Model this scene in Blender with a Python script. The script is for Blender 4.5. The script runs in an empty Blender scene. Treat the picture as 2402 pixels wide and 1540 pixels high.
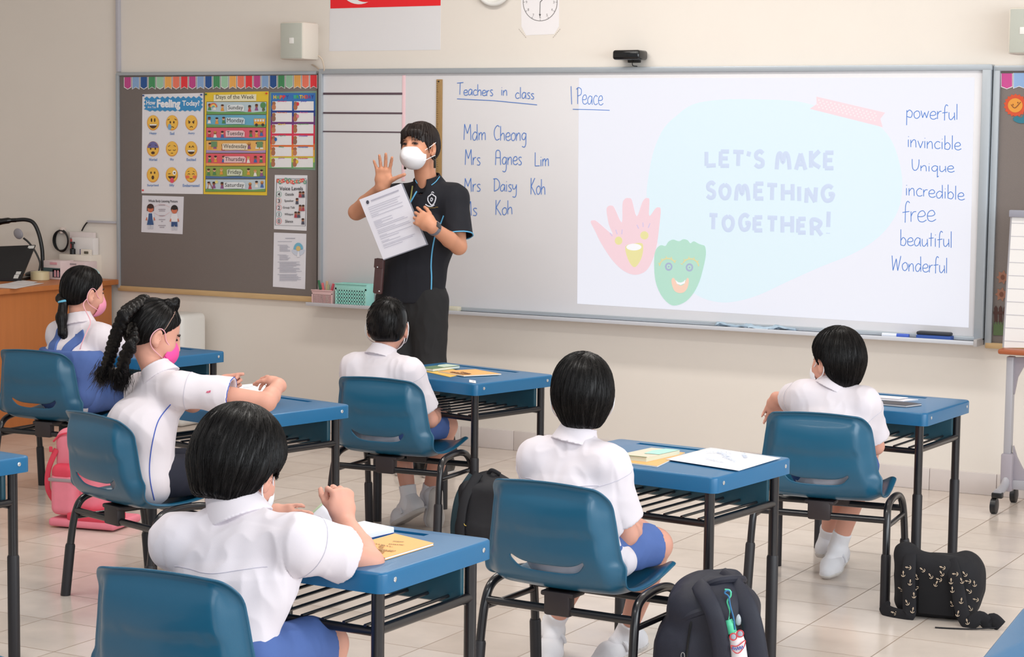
import bpy, bmesh, math, random
import numpy as np
from mathutils import Vector, Matrix, noise
from mathutils.bvhtree import BVHTree
SC = bpy.context.scene
COL = SC.collection
PI = math.pi
rad = math.radians

# ------------------------------------------------------------------ camera, world, lights, exposure
CAM_F, CAM_H = 4745.0, 1.525            # focal length in pixels of the 2402 px wide frame, lens height in metres
YAW, PITCH, ROLL = -0.497292, -0.093061, 0.012026
WALL_Y = 8.6976                         # the front wall
def cam_axes():
    cy, sy = math.cos(YAW), math.sin(YAW)
    f, r, u = np.array([sy, cy, 0]), np.array([cy, -sy, 0]), np.array([0, 0, 1.])
    f2 = f*math.cos(PITCH)+u*math.sin(PITCH); u2 = u*math.cos(PITCH)-f*math.sin(PITCH)
    r3 = r*math.cos(ROLL)+u2*math.sin(ROLL); u3 = u2*math.cos(ROLL)-r*math.sin(ROLL)
    return r3, u3, f2
CR, CU, CF = cam_axes()
CPOS = np.array([0, 0, CAM_H])
cd = bpy.data.cameras.new('camera'); cam = bpy.data.objects.new('camera', cd); COL.objects.link(cam)
cd.sensor_width = 36.0; cd.lens = CAM_F/2402*36.0; cd.clip_start = 0.05; cd.clip_end = 60
cam.matrix_world = Matrix(((CR[0], CU[0], -CF[0], CPOS[0]), (CR[1], CU[1], -CF[1], CPOS[1]), (CR[2], CU[2], -CF[2], CPOS[2]), (0, 0, 0, 1)))
SC.camera = cam
w = bpy.data.worlds.new('daylight'); SC.world = w; w.use_nodes = True
bg = w.node_tree.nodes['Background']; bg.inputs[0].default_value = (0.90, 0.95, 1.0, 1); bg.inputs[1].default_value = 0.62
def area_light(name, loc, look, sx, sy, power, color=(1, 1, 1)):
    l = bpy.data.lights.new(name, 'AREA'); l.shape = 'RECTANGLE'; l.size = sx; l.size_y = sy; l.energy = power; l.color = color
    o = bpy.data.objects.new(name, l); COL.objects.link(o); o.location = loc
    o.rotation_euler = (Vector(look)-Vector(loc)).to_track_quat('-Z', 'Y').to_euler()
    return o
# area lamps standing in for unseen, unbuilt side and rear windows, and the ceiling tube lamps
area_light('window_daylight', (1.9, 3.9, 1.75), (-4.0, 5.2, 0.7), 5.2, 1.9, 205, (0.90, 0.96, 1.0))
area_light('window_daylight', (0.9, -2.2, 1.9), (-2.6, 5.0, 0.8), 4.0, 1.8, 82, (0.92, 0.97, 1.0))
for lx, ly, lw in ((-4.8, 4.4, 25), (-2.6, 4.4, 31), (-4.3, 7.2, 27), (-2.9, 7.2, 19), (-2.8, 1.6, 30)):
    area_light('ceiling_tube_lamp', (lx, ly, 3.02), (lx, ly, 0), 1.3, 0.28, lw, (1.0, 0.965, 0.92))
vs = SC.view_settings
vs.view_transform = 'Standard'; vs.look = 'None'; vs.exposure = -0.15; vs.gamma = 1.0; vs.use_curve_mapping = False

# ------------------------------------------------------------------ helpers
def ray(px, py):
    return CF + CR*((px-1201)/CAM_F) - CU*((py-770)/CAM_F)
def on_y(px, py, y=WALL_Y):
    d = ray(px, py); return CPOS + d*(y/d[1])
def on_z(px, py, z=0.0):
    d = ray(px, py); return CPOS + d*((z-CAM_H)/d[2])
def at_depth(px, py, dep):
    return CPOS + ray(px, py)*dep
def lin(c):
    return tuple(((v/255)/12.92 if v/255 <= .04045 else (((v/255)+.055)/1.055)**2.4) for v in c)
MATS = {}
def mat(name, rgb, rough=0.5, metal=0.0, noise=0.0, nscale=30, bump=0.0, bscale=200, emit=None, emit_s=0.0, spec=0.5, coat=0.0, sss=0.0, alpha=1.0, trans=0.0, stretch=None):
    if name in MATS: return MATS[name]
    m = bpy.data.materials.new(name); m.use_nodes = True; nt = m.node_tree; b = nt.nodes['Principled BSDF']
    c = lin(rgb)+(1,)
    b.inputs['Base Color'].default_value = c; b.inputs['Roughness'].default_value = rough; b.inputs['Metallic'].default_value = metal
    b.inputs['Specular IOR Level'].default_value = spec; b.inputs['Coat Weight'].default_value = coat; b.inputs['Coat Roughness'].default_value = 0.12
    b.inputs['Alpha'].default_value = alpha; b.inputs['Transmission Weight'].default_value = trans
    if sss: b.inputs['Subsurface Weight'].default_value = sss; b.inputs['Subsurface Radius'].default_value = (1, .35, .2); b.inputs['Subsurface Scale'].default_value = 0.012
    tc = nt.nodes.new('ShaderNodeTexCoord'); src = tc.outputs['Object']
    if stretch:
        mp = nt.nodes.new('ShaderNodeMapping'); mp.inputs['Scale'].default_value = stretch; nt.links.new(src, mp.inputs[0]); src = mp.outputs[0]
    n = nt.nodes.new('ShaderNodeTexNoise'); n.inputs['Scale'].default_value = nscale; n.inputs['Detail'].default_value = 3
    nt.links.new(src, n.inputs['Vector'])
    mx = nt.nodes.new('ShaderNodeMix'); mx.data_type = 'RGBA'
    k = 1-noise; k2 = 1+noise*.6
    mx.inputs[6].default_value = (c[0]*k, c[1]*k, c[2]*k, 1); mx.inputs[7].default_value = (min(1, c[0]*k2), min(1, c[1]*k2), min(1, c[2]*k2), 1)
    nt.links.new(n.outputs['Fac'], mx.inputs[0]); nt.links.new(mx.outputs[2], b.inputs['Base Color'])
    if bump:
        n2 = nt.nodes.new('ShaderNodeTexNoise'); n2.inputs['Scale'].default_value = bscale; n2.inputs['Detail'].default_value = 2
        nt.links.new(src, n2.inputs['Vector']); bp = nt.nodes.new('ShaderNodeBump'); bp.inputs['Strength'].default_value = bump; bp.inputs['Distance'].default_value = 0.002
        nt.links.new(n2.outputs['Fac'], bp.inputs['Height']); nt.links.new(bp.outputs[0], b.inputs['Normal'])
    if emit is not None:
        b.inputs['Emission Color'].default_value = lin(emit)+(1,); b.inputs['Emission Strength'].default_value = emit_s
    MATS[name] = m; return m
def flat(rgb, rough=0.6, **k):
    return mat('print_%02x%02x%02x' % tuple(int(v) for v in rgb), rgb, rough, noise=0.03, nscale=60, **k)

class MB:
    """collects shapes, linked later as ONE mesh object"""
    def __init__(s): s.v = []; s.f = []; s.mi = []; s.n = 0; s.cur = 0
    def add(s, v, f):
        v = np.asarray(v, float).reshape(-1, 3); s.v.append(v); s.f += [tuple(i+s.n for i in q) for q in f]; s.mi += [s.cur]*len(f); s.n += len(v); return s
    def bm(s, b, M=None):
        b.verts.ensure_lookup_table(); b.verts.index_update()
        v = [tuple((M @ x.co) if M else x.co) for x in b.verts]; f = [tuple(x.index for x in q.verts) for q in b.faces]; b.free(); return s.add(v, f)
    def box(s, c, d, bev=0.0, rot=None, seg=2):
        b = bmesh.new(); bmesh.ops.create_cube(b, size=1)
        for q in b.verts: q.co = Vector((q.co.x*d[0], q.co.y*d[1], q.co.z*d[2]))
        if bev: bmesh.ops.bevel(b, geom=list(b.edges), offset=min(bev, .49*min(d)), segments=seg, profile=.5, affect='EDGES')
        M = Matrix.Translation(Vector(c)) @ (rot.to_4x4() if rot else Matrix())
        return s.bm(b, M)
    def tube(s, pts, r, n=10, cap=True, closed=False):
        P = [np.asarray(p, float) for p in pts]; m = len(P); rr = r if hasattr(r, '__len__') else [r]*m
        T = []
        for i in range(m):
            a, b = (P[(i-1) % m], P[(i+1) % m]) if closed else (P[max(i-1, 0)], P[min(i+1, m-1)])
            t = b-a; T.append(t/(np.linalg.norm(t)+1e-12))
        u = np.cross(T[0], [0, 0, 1.]);
        if np.linalg.norm(u) < 1e-3: u = np.cross(T[0], [1., 0, 0])
        u /= np.linalg.norm(u); V = []
        for i in range(m):
            u = u-T[i]*(u@T[i]); u /= (np.linalg.norm(u)+1e-12); w_ = np.cross(T[i], u)
            for k in range(n):
                a = 2*PI*k/n; V.append(P[i]+rr[i]*(math.cos(a)*u+math.sin(a)*w_))
        F = []
        for i in range(m if closed else m-1):
            j = (i+1) % m
            for k in range(n): F.append((i*n+k, i*n+(k+1) % n, j*n+(k+1) % n, j*n+k))
        if cap and not closed: F.append(tuple(range(n-1, -1, -1))); F.append(tuple((m-1)*n+k for k in range(n)))
        return s.add(V, F)
    def ell(s, c, r, nu=20, nv=12, rot=None):
        V = []; F = []
        for i in range(nv+1):
            t = PI*i/nv
            for k in range(nu):
                a = 2*PI*k/nu; p = np.array([r[0]*math.sin(t)*math.cos(a), r[1]*math.sin(t)*math.sin(a), r[2]*math.cos(t)])
                V.append((np.asarray(rot) @ p if rot is not None else p)+np.asarray(c))
        for i in range(nv):
            for k in range(nu): F.append((i*nu+k, (i+1)*nu+k, (i+1)*nu+(k+1) % nu, i*nu+(k+1) % nu))
        return s.add(V, F)
    def lathe(s, c, prof, n=24, axis='z'):
        V = []; F = []; m = len(prof)
        for r, h in prof:
            for k in range(n):
                a = 2*PI*k/n; x, y = r*math.cos(a), r*math.sin(a)
                p = (x, y, h) if axis == 'z' else ((h, x, y) if axis == 'x' else (x, -h, y)); V.append(np.asarray(c)+p)
        for i in range(m-1):
            for k in range(n): F.append((i*n+k, i*n+(k+1) % n, (i+1)*n+(k+1) % n, (i+1)*n+k))
        F.append(tuple(range(n-1, -1, -1))); F.append(tuple((m-1)*n+k for k in range(n)))
        return s.add(V, F)
    def prism(s, pts, vec):
        P = np.asarray(pts, float); n = len(P); V = np.vstack([P, P+np.asarray(vec)])
        F = [tuple(range(n-1, -1, -1)), tuple(range(n, 2*n))]+[(i, (i+1) % n, n+(i+1) % n, n+i) for i in range(n)]
        return s.add(V, F)
    def sheet(s, pts2):                       # grid of points [rows][cols] as one surface
        R, Cn = len(pts2), len(pts2[0]); V = [p for r_ in pts2 for p in r_]
        return s.add(V, [(i*Cn+j, i*Cn+j+1, (i+1)*Cn+j+1, (i+1)*Cn+j) for i in range(R-1) for j in range(Cn-1)])

INV = {}                                      # world -> local matrices of the thing empties
def obj(name, mb, m, parent=None, world=False, smooth=True, angle=40, recalc=True):
    if isinstance(mb, tuple): V, F, mi = mb[0], mb[1], None
    else: V = np.vstack(mb.v); F = mb.f; mi = mb.mi if max(mb.mi) else None
    V = np.asarray(V, float)
    if world and parent is not None and parent.name in INV:
        M = INV[parent.name]; V = V @ M[:3, :3].T + M[:3, 3]
    me = bpy.data.meshes.new(name)
    me.from_pydata(V.tolist() if len(V) < 40000 else V.tolist(), [], F if isinstance(F, list) else F.tolist())
    if recalc and len(F) < 20000:
        b = bmesh.new(); b.from_mesh(me); bmesh.ops.recalc_face_normals(b, faces=b.faces); b.to_mesh(me); b.free()
    for x in (m if isinstance(m, (list, tuple)) else [m]): me.materials.append(x)
    if mi: me.polygons.foreach_set('material_index', mi)
    if smooth:
        me.polygons.foreach_set('use_smooth', [True]*len(me.polygons))
        if angle < 180: me.set_sharp_from_angle(angle=rad(angle))
    o = bpy.data.objects.new(name, me); COL.objects.link(o)
    if parent is not None: o.parent = parent
    return o
def tag(o, label, cat, group=None):
    o['label'] = label; o['category'] = cat
    if group: o['group'] = group
    return o
def thing(name, label, cat, loc=(0, 0, 0), rz=0.0, group=None):
    o = bpy.data.objects.new(name, None); o.empty_display_size = .05; COL.objects.link(o)
    o.location = tuple(float(v) for v in loc); o.rotation_euler = (0, 0, rz)
    c, s = math.cos(rz), math.sin(rz); Rt = np.array([[c, s, 0], [-s, c, 0], [0, 0, 1]]); M = np.eye(4); M[:3, :3] = Rt; M[:3, 3] = -Rt @ np.asarray(loc, float)
    INV[o.name] = M
    return tag(o, label, cat, group)
def struct(name, mb, m, **k):
    o = obj(name, mb, m, **k); o['kind'] = 'structure'; return o
def copy_thing(r, loc, rz, label, group=None):
    c = r.copy(); COL.objects.link(c); c.location = tuple(float(v) for v in loc); c.rotation_euler = (0, 0, rz); c['label'] = label
    if group: c['group'] = group
    def rec(a, b):
        for ch in list(a.children):
            d = ch.copy(); COL.objects.link(d); d.parent = b; rec(ch, d)
    rec(r, c); return c
def crom(P, n=6, closed=False):
    P = [np.asarray(p, float) for p in P]; out = []; m = len(P)
    if m < 3 and not closed: return P
    for i in range(m if closed else m-1):
        if closed: p0, p1, p2, p3 = P[i-1], P[i], P[(i+1) % m], P[(i+2) % m]
        else: p0, p1, p2, p3 = P[max(i-1, 0)], P[i], P[i+1], P[min(i+2, m-1)]
        for k in range(n):
            t = k/n; out.append(.5*((2*p1)+(-p0+p2)*t+(2*p0-5*p1+4*p2-p3)*t*t+(-p0+3*p1-3*p2+p3)*t**3))
    if not closed: out.append(P[-1])
    return out

# ------------------------------------------------------------------ signed-distance modelling: soft unions meshed into one continuous surface
def nrm(v): v = np.asarray(v, float); return v/(np.linalg.norm(v)+1e-12)
class Cone:
    def __init__(s, a, b, ra, rb, fd=None, fs=1.0):
        s.a, s.b = np.asarray(a, float), np.asarray(b, float); s.ra, s.rb = ra, rb; s.fd = None if fd is None else nrm(fd); s.fs = fs
        R_ = max(ra, rb)/min(fs, 1.0); s.lo = np.minimum(s.a, s.b)-R_; s.hi = np.maximum(s.a, s.b)+R_
    def __call__(s, X, Y, Z):
        ab = s.b-s.a; L = ab@ab+1e-12
        qx, qy, qz = X-s.a[0], Y-s.a[1], Z-s.a[2]
        t = np.clip((qx*ab[0]+qy*ab[1]+qz*ab[2])/L, 0, 1)
        qx = qx-t*ab[0]; qy = qy-t*ab[1]; qz = qz-t*ab[2]
        if s.fd is not None:
            e = (qx*s.fd[0]+qy*s.fd[1]+qz*s.fd[2])*(s.fs-1); qx = qx+e*s.fd[0]; qy = qy+e*s.fd[1]; qz = qz+e*s.fd[2]
        return np.sqrt(qx*qx+qy*qy+qz*qz)-(s.ra+(s.rb-s.ra)*t)
class Ell:
    def __init__(s, c, r, B=None):
        s.c = np.asarray(c, float); s.r = np.asarray(r, float); s.B = np.eye(3) if B is None else np.asarray(B, float)   # rows of B = local axes
        R_ = np.sqrt(((s.B*s.r[:, None])**2).sum(0)); s.lo = s.c-R_; s.hi = s.c+R_
    def __call__(s, X, Y, Z):
        qx, qy, qz = X-s.c[0], Y-s.c[1], Z-s.c[2]
        p = [(qx*b[0]+qy*b[1]+qz*b[2])/r for b, r in zip(s.B, s.r)]
        k0 = np.sqrt(p[0]**2+p[1]**2+p[2]**2)
        k1 = np.sqrt((p[0]/s.r[0])**2+(p[1]/s.r[1])**2+(p[2]/s.r[2])**2)+1e-9
        return k0*(k0-1)/k1
class RBox:
    def __init__(s, c, h, r, B=None):
        s.c = np.asarray(c, float); s.h = np.asarray(h, float)-r; s.rr = r; s.B = np.eye(3) if B is None else np.asarray(B, float)
        R_ = (np.abs(s.B)*(s.h+r)[:, None]).sum(0); s.lo = s.c-R_; s.hi = s.c+R_
    def __call__(s, X, Y, Z):
        q = (X-s.c[0], Y-s.c[1], Z-s.c[2])
        p = [np.abs(q[0]*b[0]+q[1]*b[1]+q[2]*b[2])-h for b, h in zip(s.B, s.h)]
        o = np.sqrt(np.maximum(p[0], 0)**2+np.maximum(p[1], 0)**2+np.maximum(p[2], 0)**2)
        return o+np.minimum(np.maximum(p[0], np.maximum(p[1], p[2])), 0)-s.rr
class Half:                                   # everything on the +n side of p
    def __init__(s, p, n): s.p = np.asarray(p, float); s.nn = nrm(n)
    def __call__(s, X, Y, Z): return -((X-s.p[0])*s.nn[0]+(Y-s.p[1])*s.nn[1]+(Z-s.p[2])*s.nn[2])
class Field:
    def __init__(s, ops, vox):
        # ops: (kind, prim, k) with kind '+' union, '-' carve, '&' keep
        bb = [o[1] for o in ops if o[0] == '+']
        lo = np.min([p.lo for p in bb], 0)-4*vox; hi = np.max([p.hi for p in bb], 0)+4*vox
        s.lo, s.vox = lo, vox; n = np.ceil((hi-lo)/vox).astype(int)+1; s.nn = n
        s.ax = [(lo[i]+vox*np.arange(n[i])).astype(np.float32) for i in range(3)]
        g = np.full(n, 1.0, np.float32)
        for kind, p, k in ops:
            m = k+3*vox
            if hasattr(p, 'lo'):
                a = np.clip(np.floor((p.lo-m-lo)/vox).astype(int), 0, n); b = np.clip(np.ceil((p.hi+m-lo)/vox).astype(int)+1, 0, n)
            else: a, b = np.zeros(3, int), n
            if (b <= a).any(): continue
            sl = tuple(slice(a[i], b[i]) for i in range(3))
            X, Y, Z = s.ax[0][sl[0]][:, None, None], s.ax[1][sl[1]][None, :, None], s.ax[2][sl[2]][None, None, :]
            d = p(X, Y, Z).astype(np.float32); c = g[sl]
            if kind == '+':
                r_ = np.minimum(c, d)
                if k > 0: h = np.maximum(k-np.abs(c-d), 0)/k; r_ = r_-h*h*k*.25
            else:
                if kind == '-': d = -d
                r_ = np.maximum(c, d)
                if k > 0: h = np.maximum(k-np.abs(c-d), 0)/k; r_ = r_+h*h*k*.25
            g[sl] = r_
        s.g = g
    def mesh(s):
        g = s.g; ins = (g < 0); n = np.array(g.shape)-1
        cnt = np.zeros(n, np.uint8)
        cs = [(i, j, k) for i in (0, 1) for j in (0, 1) for k in (0, 1)]
        for i, j, k in cs: cnt += ins[i:i+n[0], j:j+n[1], k:k+n[2]].view(np.uint8)
        act = np.argwhere((cnt > 0) & (cnt < 8))
        idg = np.full(n, -1, np.int32); idg[act[:, 0], act[:, 1], act[:, 2]] = np.arange(len(act))
        val = {c: g[act[:, 0]+c[0], act[:, 1]+c[1], act[:, 2]+c[2]] for c in cs}
        pos = np.zeros((len(act), 3)); ct = np.zeros(len(act))
        for c in cs:
            for ax in range(3):
                if c[ax]: continue
                c2 = list(c); c2[ax] = 1; c2 = tuple(c2)
                a, b = val[c], val[c2]; m = (a < 0) != (b < 0); t = np.where(m, a/(np.where(m, a-b, 1)), 0)
                q = np.tile(np.array(c, float), (len(act), 1)); q[:, ax] += t
                pos += q*m[:, None]; ct += m
        V = (act+pos/ct[:, None])*s.vox+s.lo
        F = []
        for ax in range(3):
            sh = [slice(1, -1)]*3; sh[ax] = slice(0, -1); sh2 = list(sh); sh2[ax] = slice(1, None)
            e = np.argwhere(ins[tuple(sh)] != ins[tuple(sh2)])
            off = np.array([1, 1, 1]); off[ax] = 0; e = e+off
            b, c = [(1, 2), (2, 0), (0, 1)][ax]; q = []
            for db, dc in ((-1, -1), (0, -1), (0, 0), (-1, 0)):
                p = e.copy(); p[:, b] += db; p[:, c] += dc; q.append(idg[p[:, 0], p[:, 1], p[:, 2]])
            q = np.stack(q, 1); flip = ins[e[:, 0], e[:, 1], e[:, 2]]
            q[~flip] = q[~flip][:, ::-1]; F.append(q)
        F = np.vstack(F); F = F[(F >= 0).all(1)]
        return V, F
    def dist(s, P):                            # trilinear read of the field
        q = (np.asarray(P)-s.lo)/s.vox; i = np.clip(np.floor(q).astype(int), 0, s.nn-2); f = np.clip(q-i, 0, 1); r = 0
        for a in (0, 1):
            for b in (0, 1):
                for c in (0, 1):
                    wt = (f[:, 0] if a else 1-f[:, 0])*(f[:, 1] if b else 1-f[:, 1])*(f[:, 2] if c else 1-f[:, 2])
                    r = r+wt*s.g[i[:, 0]+a, i[:, 1]+b, i[:, 2]+c]
        return r
    def grad(s, P, e=None):
        e = e or s.vox; G = np.stack([s.dist(P+d)-s.dist(P-d) for d in np.eye(3)*e], 1); return G/(np.linalg.norm(G, axis=1, keepdims=True)+1e-9)
    def snap(s, P, off=0.0, it=6):
        P = np.array(P, float)
        for _ in range(it): P = P-s.grad(P)*(s.dist(P)-off)[:, None]
        return P
def vnormals(V, F):
    N = np.zeros_like(V); fn = np.cross(V[F[:, 2]]-V[F[:, 0]], V[F[:, 3]]-V[F[:, 1]])
    for k in range(4): np.add.at(N, F[:, k], fn)
    return N/(np.linalg.norm(N, axis=1, keepdims=True)+1e-12)
def relax(V, F, it=2, lam=.5):
    E = np.vstack([F[:, [0, 1]], F[:, [1, 2]], F[:, [2, 3]], F[:, [3, 0]]]); E = np.unique(np.sort(E, 1), axis=0)
    deg = np.bincount(E.ravel(), minlength=len(V))[:, None]
    for k in range(it*2):
        A = np.zeros_like(V); np.add.at(A, E[:, 0], V[E[:, 1]]); np.add.at(A, E[:, 1], V[E[:, 0]])
        V = V+(lam if k % 2 == 0 else -lam*1.02)*(A/np.maximum(deg, 1)-V)
    return V
def waves(P, seed, wl, n=7, aniso=(1, 1, 1)):
    """smooth pseudo-noise in -1..1 from warped sine waves of about wavelength wl"""
    r = np.random.RandomState(seed); a = np.asarray(aniso); out = 0
    W = sum(np.sin(P @ (nrm(r.randn(3))*a*2*PI/(wl*2.2))+r.rand()*6)[:, None]*r.randn(3)*wl*.25 for _ in range(3))
    Q = P+W
    for _ in range(n): out = out+np.sin(Q @ (nrm(r.randn(3)*a)*2*PI/(wl*(.7+.8*r.rand())))+r.rand()*6.3)
    return out/n*1.6
def sdf_obj(name, ops, vox, m, parent=None, disp=None, smooth_it=2, keep=False):
    f = Field(ops, vox); V, F = f.mesh()
    if smooth_it: V = relax(V, F, smooth_it)
    if disp is not None:
        N = vnormals(V, F); V = V+N*disp(V, N)[:, None]
    o = obj(name, (V, F), m, parent, angle=180, recalc=False)
    if keep: f.bvh = BVHTree.FromPolygons([tuple(v) for v in V], [tuple(int(i) for i in q) for q in F])
    return (o, f) if keep else o
def hit(f, o, d, off=.0008):
    """first point of the finished surface along a ray, lifted by off"""
    p, n, *_ = f.bvh.ray_cast(Vector(o), Vector(d))
    if p is None: p, n, *_ = f.bvh.find_nearest(Vector(o)+Vector(d)*.1)
    return np.array(p)+np.array(n)*off*(1 if n.dot(Vector(d)) < 0 else -1)
def near(f, P, off=.0008):
    out = []
    for q in np.atleast_2d(P):
        p, n, *_ = f.bvh.find_nearest(Vector(q)); out.append(np.array(p)+np.array(n)*off)
    return np.array(out)
def near_n(f, P):
    return np.array([tuple(f.bvh.find_nearest(Vector(q))[1]) for q in np.atleast_2d(P)])
def pnoise(P, seed, wl, aniso=(1, 1, 1), ridge=False):
    a = np.asarray(aniso)/wl; Q = P*a+seed*7.13; r = np.array([noise.noise(Vector(q)) for q in Q]); return 1-2.2*np.abs(r) if ridge else r
# ------------------------------------------------------------------ the room
M_WALL = mat('wall_paint', (231, 223, 214), 0.7, noise=.03, nscale=3, bump=.05, bscale=250)
M_CEIL = mat('ceiling_paint', (240, 238, 232), 0.8)
M_SKIRT = mat('skirting_tile', (214, 204, 200), 0.35, noise=.06, nscale=12)
M_ALU = mat('anodised_frame', (176, 183, 190), 0.38, metal=.35, noise=.04)
M_TRUNK = mat('grey_trunking', (186, 184, 192), 0.5)
M_BLACK = mat('black_plastic', (22, 22, 24), 0.35, noise=.1)
M_WHITEP = mat('white_plastic', (232, 230, 226), 0.4)

def floor_material():
    m = bpy.data.materials.new('floor_tiles'); m.use_nodes = True; nt = m.node_tree; b = nt.nodes['Principled BSDF']; L = nt.links
    tc = nt.nodes.new('ShaderNodeTexCoord'); sp = nt.nodes.new('ShaderNodeSeparateXYZ'); L.new(tc.outputs['Object'], sp.inputs[0])
    def mth(op, a, b_=None):
        n = nt.nodes.new('ShaderNodeMath'); n.operation = op
        for i, v in enumerate((a, b_)):
            if v is None: continue
            if isinstance(v, (int, float)): n.inputs[i].default_value = v
            else: L.new(v, n.inputs[i])
        return n.outputs[0]
    cells, lines = [], []
    for ax, o, s in (('X', -1.875, .3012), ('Y', 5.714, .2985)):
        t = mth('DIVIDE', mth('SUBTRACT', sp.outputs[ax], o), s); f = mth('FRACT', t)
        lines.append(mth('MINIMUM', f, mth('SUBTRACT', 1.0, f))); cells.append(mth('FLOOR', t))
    cb = nt.nodes.new('ShaderNodeCombineXYZ'); L.new(cells[0], cb.inputs[0]); L.new(cells[1], cb.inputs[1])
    wn = nt.nodes.new('ShaderNodeTexWhiteNoise'); wn.noise_dimensions = '3D'; L.new(cb.outputs[0], wn.inputs['Vector'])
    cr = nt.nodes.new('ShaderNodeMix'); cr.data_type = 'RGBA'; cr.inputs[6].default_value = lin((222, 207, 195))+(1,); cr.inputs[7].default_value = lin((234, 221, 211))+(1,)
    L.new(wn.outputs['Value'], cr.inputs[0])
    ns = nt.nodes.new('ShaderNodeTexNoise'); ns.inputs['Scale'].default_value = 6; ns.inputs['Detail'].default_value = 5; L.new(tc.outputs['Object'], ns.inputs['Vector'])
    c2 = nt.nodes.new('ShaderNodeMix'); c2.data_type = 'RGBA'; c2.blend_type = 'MULTIPLY'; c2.inputs[0].default_value = .25; L.new(cr.outputs[2], c2.inputs[6]); L.new(ns.outputs['Fac'], c2.inputs[7])
    g = mth('LESS_THAN', mth('MINIMUM', lines[0], lines[1]), 0.0065)
    c3 = nt.nodes.new('ShaderNodeMix'); c3.data_type = 'RGBA'; L.new(g, c3.inputs[0]); L.new(c2.outputs[2], c3.inputs[6]); c3.inputs[7].default_value = lin((150, 132, 118))+(1,)
    L.new(c3.outputs[2], b.inputs['Base Color'])
    rr = mth('ADD', mth('MULTIPLY', ns.outputs['Fac'], .14), mth('ADD', mth('MULTIPLY', g, .4), .12)); L.new(rr, b.inputs['Roughness'])
    b.inputs['Specular IOR Level'].default_value = .5
    return m
X0, X1, Y0 = -9.5, 2.6, -3.5
struct('floor', MB().box(((X0+X1)/2, (Y0+WALL_Y)/2, -.05), (X1-X0, WALL_Y-Y0, .1)), floor_material())
struct('wall_front', MB().box(((X0+X1)/2, WALL_Y+.1, 1.6), (X1-X0, .2, 3.2)), M_WALL)
struct('wall_left', MB().box((-8.9, (Y0+WALL_Y)/2, 1.6), (.2, WALL_Y-Y0, 3.2)), M_WALL)
struct('ceiling', MB().box(((X0+X1)/2, (3.4+WALL_Y)/2, 3.25), (X1-X0, WALL_Y-3.4, .1)), M_CEIL)
mb = MB(); x = X0
while x < X1: mb.box((x+.15, WALL_Y-.005, .0485), (.2985, .013, .097), .003); x += .3
struct('baseboard_front', mb, M_SKIRT)

def wpt(px, py, off=0.0): return on_y(px, py, WALL_Y-off)
def wbox(mb, px0, py0, px1, py1, d0, d1, bev=.001):
    """box on the front wall between two pixel corners of the photograph, standing from d0 to d1 off the wall"""
    a, b = wpt(px0, py0, d1), wpt(px1, py1, d1)
    return mb.box(((a[0]+b[0])/2, WALL_Y-(d0+d1)/2, (a[2]+b[2])/2), (abs(b[0]-a[0]), d1-d0, abs(a[2]-b[2])), bev)
def wxz(mb, x0, z0, x1, z1, d0, d1, bev=.001):
    return mb.box(((x0+x1)/2, WALL_Y-(d0+d1)/2, (z0+z1)/2), (abs(x1-x0), d1-d0, abs(z1-z0)), bev)

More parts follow.
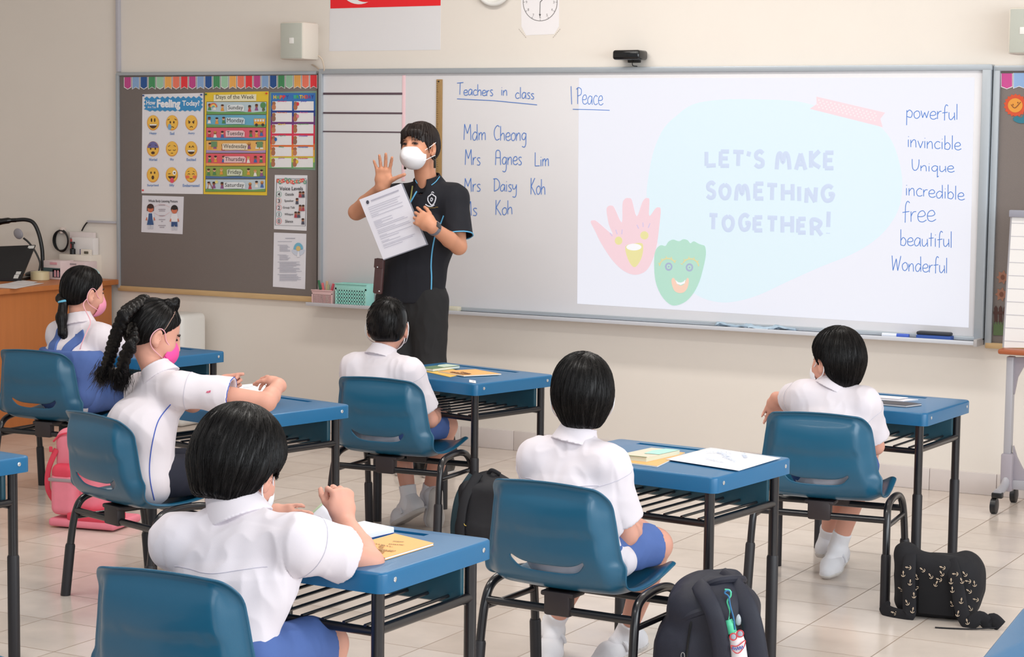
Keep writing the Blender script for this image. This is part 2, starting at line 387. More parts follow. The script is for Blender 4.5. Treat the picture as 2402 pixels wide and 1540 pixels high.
TEXT = {}
def text2d(s, bold=0.0):
    if (s, bold) in TEXT: return TEXT[(s, bold)]
    cu = bpy.data.curves.new('t', 'FONT'); cu.body = s; cu.size = 1; cu.offset = bold; cu.resolution_u = 3
    o = bpy.data.objects.new('t', cu); COL.objects.link(o)
    dg = bpy.context.evaluated_depsgraph_get(); me = o.evaluated_get(dg).to_mesh()
    V = np.array([v.co[:2] for v in me.vertices]); F = [tuple(p.vertices) for p in me.polygons]
    o.evaluated_get(dg).to_mesh_clear(); bpy.data.objects.remove(o); bpy.data.curves.remove(cu)
    lo, hi = V.min(0), V.max(0); V = (V-lo)/np.maximum(hi-lo, 1e-6)
    TEXT[(s, bold)] = (V, F); return V, F
class Art(MB):
    """flat print drawn on a plane; pixel-frame coordinates are turned into points of that plane"""
    def __init__(s, pt, conv=None): super().__init__(); s.pt = pt; s.conv = conv or (lambda x, y: (x, y)); s.mats = []; s.layer = 1; s.k = 0
    def c(s, rgb):
        m = rgb if not isinstance(rgb, tuple) else flat(rgb)
        if m not in s.mats: s.mats.append(m)
        s.cur = s.mats.index(m); return s
    def P(s, x, y): return s.pt(*s.conv(x, y), s.layer+.03*s.k)     # every shape a hair above the one before
    def add(s, v, f): s.k += 1; return super().add(v, f)
    def poly(s, pts, rgb=None, sm=0):
        if rgb: s.c(rgb)
        if sm: pts = [tuple(p) for p in crom([np.array(p) for p in pts], sm, True)]
        return s.add([s.P(*p) for p in pts], [tuple(range(len(pts)))])
    def rect(s, x0, y0, x1, y1, rgb=None): return s.poly([(x0, y0), (x0, y1), (x1, y1), (x1, y0)], rgb)
    def ellipse(s, x, y, rx, ry, rgb=None, n=22, a0=0, a1=2*PI): return s.poly([(x+rx*math.cos(a0+(a1-a0)*k/n), y+ry*math.sin(a0+(a1-a0)*k/n)) for k in range(n+(0 if a1-a0 > 6.2 else 1))], rgb)
    def line(s, pts, wd, rgb=None, sm=0, closed=False):
        if rgb: s.c(rgb)
        p = [np.array(q, float) for q in pts]
        if sm: p = crom(p, sm, closed)
        n = len(p); Lf, Rt = [], []
        for i in range(n):
            a, b = (p[i-1], p[(i+1) % n]) if closed else (p[max(i-1, 0)], p[min(i+1, n-1)])
            t = nrm(b-a); nn = np.array([-t[1], t[0]])*wd/2; Lf.append(p[i]+nn); Rt.append(p[i]-nn)
        V = [s.P(*q) for q in Lf]+[s.P(*q) for q in Rt]
        return s.add(V, [(i, (i+1) % n, n+(i+1) % n, n+i) for i in range(n if closed else n-1)])
    def text(s, t, x0, y0, x1, y1, rgb=None, bold=0.0, skew=0.0):
        if rgb: s.c(rgb)
        V, F = text2d(t, bold); return s.add([s.P(x0+(x1-x0)*u, y1+(y0-y1)*v+skew*u) for u, v in V], F)
    def put(s, name, parent): return obj(name, s, s.mats, parent, world=True, smooth=False, recalc=False)
def wall_art(off, conv=None): return Art(lambda x, y, l: wpt(x, y, off+.0009*l), conv)
z2 = lambda x, y: (260+x/4.804, 160+y/4.804)      # close-up of the upper notice board
z3 = lambda x, y: (260+x/4.804, 420+y/4.804)      # close-up of its lower half
z7 = lambda x, y: (1340+x/2.2618, 160+y/2.2618)   # close-up of the projected slide

# cable trunking on the wall
t = thing('cable_trunking', 'slim grey vertical cable trunking rising from the notice board corner', 'trunking', wpt(280, 85))
obj('cover', wxz(MB(), wpt(277.5, 100)[0], 1.865, wpt(284, 100)[0], 3.198, 0, .022), M_TRUNK, t, world=True)
t = thing('cable_trunking', 'short grey horizontal cable trunking beside the notice board', 'trunking', wpt(240, 521))
obj('cover', wbox(MB(), 204, 516.5, 277, 524.5, 0, .018), M_TRUNK, t, world=True)
obj('cable', MB().tube(crom([wpt(206, 521, .01), wpt(202, 524, .012), wpt(196, 533, .012), wpt(192, 541, .012)], 5), .004), M_BLACK, t, world=True)

# left notice board
M_CORK = mat('grey_felt', (126, 117, 113), 0.95, noise=.1, nscale=400, bump=.25, bscale=500)
M_WOODT = mat('light_wood_trim', (205, 172, 126), 0.5, noise=.15, nscale=6, stretch=(2, 20, 20))
TLx, TLz = wpt(281, 172)[0], 1.860
BRx = wpt(746, 690)[0]; BBz = wpt(274, 675)[2]
NB = thing('notice_board', 'grey felt notice board with colourful charts and wooden bottom strip', 'notice board', (TLx, WALL_Y, BBz))
obj('felt_panel', wxz(MB(), TLx+.01, BBz+.005, BRx, TLz-.01, .0, .016), M_CORK, NB, world=True)
fr = MB(); wxz(fr, TLx-.006, TLz-.016, BRx, TLz+.002, 0, .026, .003); wxz(fr, TLx-.010, BBz+.004, TLx+.012, TLz-.006, 0, .0254, .003)
obj('frame', fr, M_ALU, NB, world=True)
obj('bottom_strip', wxz(MB(), TLx-.004, BBz-.012, BRx+.01, BBz+.016, 0, .024, .003), M_WOODT, NB, world=True)

# whiteboard
M_WB = mat('whiteboard_enamel', (226, 224, 227), 0.28, noise=.01, nscale=2)
WLx, WRx = wpt(746, 163, .046)[0]+.012, wpt(2319, 400)[0]; WTz, WBz = 1.867, .700
WB = thing('whiteboard', 'long white whiteboard with grey frame on the front wall', 'whiteboard', (WLx, WALL_Y, WBz))
obj('writing_surface', wxz(MB(), WLx, WBz-.01, WRx, WTz-.01, 0, .030), M_WB, WB, world=True)
fr = MB(); wxz(fr, WLx-.01, WTz-.022, WRx+.012, WTz+.004, 0, .046, .004); wxz(fr, WLx-.012, WBz-.02, WLx+.011, WTz-.01, 0, .0452, .004); wxz(fr, WRx-.03, WBz-.02, WRx+.010, WTz-.01, 0, .0452, .004); wxz(fr, WLx-.004, WBz-.022, WRx+.004, WBz-.004, 0, .0444, .003)
obj('frame', fr, M_ALU, WB, world=True)
M_TRAY = mat('tray_metal', (205, 207, 214), 0.4, metal=.2)
tr = MB(); wxz(tr, WLx-.03, WBz-.034, WRx+.004, WBz-.024, 0, .125, .003); wxz(tr, WLx-.03, WBz-.034, WRx+.004, WBz-.016, .118, .126, .002)
obj('tray', tr, M_TRAY, WB, world=True)
ec = MB(); wxz(ec, WRx-.006, WBz-.040, WRx+.010, WBz-.008, 0, .13, .003); obj('tray_end_cap', ec, mat('grey_cap', (176, 172, 172), .5), WB, world=True)
TRAY_Z = WBz-.024
# right notice board
RX0 = WRx+.014
NB2 = thing('notice_board', 'second grey notice board with a smiling sun, beyond the end of the whiteboard', 'notice board', (RX0, WALL_Y, .68))
obj('felt_panel', wxz(MB(), RX0+.01, .66, RX0+1.9, 1.85, 0, .016), M_CORK, NB2, world=True)
fr = MB(); wxz(fr, RX0, .66, RX0+.030, 1.855, 0, .0294, .003); wxz(fr, RX0, 1.842, RX0+1.9, 1.866, 0, .03, .003); obj('frame', fr, M_ALU, NB2, world=True)
obj('bottom_strip', wxz(MB(), RX0+.004, .648, RX0+1.9, .672, 0, .031, .003), M_WOODT, NB2, world=True)

# pennant borders
PEN = [(196, 72, 140), (140, 172, 214), (38, 84, 150), (72, 148, 96), (160, 204, 172), (240, 176, 92), (240, 124, 100), (232, 56, 64)]
def bunting(xs, ytop, ybot, label, loc):
    t = thing('bunting_border', label, 'bunting', loc)
    for k in range(len(xs)-1):
        x0, x1 = xs[k]+.6, xs[k+1]-.6; f = k/max(1, len(xs)-2); yt = ytop[0]+(ytop[1]-ytop[0])*f; yb = ybot[0]+(ybot[1]-ybot[0])*f; xm = (x0+x1)/2
        a = wall_art(.017); up = k % 2
        def shape(i, j): 
            tip = yb-5 if up else yb
            return [(x0+i, yt), (x1-i, yt), (x1-i, (yb if up else yb-5)-j), (xm, tip-j+(0 if up else 0)), (x0+i, (yb if up else yb-5)-j)]
        a.poly(shape(0, 0), (240, 238, 238)); a.layer = 2; a.poly(shape(1.3, 1.6), PEN[k % 8]); a.put('pennant', t)
bunting(np.linspace(290, 745, 25), (181, 176), (210, 208), 'pennant border strip along the top of the notice board with the charts', wpt(515, 190))
bunting([2347.5, 2376, 2405, 2434], (172, 170), (209, 207), 'pennant border above the smiling sun on the far notice board', wpt(2390, 190))

# chart 1: feelings
def sheet(t, pts, rgb, off=.0175, name='sheet'):
    a = wall_art(off); a.layer = 0; P = [a.P(*p) for p in pts]; m = MB().prism(P, (0, .0010, 0)); return obj(name, m, flat(rgb, .45) if isinstance(rgb, tuple) else rgb, t, world=True, smooth=False)
def pin(t, x, y, rgb):
    m = MB().box(wpt(x, y, .022), (.008, .01, .008), .002); obj('pin', m, flat(rgb, .3), t, world=True)
t = thing('poster', 'white feelings chart with nine round yellow faces under a blue title', 'poster', wpt(405, 336))
sheet(t, [(334, 221), (477, 218), (476, 455), (332, 453)], (236, 234, 240))
a = wall_art(.0185, z2); zz = []
for k in range(23): zz.append((375+k*29.4, (318 if k % 2 else 342)-k*.2))
for k in range(6): zz.append((1038-(k % 2)*22, 345+k*22))
for k in range(22): zz.append((1005-k*28.2, (470 if k % 2 else 486)+k*.1))
for k in range(6): zz.append((372+(k % 2)*22, 462-k*20))
a.poly(zz, (62, 148, 206)); a.layer = 2
for s, bx, bo in (('How', (400, 362, 503, 412), .03), ('Are You', (412, 424, 508, 450), .01), ('Feeling', (518, 350, 783, 470), .05), ('Today?', (804, 362, 1000, 440), .03)): a.text(s, *bx, (240, 242, 248), bo)
a.put('title_lettering', t)
def face(cx, cy, kind):
    a = wall_art(.0185, z2); a.ellipse(cx, cy, 68, 86, (240, 160, 66)); a.layer = 2; a.ellipse(cx, cy-4, 62, 80, (248, 196, 84)); a.layer = 3
    dk, wt, rd, bl = (84, 56, 40), (250, 250, 250), (224, 84, 84), (128, 176, 216)
    eye = lambda dx, dy, rx, ry: (a.c(dk), a.ellipse(cx-dx, cy+dy, rx, ry), a.ellipse(cx+dx, cy+dy, rx, ry))
    smile = lambda rx, ry, y, c: a.ellipse(cx, cy+y, rx, ry, c, 14, 0, PI)
    if kind == 0: eye(18, -30, 8, 22); smile(44, 48, 16, dk); a.layer = 4; a.rect(cx-40, cy+16, cx+40, cy+30, wt)
    elif kind == 1: eye(20, -6, 8, 14); a.line([(cx-22, cy+56), (cx, cy+44), (cx+22, cy+56)], 8, dk, 4); a.line([(cx-50, cy-30), (cx-28, cy-44)], 7, dk); a.line([(cx+28, cy-44), (cx+50, cy-30)], 7, dk); a.ellipse(cx-28, cy+46, 20, 34, bl)
    elif kind == 2: eye(24, -4, 9, 14); a.line([(cx-36, cy-24), (cx-10, cy-8)], 8, dk); a.line([(cx+10, cy-8), (cx+36, cy-24)], 8, dk); a.line([(cx-16, cy+52), (cx, cy+40), (cx+16, cy+52)], 8, dk, 4)
    elif kind == 3: a.poly([(cx+62*math.cos(q), cy-4+80*math.sin(q)) for q in np.linspace(PI*1.03, PI*1.97, 16)], (112, 110, 168)); a.layer = 4; eye(26, -2, 8, 12); a.ellipse(cx, cy+44, 20, 16, dk); a.line([(cx-44, cy-36), (cx-22, cy-46)], 6, dk); a.line([(cx+22, cy-46), (cx+44, cy-36)], 6, dk)
    elif kind == 4:
        for sx in (-1, 1): a.line([(cx+sx*42, cy+8), (cx+sx*26, cy+18), (cx+sx*12, cy+10)], 6, dk, 4); a.line([(cx+sx*44, cy-26), (cx+sx*20, cy-40)], 6, dk)
        a.line([(cx-12, cy+48), (cx+12, cy+48)], 7, dk)
    elif kind == 5:
        for sx in (-1, 1): a.line([(cx+sx*14-10, cy-14), (cx+sx*18, cy-34), (cx+sx*20+10, cy-14)], 7, dk, 4)
        smile(42, 46, 14, dk); a.layer = 4; a.rect(cx-38, cy+14, cx+38, cy+30, wt)
    elif kind == 6: eye(20, -24, 8, 14); a.ellipse(cx, cy+30, 15, 22, dk)
    elif kind == 7:
        a.line([(cx-42, cy-10), (cx-14, cy-14)], 7, dk); smile(42, 34, 14, dk); a.ellipse(cx+28, cy-24, 20, 26, wt); a.layer = 4; a.ellipse(cx+30, cy-22, 8, 10, dk); a.ellipse(cx+2, cy+62, 22, 30, (236, 84, 112))
    else:
        for sx in (-1, 1): a.line([(cx+sx*12, cy-4), (cx+sx*24, cy-14), (cx+sx*38, cy-4)], 6, dk, 4); a.ellipse(cx+sx*40, cy+24, 22, 18, (240, 122, 84)); a.line([(cx+sx*20, cy-42), (cx+sx*40, cy-34)], 5, dk)
        a.layer = 4; a.line([(cx-14, cy+38), (cx, cy+46), (cx+14, cy+38)], 7, dk, 4)
    a.put('face_picture', t)
names = ['Happy', 'Sad', 'Angry', 'Worried', 'Shy', 'Excited', 'Surprised', 'Silly', 'Embarrassed']
a = wall_art(.0185, z2)
for k in range(9):
    cx, cy = ((476, 690, 907)[k % 3]-(k//3)*1.5, (614, 908, 1200)[k//3]); face(cx, cy, k)
    hw = {0: 40, 1: 25, 2: 38, 3: 47, 4: 22, 5: 52, 6: 64, 7: 28, 8: 94}[k]; a.text(names[k], cx-hw, cy+104, cx+hw, cy+136, (118, 152, 206), .02)
a.put('lettering', t)
pin(t, 336, 224, (40, 70, 120)); pin(t, 472, 222, (40, 60, 150)); pin(t, 335, 446, (220, 50, 50))

# chart 2: days of the week
t = thing('poster', 'yellow bordered days chart with seven coloured picture bands', 'poster', wpt(553, 336))
sheet(t, [(481, 217), (630, 214), (626, 458), (477.5, 455)], (236, 202, 58))
a = wall_art(.0185, z2); a.poly([(1160, 300), (1640, 292), (1638, 368), (1158, 374)], (240, 234, 200)); a.layer = 2; a.text('Days of the Week', 1184, 298, 1614, 360, (84, 78, 74)); a.put('title_lettering', t)
days = [('Sunday', (196, 214, 222), (110, 166, 96)), ('Monday', (110, 178, 208), (112, 164, 104)), ('Tuesday', (230, 104, 122), (82, 148, 196)), ('Wednesday', (238, 182, 102), (174, 150, 196)), ('Thursday', (230, 96, 108), (240, 168, 96)), ('Friday', (150, 170, 84), (84, 116, 164)), ('Saturday', (198, 212, 222), (118, 164, 92))]
rnd = random.Random(4)
for k, (d, c0, c1) in enumerate(days):
    a = wall_art(.0185, z2); xo = -k*2.2; y0 = 376+k*145.3; y1 = y0+143
    a.rect(1078+xo, y0, 1756+xo, y1, (70, 70, 66)); a.layer = 2; a.rect(1081+xo, y0+4, 1752+xo, y1-2, c0); a.layer = 3
    a.poly([(1081+xo, y1-34), (1250, y1-26), (1420, y1-32), (1600, y1-22), (1752+xo, y1-34), (1752+xo, y1-2), (1081+xo, y1-2)], c1)
    a.layer = 4
    xs = [1120, 1180, 1265, 1570, 1650, 1712] if k != 1 else [1118, 1185, 1275]
    for xx in xs:
        xx += rnd.uniform(-14, 14)+xo; hy = y0+46+rnd.uniform(-6, 14); bc = rnd.choice([(200, 70, 74), (70, 110, 176), (232, 160, 70), (84, 140, 90), (240, 236, 230), (150, 90, 140)])
        a.poly([(xx-10, hy+14), (xx+10, hy+14), (xx+20, hy+54), (xx-20, hy+54)], bc); a.ellipse(xx, hy, 17, 19, rnd.choice([(226, 178, 140), (150, 96, 66)]), 10); a.ellipse(xx, hy-10, 17, 11, rnd.choice([(90, 56, 40), (60, 46, 42), (210, 150, 80)]), 10)
    if k == 0:
        for i, c in enumerate([(222, 96, 84), (240, 180, 90), (240, 224, 130), (110, 170, 190)]): a.layer = 5+i*.5; a.ellipse(1155, y0+62, 44-i*9, 48-i*10, c, 14, PI, 2*PI)
        a.layer = 5; a.ellipse(1716, y0+40, 32, 34, (88, 146, 92)); a.rect(1711, y0+66, 1721, y0+110, (120, 86, 60))
    if k == 1:
        a.layer = 5; a.rect(1612, y0+46, 1740, y0+112, (240, 172, 62)); a.c((70, 60, 60)); a.ellipse(1640, y0+116, 16, 17); a.ellipse(1712, y0+116, 16, 17); a.c((226, 236, 240))
        a.layer = 6
        for q in range(4): a.rect(1620+q*29, y0+54, 1640+q*29, y0+78)
    if k == 3: a.layer = 5; a.rect(1130, y0+12, 1196, y0+74, (112, 150, 106)); a.rect(1644, y0+14, 1712, y0+80, (112, 150, 106))
    if k == 6: a.layer = 5; a.line([(1090, y0+110), (1110, y0+30), (1150, y0+116)], 9, (150, 84, 60)); a.ellipse(1190, y0+32, 18, 18, (232, 220, 140))
    a.put('day_band', t)
    b = wall_art(.0185, z2); b.layer = 8; hw = [84, 94, 94, 130, 110, 74, 108][k]; cx = 1405-(k*2); cy = y0+72
    b.poly([(cx-hw-14, cy-30), (cx-hw, cy-38), (cx+hw-10, cy-38), (cx+hw+14, cy-20), (cx+hw+12, cy+34), (cx-hw-12, cy+34)], tuple(int(v+(246-v)*.7) for v in c0)); b.layer = 9
    b.text(d, cx-hw, cy-30, cx+hw, cy+30, (78, 76, 76)); b.put('day_lettering', t)
pin(t, 483, 221, (40, 110, 70)); pin(t, 625, 219, (226, 60, 50))

# chart 3: birthdays
t = thing('poster', 'laminated rainbow birthday chart with twelve white month boxes', 'poster', wpt(687, 305))
sheet(t, [(633, 216), (743, 213), (740, 399), (630, 394)], mat('laminate_green', (130, 158, 140), .12))
bands = [((60, 120, 190), 278), ((52, 112, 186), 360), ((50, 70, 150), 470), ((120, 60, 130), 540), ((226, 60, 92), 640), ((230, 52, 62), 770), ((238, 120, 60), 850), ((240, 180, 70), 920), ((200, 212, 80), 1000), ((120, 180, 110), 1060), ((110, 160, 120), 1125)]
a = wall_art(.0185, z2)
for k in range(len(bands)-1): a.rect(1806-k*1.5, bands[k][1], 2306-k*1.2, bands[k+1][1], bands[k][0])
a.put('rainbow_border', t)
a = wall_art(.0185, z2); a.layer = 2
rb = [(244, 208, 50), (120, 190, 70), (240, 120, 40), (230, 50, 70), (50, 80, 170)]
for i, ch in enumerate('HAPPY'): a.text(ch, 1832+i*35, 304, 1864+i*35, 346, rb[i], .04)
for i, ch in enumerate('BIRTHDAY'): a.text(ch, 2026+i*33, 302, 2056+i*33, 342, [(60, 120, 190), (60, 170, 160), (90, 180, 80), (240, 210, 60), (240, 150, 50), (230, 60, 60), (150, 60, 130), (60, 60, 150)][i], .04)
a.put('title_lettering', t)
mon = ['January', 'February', 'March', 'April', 'May', 'June', 'July', 'August', 'September', 'October', 'November', 'December']
mc = [(214, 60, 130), (236, 130, 80), (236, 200, 60), (70, 160, 160), (90, 170, 130), (190, 90, 170), (90, 80, 190), (230, 110, 160), (110, 180, 100), (120, 90, 190), (60, 110, 190), (220, 60, 80)]
for k in range(12):
    cl, r_ = k//6, k % 6; x0 = (1822, 2066)[cl]-r_*1.6; y0 = (372, 500, 630, 760, 886, 1012)[r_]; x1 = x0+220
    a = wall_art(.0185, z2); a.layer = 3; a.rect(x0, y0, x1, y0+104, (238, 236, 238)); a.layer = 4
    hw = 14+len(mon[k])*5.5; a.text(mon[k], x0+108-hw, y0-10, x0+108+hw, y0+10, mc[k], .02)
    a.ellipse(x0+16, y0+24, 20, 22, (168, 112, 78), 10); a.ellipse(x0+14, y0+66, 24, 34, rnd.choice([(178, 116, 84), (200, 130, 90), (150, 110, 90)]), 10)
    if k in (3, 6, 7, 11): a.layer = 5; a.ellipse(x0+40, y0+30+10*(k % 2), 16, 22, {3: (40, 110, 180), 6: (224, 60, 70), 7: (230, 130, 150), 11: (232, 190, 70)}[k], 10)
    a.put('month_box', t)

# chart 4: voice levels
t = thing('poster', 'white voice level chart with numbered rings and a flower heading', 'poster', wpt(681, 475))
sheet(t, [(644.5, 410), (721, 411), (719, 541), (642.5, 537)], (234, 234, 240))
a = wall_art(.0185, z2); a.line([(1866, 1246), (2204, 1244)], 4, (92, 92, 98)); a.conv = z3; a.line([(1868, 2), (1852, 518), (2192, 528), (2206, 4)], 5, (92, 92, 98)); a.put('border', t)
a = wall_art(.0185, z2); a.layer = 2
for k in range(15):
    fx, fy = 1885+k*21.5, 1268+rnd.uniform(-12, 18)+6*math.sin(k); a.ellipse(fx, fy, 19, 22, [(226, 104, 84), (110, 160, 140), (232, 132, 110), (226, 84, 88), (120, 170, 150)][k % 5], 10); a.layer = 3; a.ellipse(fx, fy, 6, 7, (250, 220, 200), 8); a.layer = 2
a.put('flower_heading', t)
a = wall_art(.0185, z3); a.layer = 2; a.text('Voice Levels', 1900, 84, 2164, 126, (62, 60, 66), .012); a.put('title_lettering', t)
for k, (s, cy, x0, x1, c) in enumerate([('Outside', 170, 1964, 2062, (150, 190, 170)), ('Speaker', 246, 1955, 2062, (230, 180, 170)), ('Group Talk', 322, 1938, 2074, (230, 150, 150)), ('Whisper', 398, 1956, 2058, (140, 180, 180)), ('Silence', 474, 1964, 2052, (226, 120, 120))]):
    a = wall_art(.0185, z3); a.layer = 2; a.line([(1894+28*math.cos(q), cy-2+32*math.sin(q)) for q in np.linspace(0, 2*PI, 20)[:-1]], 5, c, closed=True)
    a.text(str(4-k), 1882 if k != 3 else 1891, cy-22, 1906 if k != 3 else 1898, cy+20, (60, 58, 62), .01); a.text(s, x0, cy-16, x1, cy+16, (70, 68, 72), .01); a.layer = 3
    px_ = [2150, 2098, 2150, 2100, 2164][k]
    for q in range(1 if k in (1, 4) else 2):
        fx = px_+(q*34-17 if k not in (1, 4) else 0); a.poly([(fx-13, cy-4), (fx+13, cy-4), (fx+18, cy+36), (fx-18, cy+36)], [(176, 70, 84), (84, 84, 100), (190, 100, 84)][(k+q) % 3]); a.ellipse(fx, cy-14, 15, 17, (176, 120, 92), 10); a.ellipse(fx, cy-24, 16, 11, (76, 52, 44), 10)
    a.put('level_row', t)

# sheet with two pupils, and the text sheet with the picture
t = thing('poster', 'white landscape sheet with a drawn girl and boy and small labels', 'poster', wpt(381, 503))
sheet(t, [(333.5, 458), (431, 461), (428, 549), (331.5, 544)], (228, 226, 234))
a = wall_art(.0185, z3); a.text('Whole Body Listening Posture', 422, 230, 752, 266, (70, 66, 70), .012, 6); a.put('title_lettering', t)
for side, bx in (('g', 446), ('b', 716)):
    a = wall_art(.0185, z3); o = 0 if side == 'g' else 14
    sk = (214, 120, 90); hr = (70, 44, 40) if side == 'g' else (50, 44, 44)
    a.ellipse(bx, 322+o, 40, 46, hr); a.layer = 2
    if side == 'g': a.rect(bx-40, 320, bx-22, 358, hr); a.rect(bx+20, 320, bx+38, 358, hr)
    a.layer = 3; a.ellipse(bx, 338+o, 33, 36, sk); a.layer = 4; a.ellipse(bx, 312+o, 36, 20, hr); a.layer = 2
    a.poly([(bx-30, 374+o), (bx+30, 374+o), (bx+44, 430+o), (bx+26, 470+o), (bx-26, 470+o), (bx-44, 430+o)], (238, 238, 244))
    a.poly([(bx-44, 428+o), (bx-34, 432+o), (bx-40, 466+o), (bx-54, 462+o)], sk); a.poly([(bx+44, 428+o), (bx+34, 432+o), (bx+40, 466+o), (bx+54, 462+o)], sk); a.layer = 3
    if side == 'g': a.poly([(bx-20, 384), (bx+18, 384), (bx+24, 450), (bx+36, 514), (bx-40, 514), (bx-26, 450)], (58, 90, 140))
    else: a.poly([(bx-34, 480), (bx+32, 480), (bx+34, 534), (bx+6, 534), (bx, 504), (bx-8, 534), (bx-36, 534)], (56, 84, 134))
    a.layer = 2; a.c((206, 206, 216)); a.rect(bx-28, 516+o, bx-6, 560+o); a.rect(bx+6, 516+o, bx+28, 560+o)
    a.put('pupil_picture', t)
a = wall_art(.0185, z3); a.c((170, 160, 170))
for y, w_ in ((292, 36), (340, 40), (358, 34), (411, 34), (455, 36), (475, 10), (522, 42), (542, 26)): a.rect(576-w_, y-4, 576+w_, y+4)
a.c((226, 170, 170)); a.line([(490, 310), (576, 280), (664, 316)], 2.5, None, 6); a.line([(490, 380), (576, 420), (664, 372)], 2.5, None, 6); a.put('caption_lines', t)
t = thing('poster', 'white text sheet with a blue domed picture at the bottom of the notice board', 'poster', wpt(678, 612))
sheet(t, [(642.5, 545), (718.5, 548), (715.5, 678), (640, 672)], (232, 231, 239))
a = wall_art(.0185, z3); a.c((176, 176, 190))
yy = 688
a.rect(1966, 662, 2076, 670)
for blk, n in ((700, 1), (740, 7), (850, 6), (930, 6), (1000, 5), (1070, 7)):
    for k in range(n):
        w_ = rnd.uniform(90, 125) if blk < 900 and blk > 700 else rnd.uniform(150, 250); a.rect(1880 if k == 0 else 1900, blk+k*11.5, (1880 if k == 0 else 1900)+w_, blk+k*11.5+4.5)
a.put('text_lines', t)
a = wall_art(.0185, z3); a.ellipse(2112, 795, 74, 66, (206, 214, 230), 16, 0, PI); a.layer = 2; a.ellipse(2112, 790, 54, 74, (120, 186, 214), 18, PI, 2*PI); a.layer = 3; a.ellipse(2112, 780, 26, 28, (226, 196, 130)); a.poly([(2096, 876), (2108, 810), (2118, 810), (2130, 876)], (236, 236, 244)); a.put('dome_picture', t)

# sun and flower cut-outs on the second notice board
z5 = lambda x, y: (2100+x/3.348, 100+y/3.348)
t = thing('sun_cutout', 'smiling orange sun paper cut-out on the far notice board', 'cut-out', wpt(2382, 250))
a = wall_art(.017, z5); a.poly([((95 if k % 2 else 82)*math.cos(2*PI*k/36)+945, (92 if k % 2 else 80)*math.sin(2*PI*k/36)+492) for k in range(36)], (206, 78, 44)); a.layer = 2; a.ellipse(942, 492, 58, 56, (222, 148, 56)); a.put('sun_disc', t)
a = wall_art(.017, z5); a.layer = 4; a.c((120, 60, 36)); a.ellipse(925, 486, 4, 6); a.ellipse(963, 470, 4, 6); a.line([(910, 486), (940, 512), (985, 465)], 5, None, 6); a.put('smiling_face', t)
a = wall_art(.017, z5); a.layer = 3; a.poly([(925, 600), (950, 575), (990, 590), (1020, 560), (1060, 590), (1050, 625), (980, 632), (940, 618)], (44, 116, 136), 5); a.put('cloud', t)
for k, (fx, fy) in enumerate(((2352, 650), (2349, 690))):
    t = thing('flower_cutout', ['brown flower cut-out on the far notice board, the upper one', 'brown flower cut-out just above the paper fence'][k], 'cut-out', wpt(fx, fy), 0, 'flower cut-outs')
    a = wall_art(.017); a.poly([((15 if q % 2 else 10)*math.cos(2*PI*q/14)+fx, (17 if q % 2 else 11)*math.sin(2*PI*q/14)+fy) for q in range(14)], (150, 104, 84), 3); a.put('petals', t)
    a = wall_art(.017); a.layer = 2; a.ellipse(fx, fy, 5, 6, (112, 70, 52)); a.put('flower_centre', t)
t = thing('fence_cutout', 'brown paper fence with green paper grass on the far notice board', 'cut-out', wpt(2348, 750))
a = wall_art(.017); a.c((74, 44, 38))
for k in range(4): a.poly([(2332+k*11, 755), (2332+k*11, 722), (2336+k*11, 716), (2340+k*11, 722), (2340+k*11, 755)])
a.layer = 2; a.rect(2330, 730, 2376, 736); a.put('fence', t)
a = wall_art(.017); a.layer = 3; a.c((84, 104, 66))
a.poly([(2330, 786)]+[(2330+k*3, 752+(k % 2)*10) for k in range(16)]+[(2376, 786)]); a.put('grass', t)

# ------------------------------------------------------------------ the projected slide (a glowing sheet in place of the projector's light) and the handwriting
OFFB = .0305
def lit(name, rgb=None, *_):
    # base colour darkened here; painted emission stands in for the projector's beam
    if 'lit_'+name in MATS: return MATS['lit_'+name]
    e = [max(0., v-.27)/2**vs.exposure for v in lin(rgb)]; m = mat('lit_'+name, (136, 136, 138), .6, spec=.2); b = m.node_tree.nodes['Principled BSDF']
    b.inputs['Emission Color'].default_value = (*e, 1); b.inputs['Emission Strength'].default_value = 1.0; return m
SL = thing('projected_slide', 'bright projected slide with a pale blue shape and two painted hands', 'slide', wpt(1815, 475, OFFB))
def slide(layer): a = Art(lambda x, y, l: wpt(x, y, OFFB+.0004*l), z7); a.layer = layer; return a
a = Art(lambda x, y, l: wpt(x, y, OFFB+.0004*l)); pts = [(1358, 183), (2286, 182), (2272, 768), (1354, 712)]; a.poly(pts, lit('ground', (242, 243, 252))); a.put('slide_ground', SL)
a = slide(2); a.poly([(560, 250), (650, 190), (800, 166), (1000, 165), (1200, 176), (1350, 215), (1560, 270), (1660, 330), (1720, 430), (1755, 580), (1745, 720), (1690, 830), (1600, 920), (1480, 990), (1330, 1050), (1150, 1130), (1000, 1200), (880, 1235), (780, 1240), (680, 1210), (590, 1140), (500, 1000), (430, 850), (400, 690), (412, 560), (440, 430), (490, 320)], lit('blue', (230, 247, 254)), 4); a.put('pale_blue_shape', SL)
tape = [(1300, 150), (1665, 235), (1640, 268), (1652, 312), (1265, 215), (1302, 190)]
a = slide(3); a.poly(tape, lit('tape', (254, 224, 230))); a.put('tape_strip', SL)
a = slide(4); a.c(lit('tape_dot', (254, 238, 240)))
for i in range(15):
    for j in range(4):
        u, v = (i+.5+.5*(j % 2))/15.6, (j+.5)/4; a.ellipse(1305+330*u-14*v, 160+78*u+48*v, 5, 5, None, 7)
a.put('tape_dots', SL)
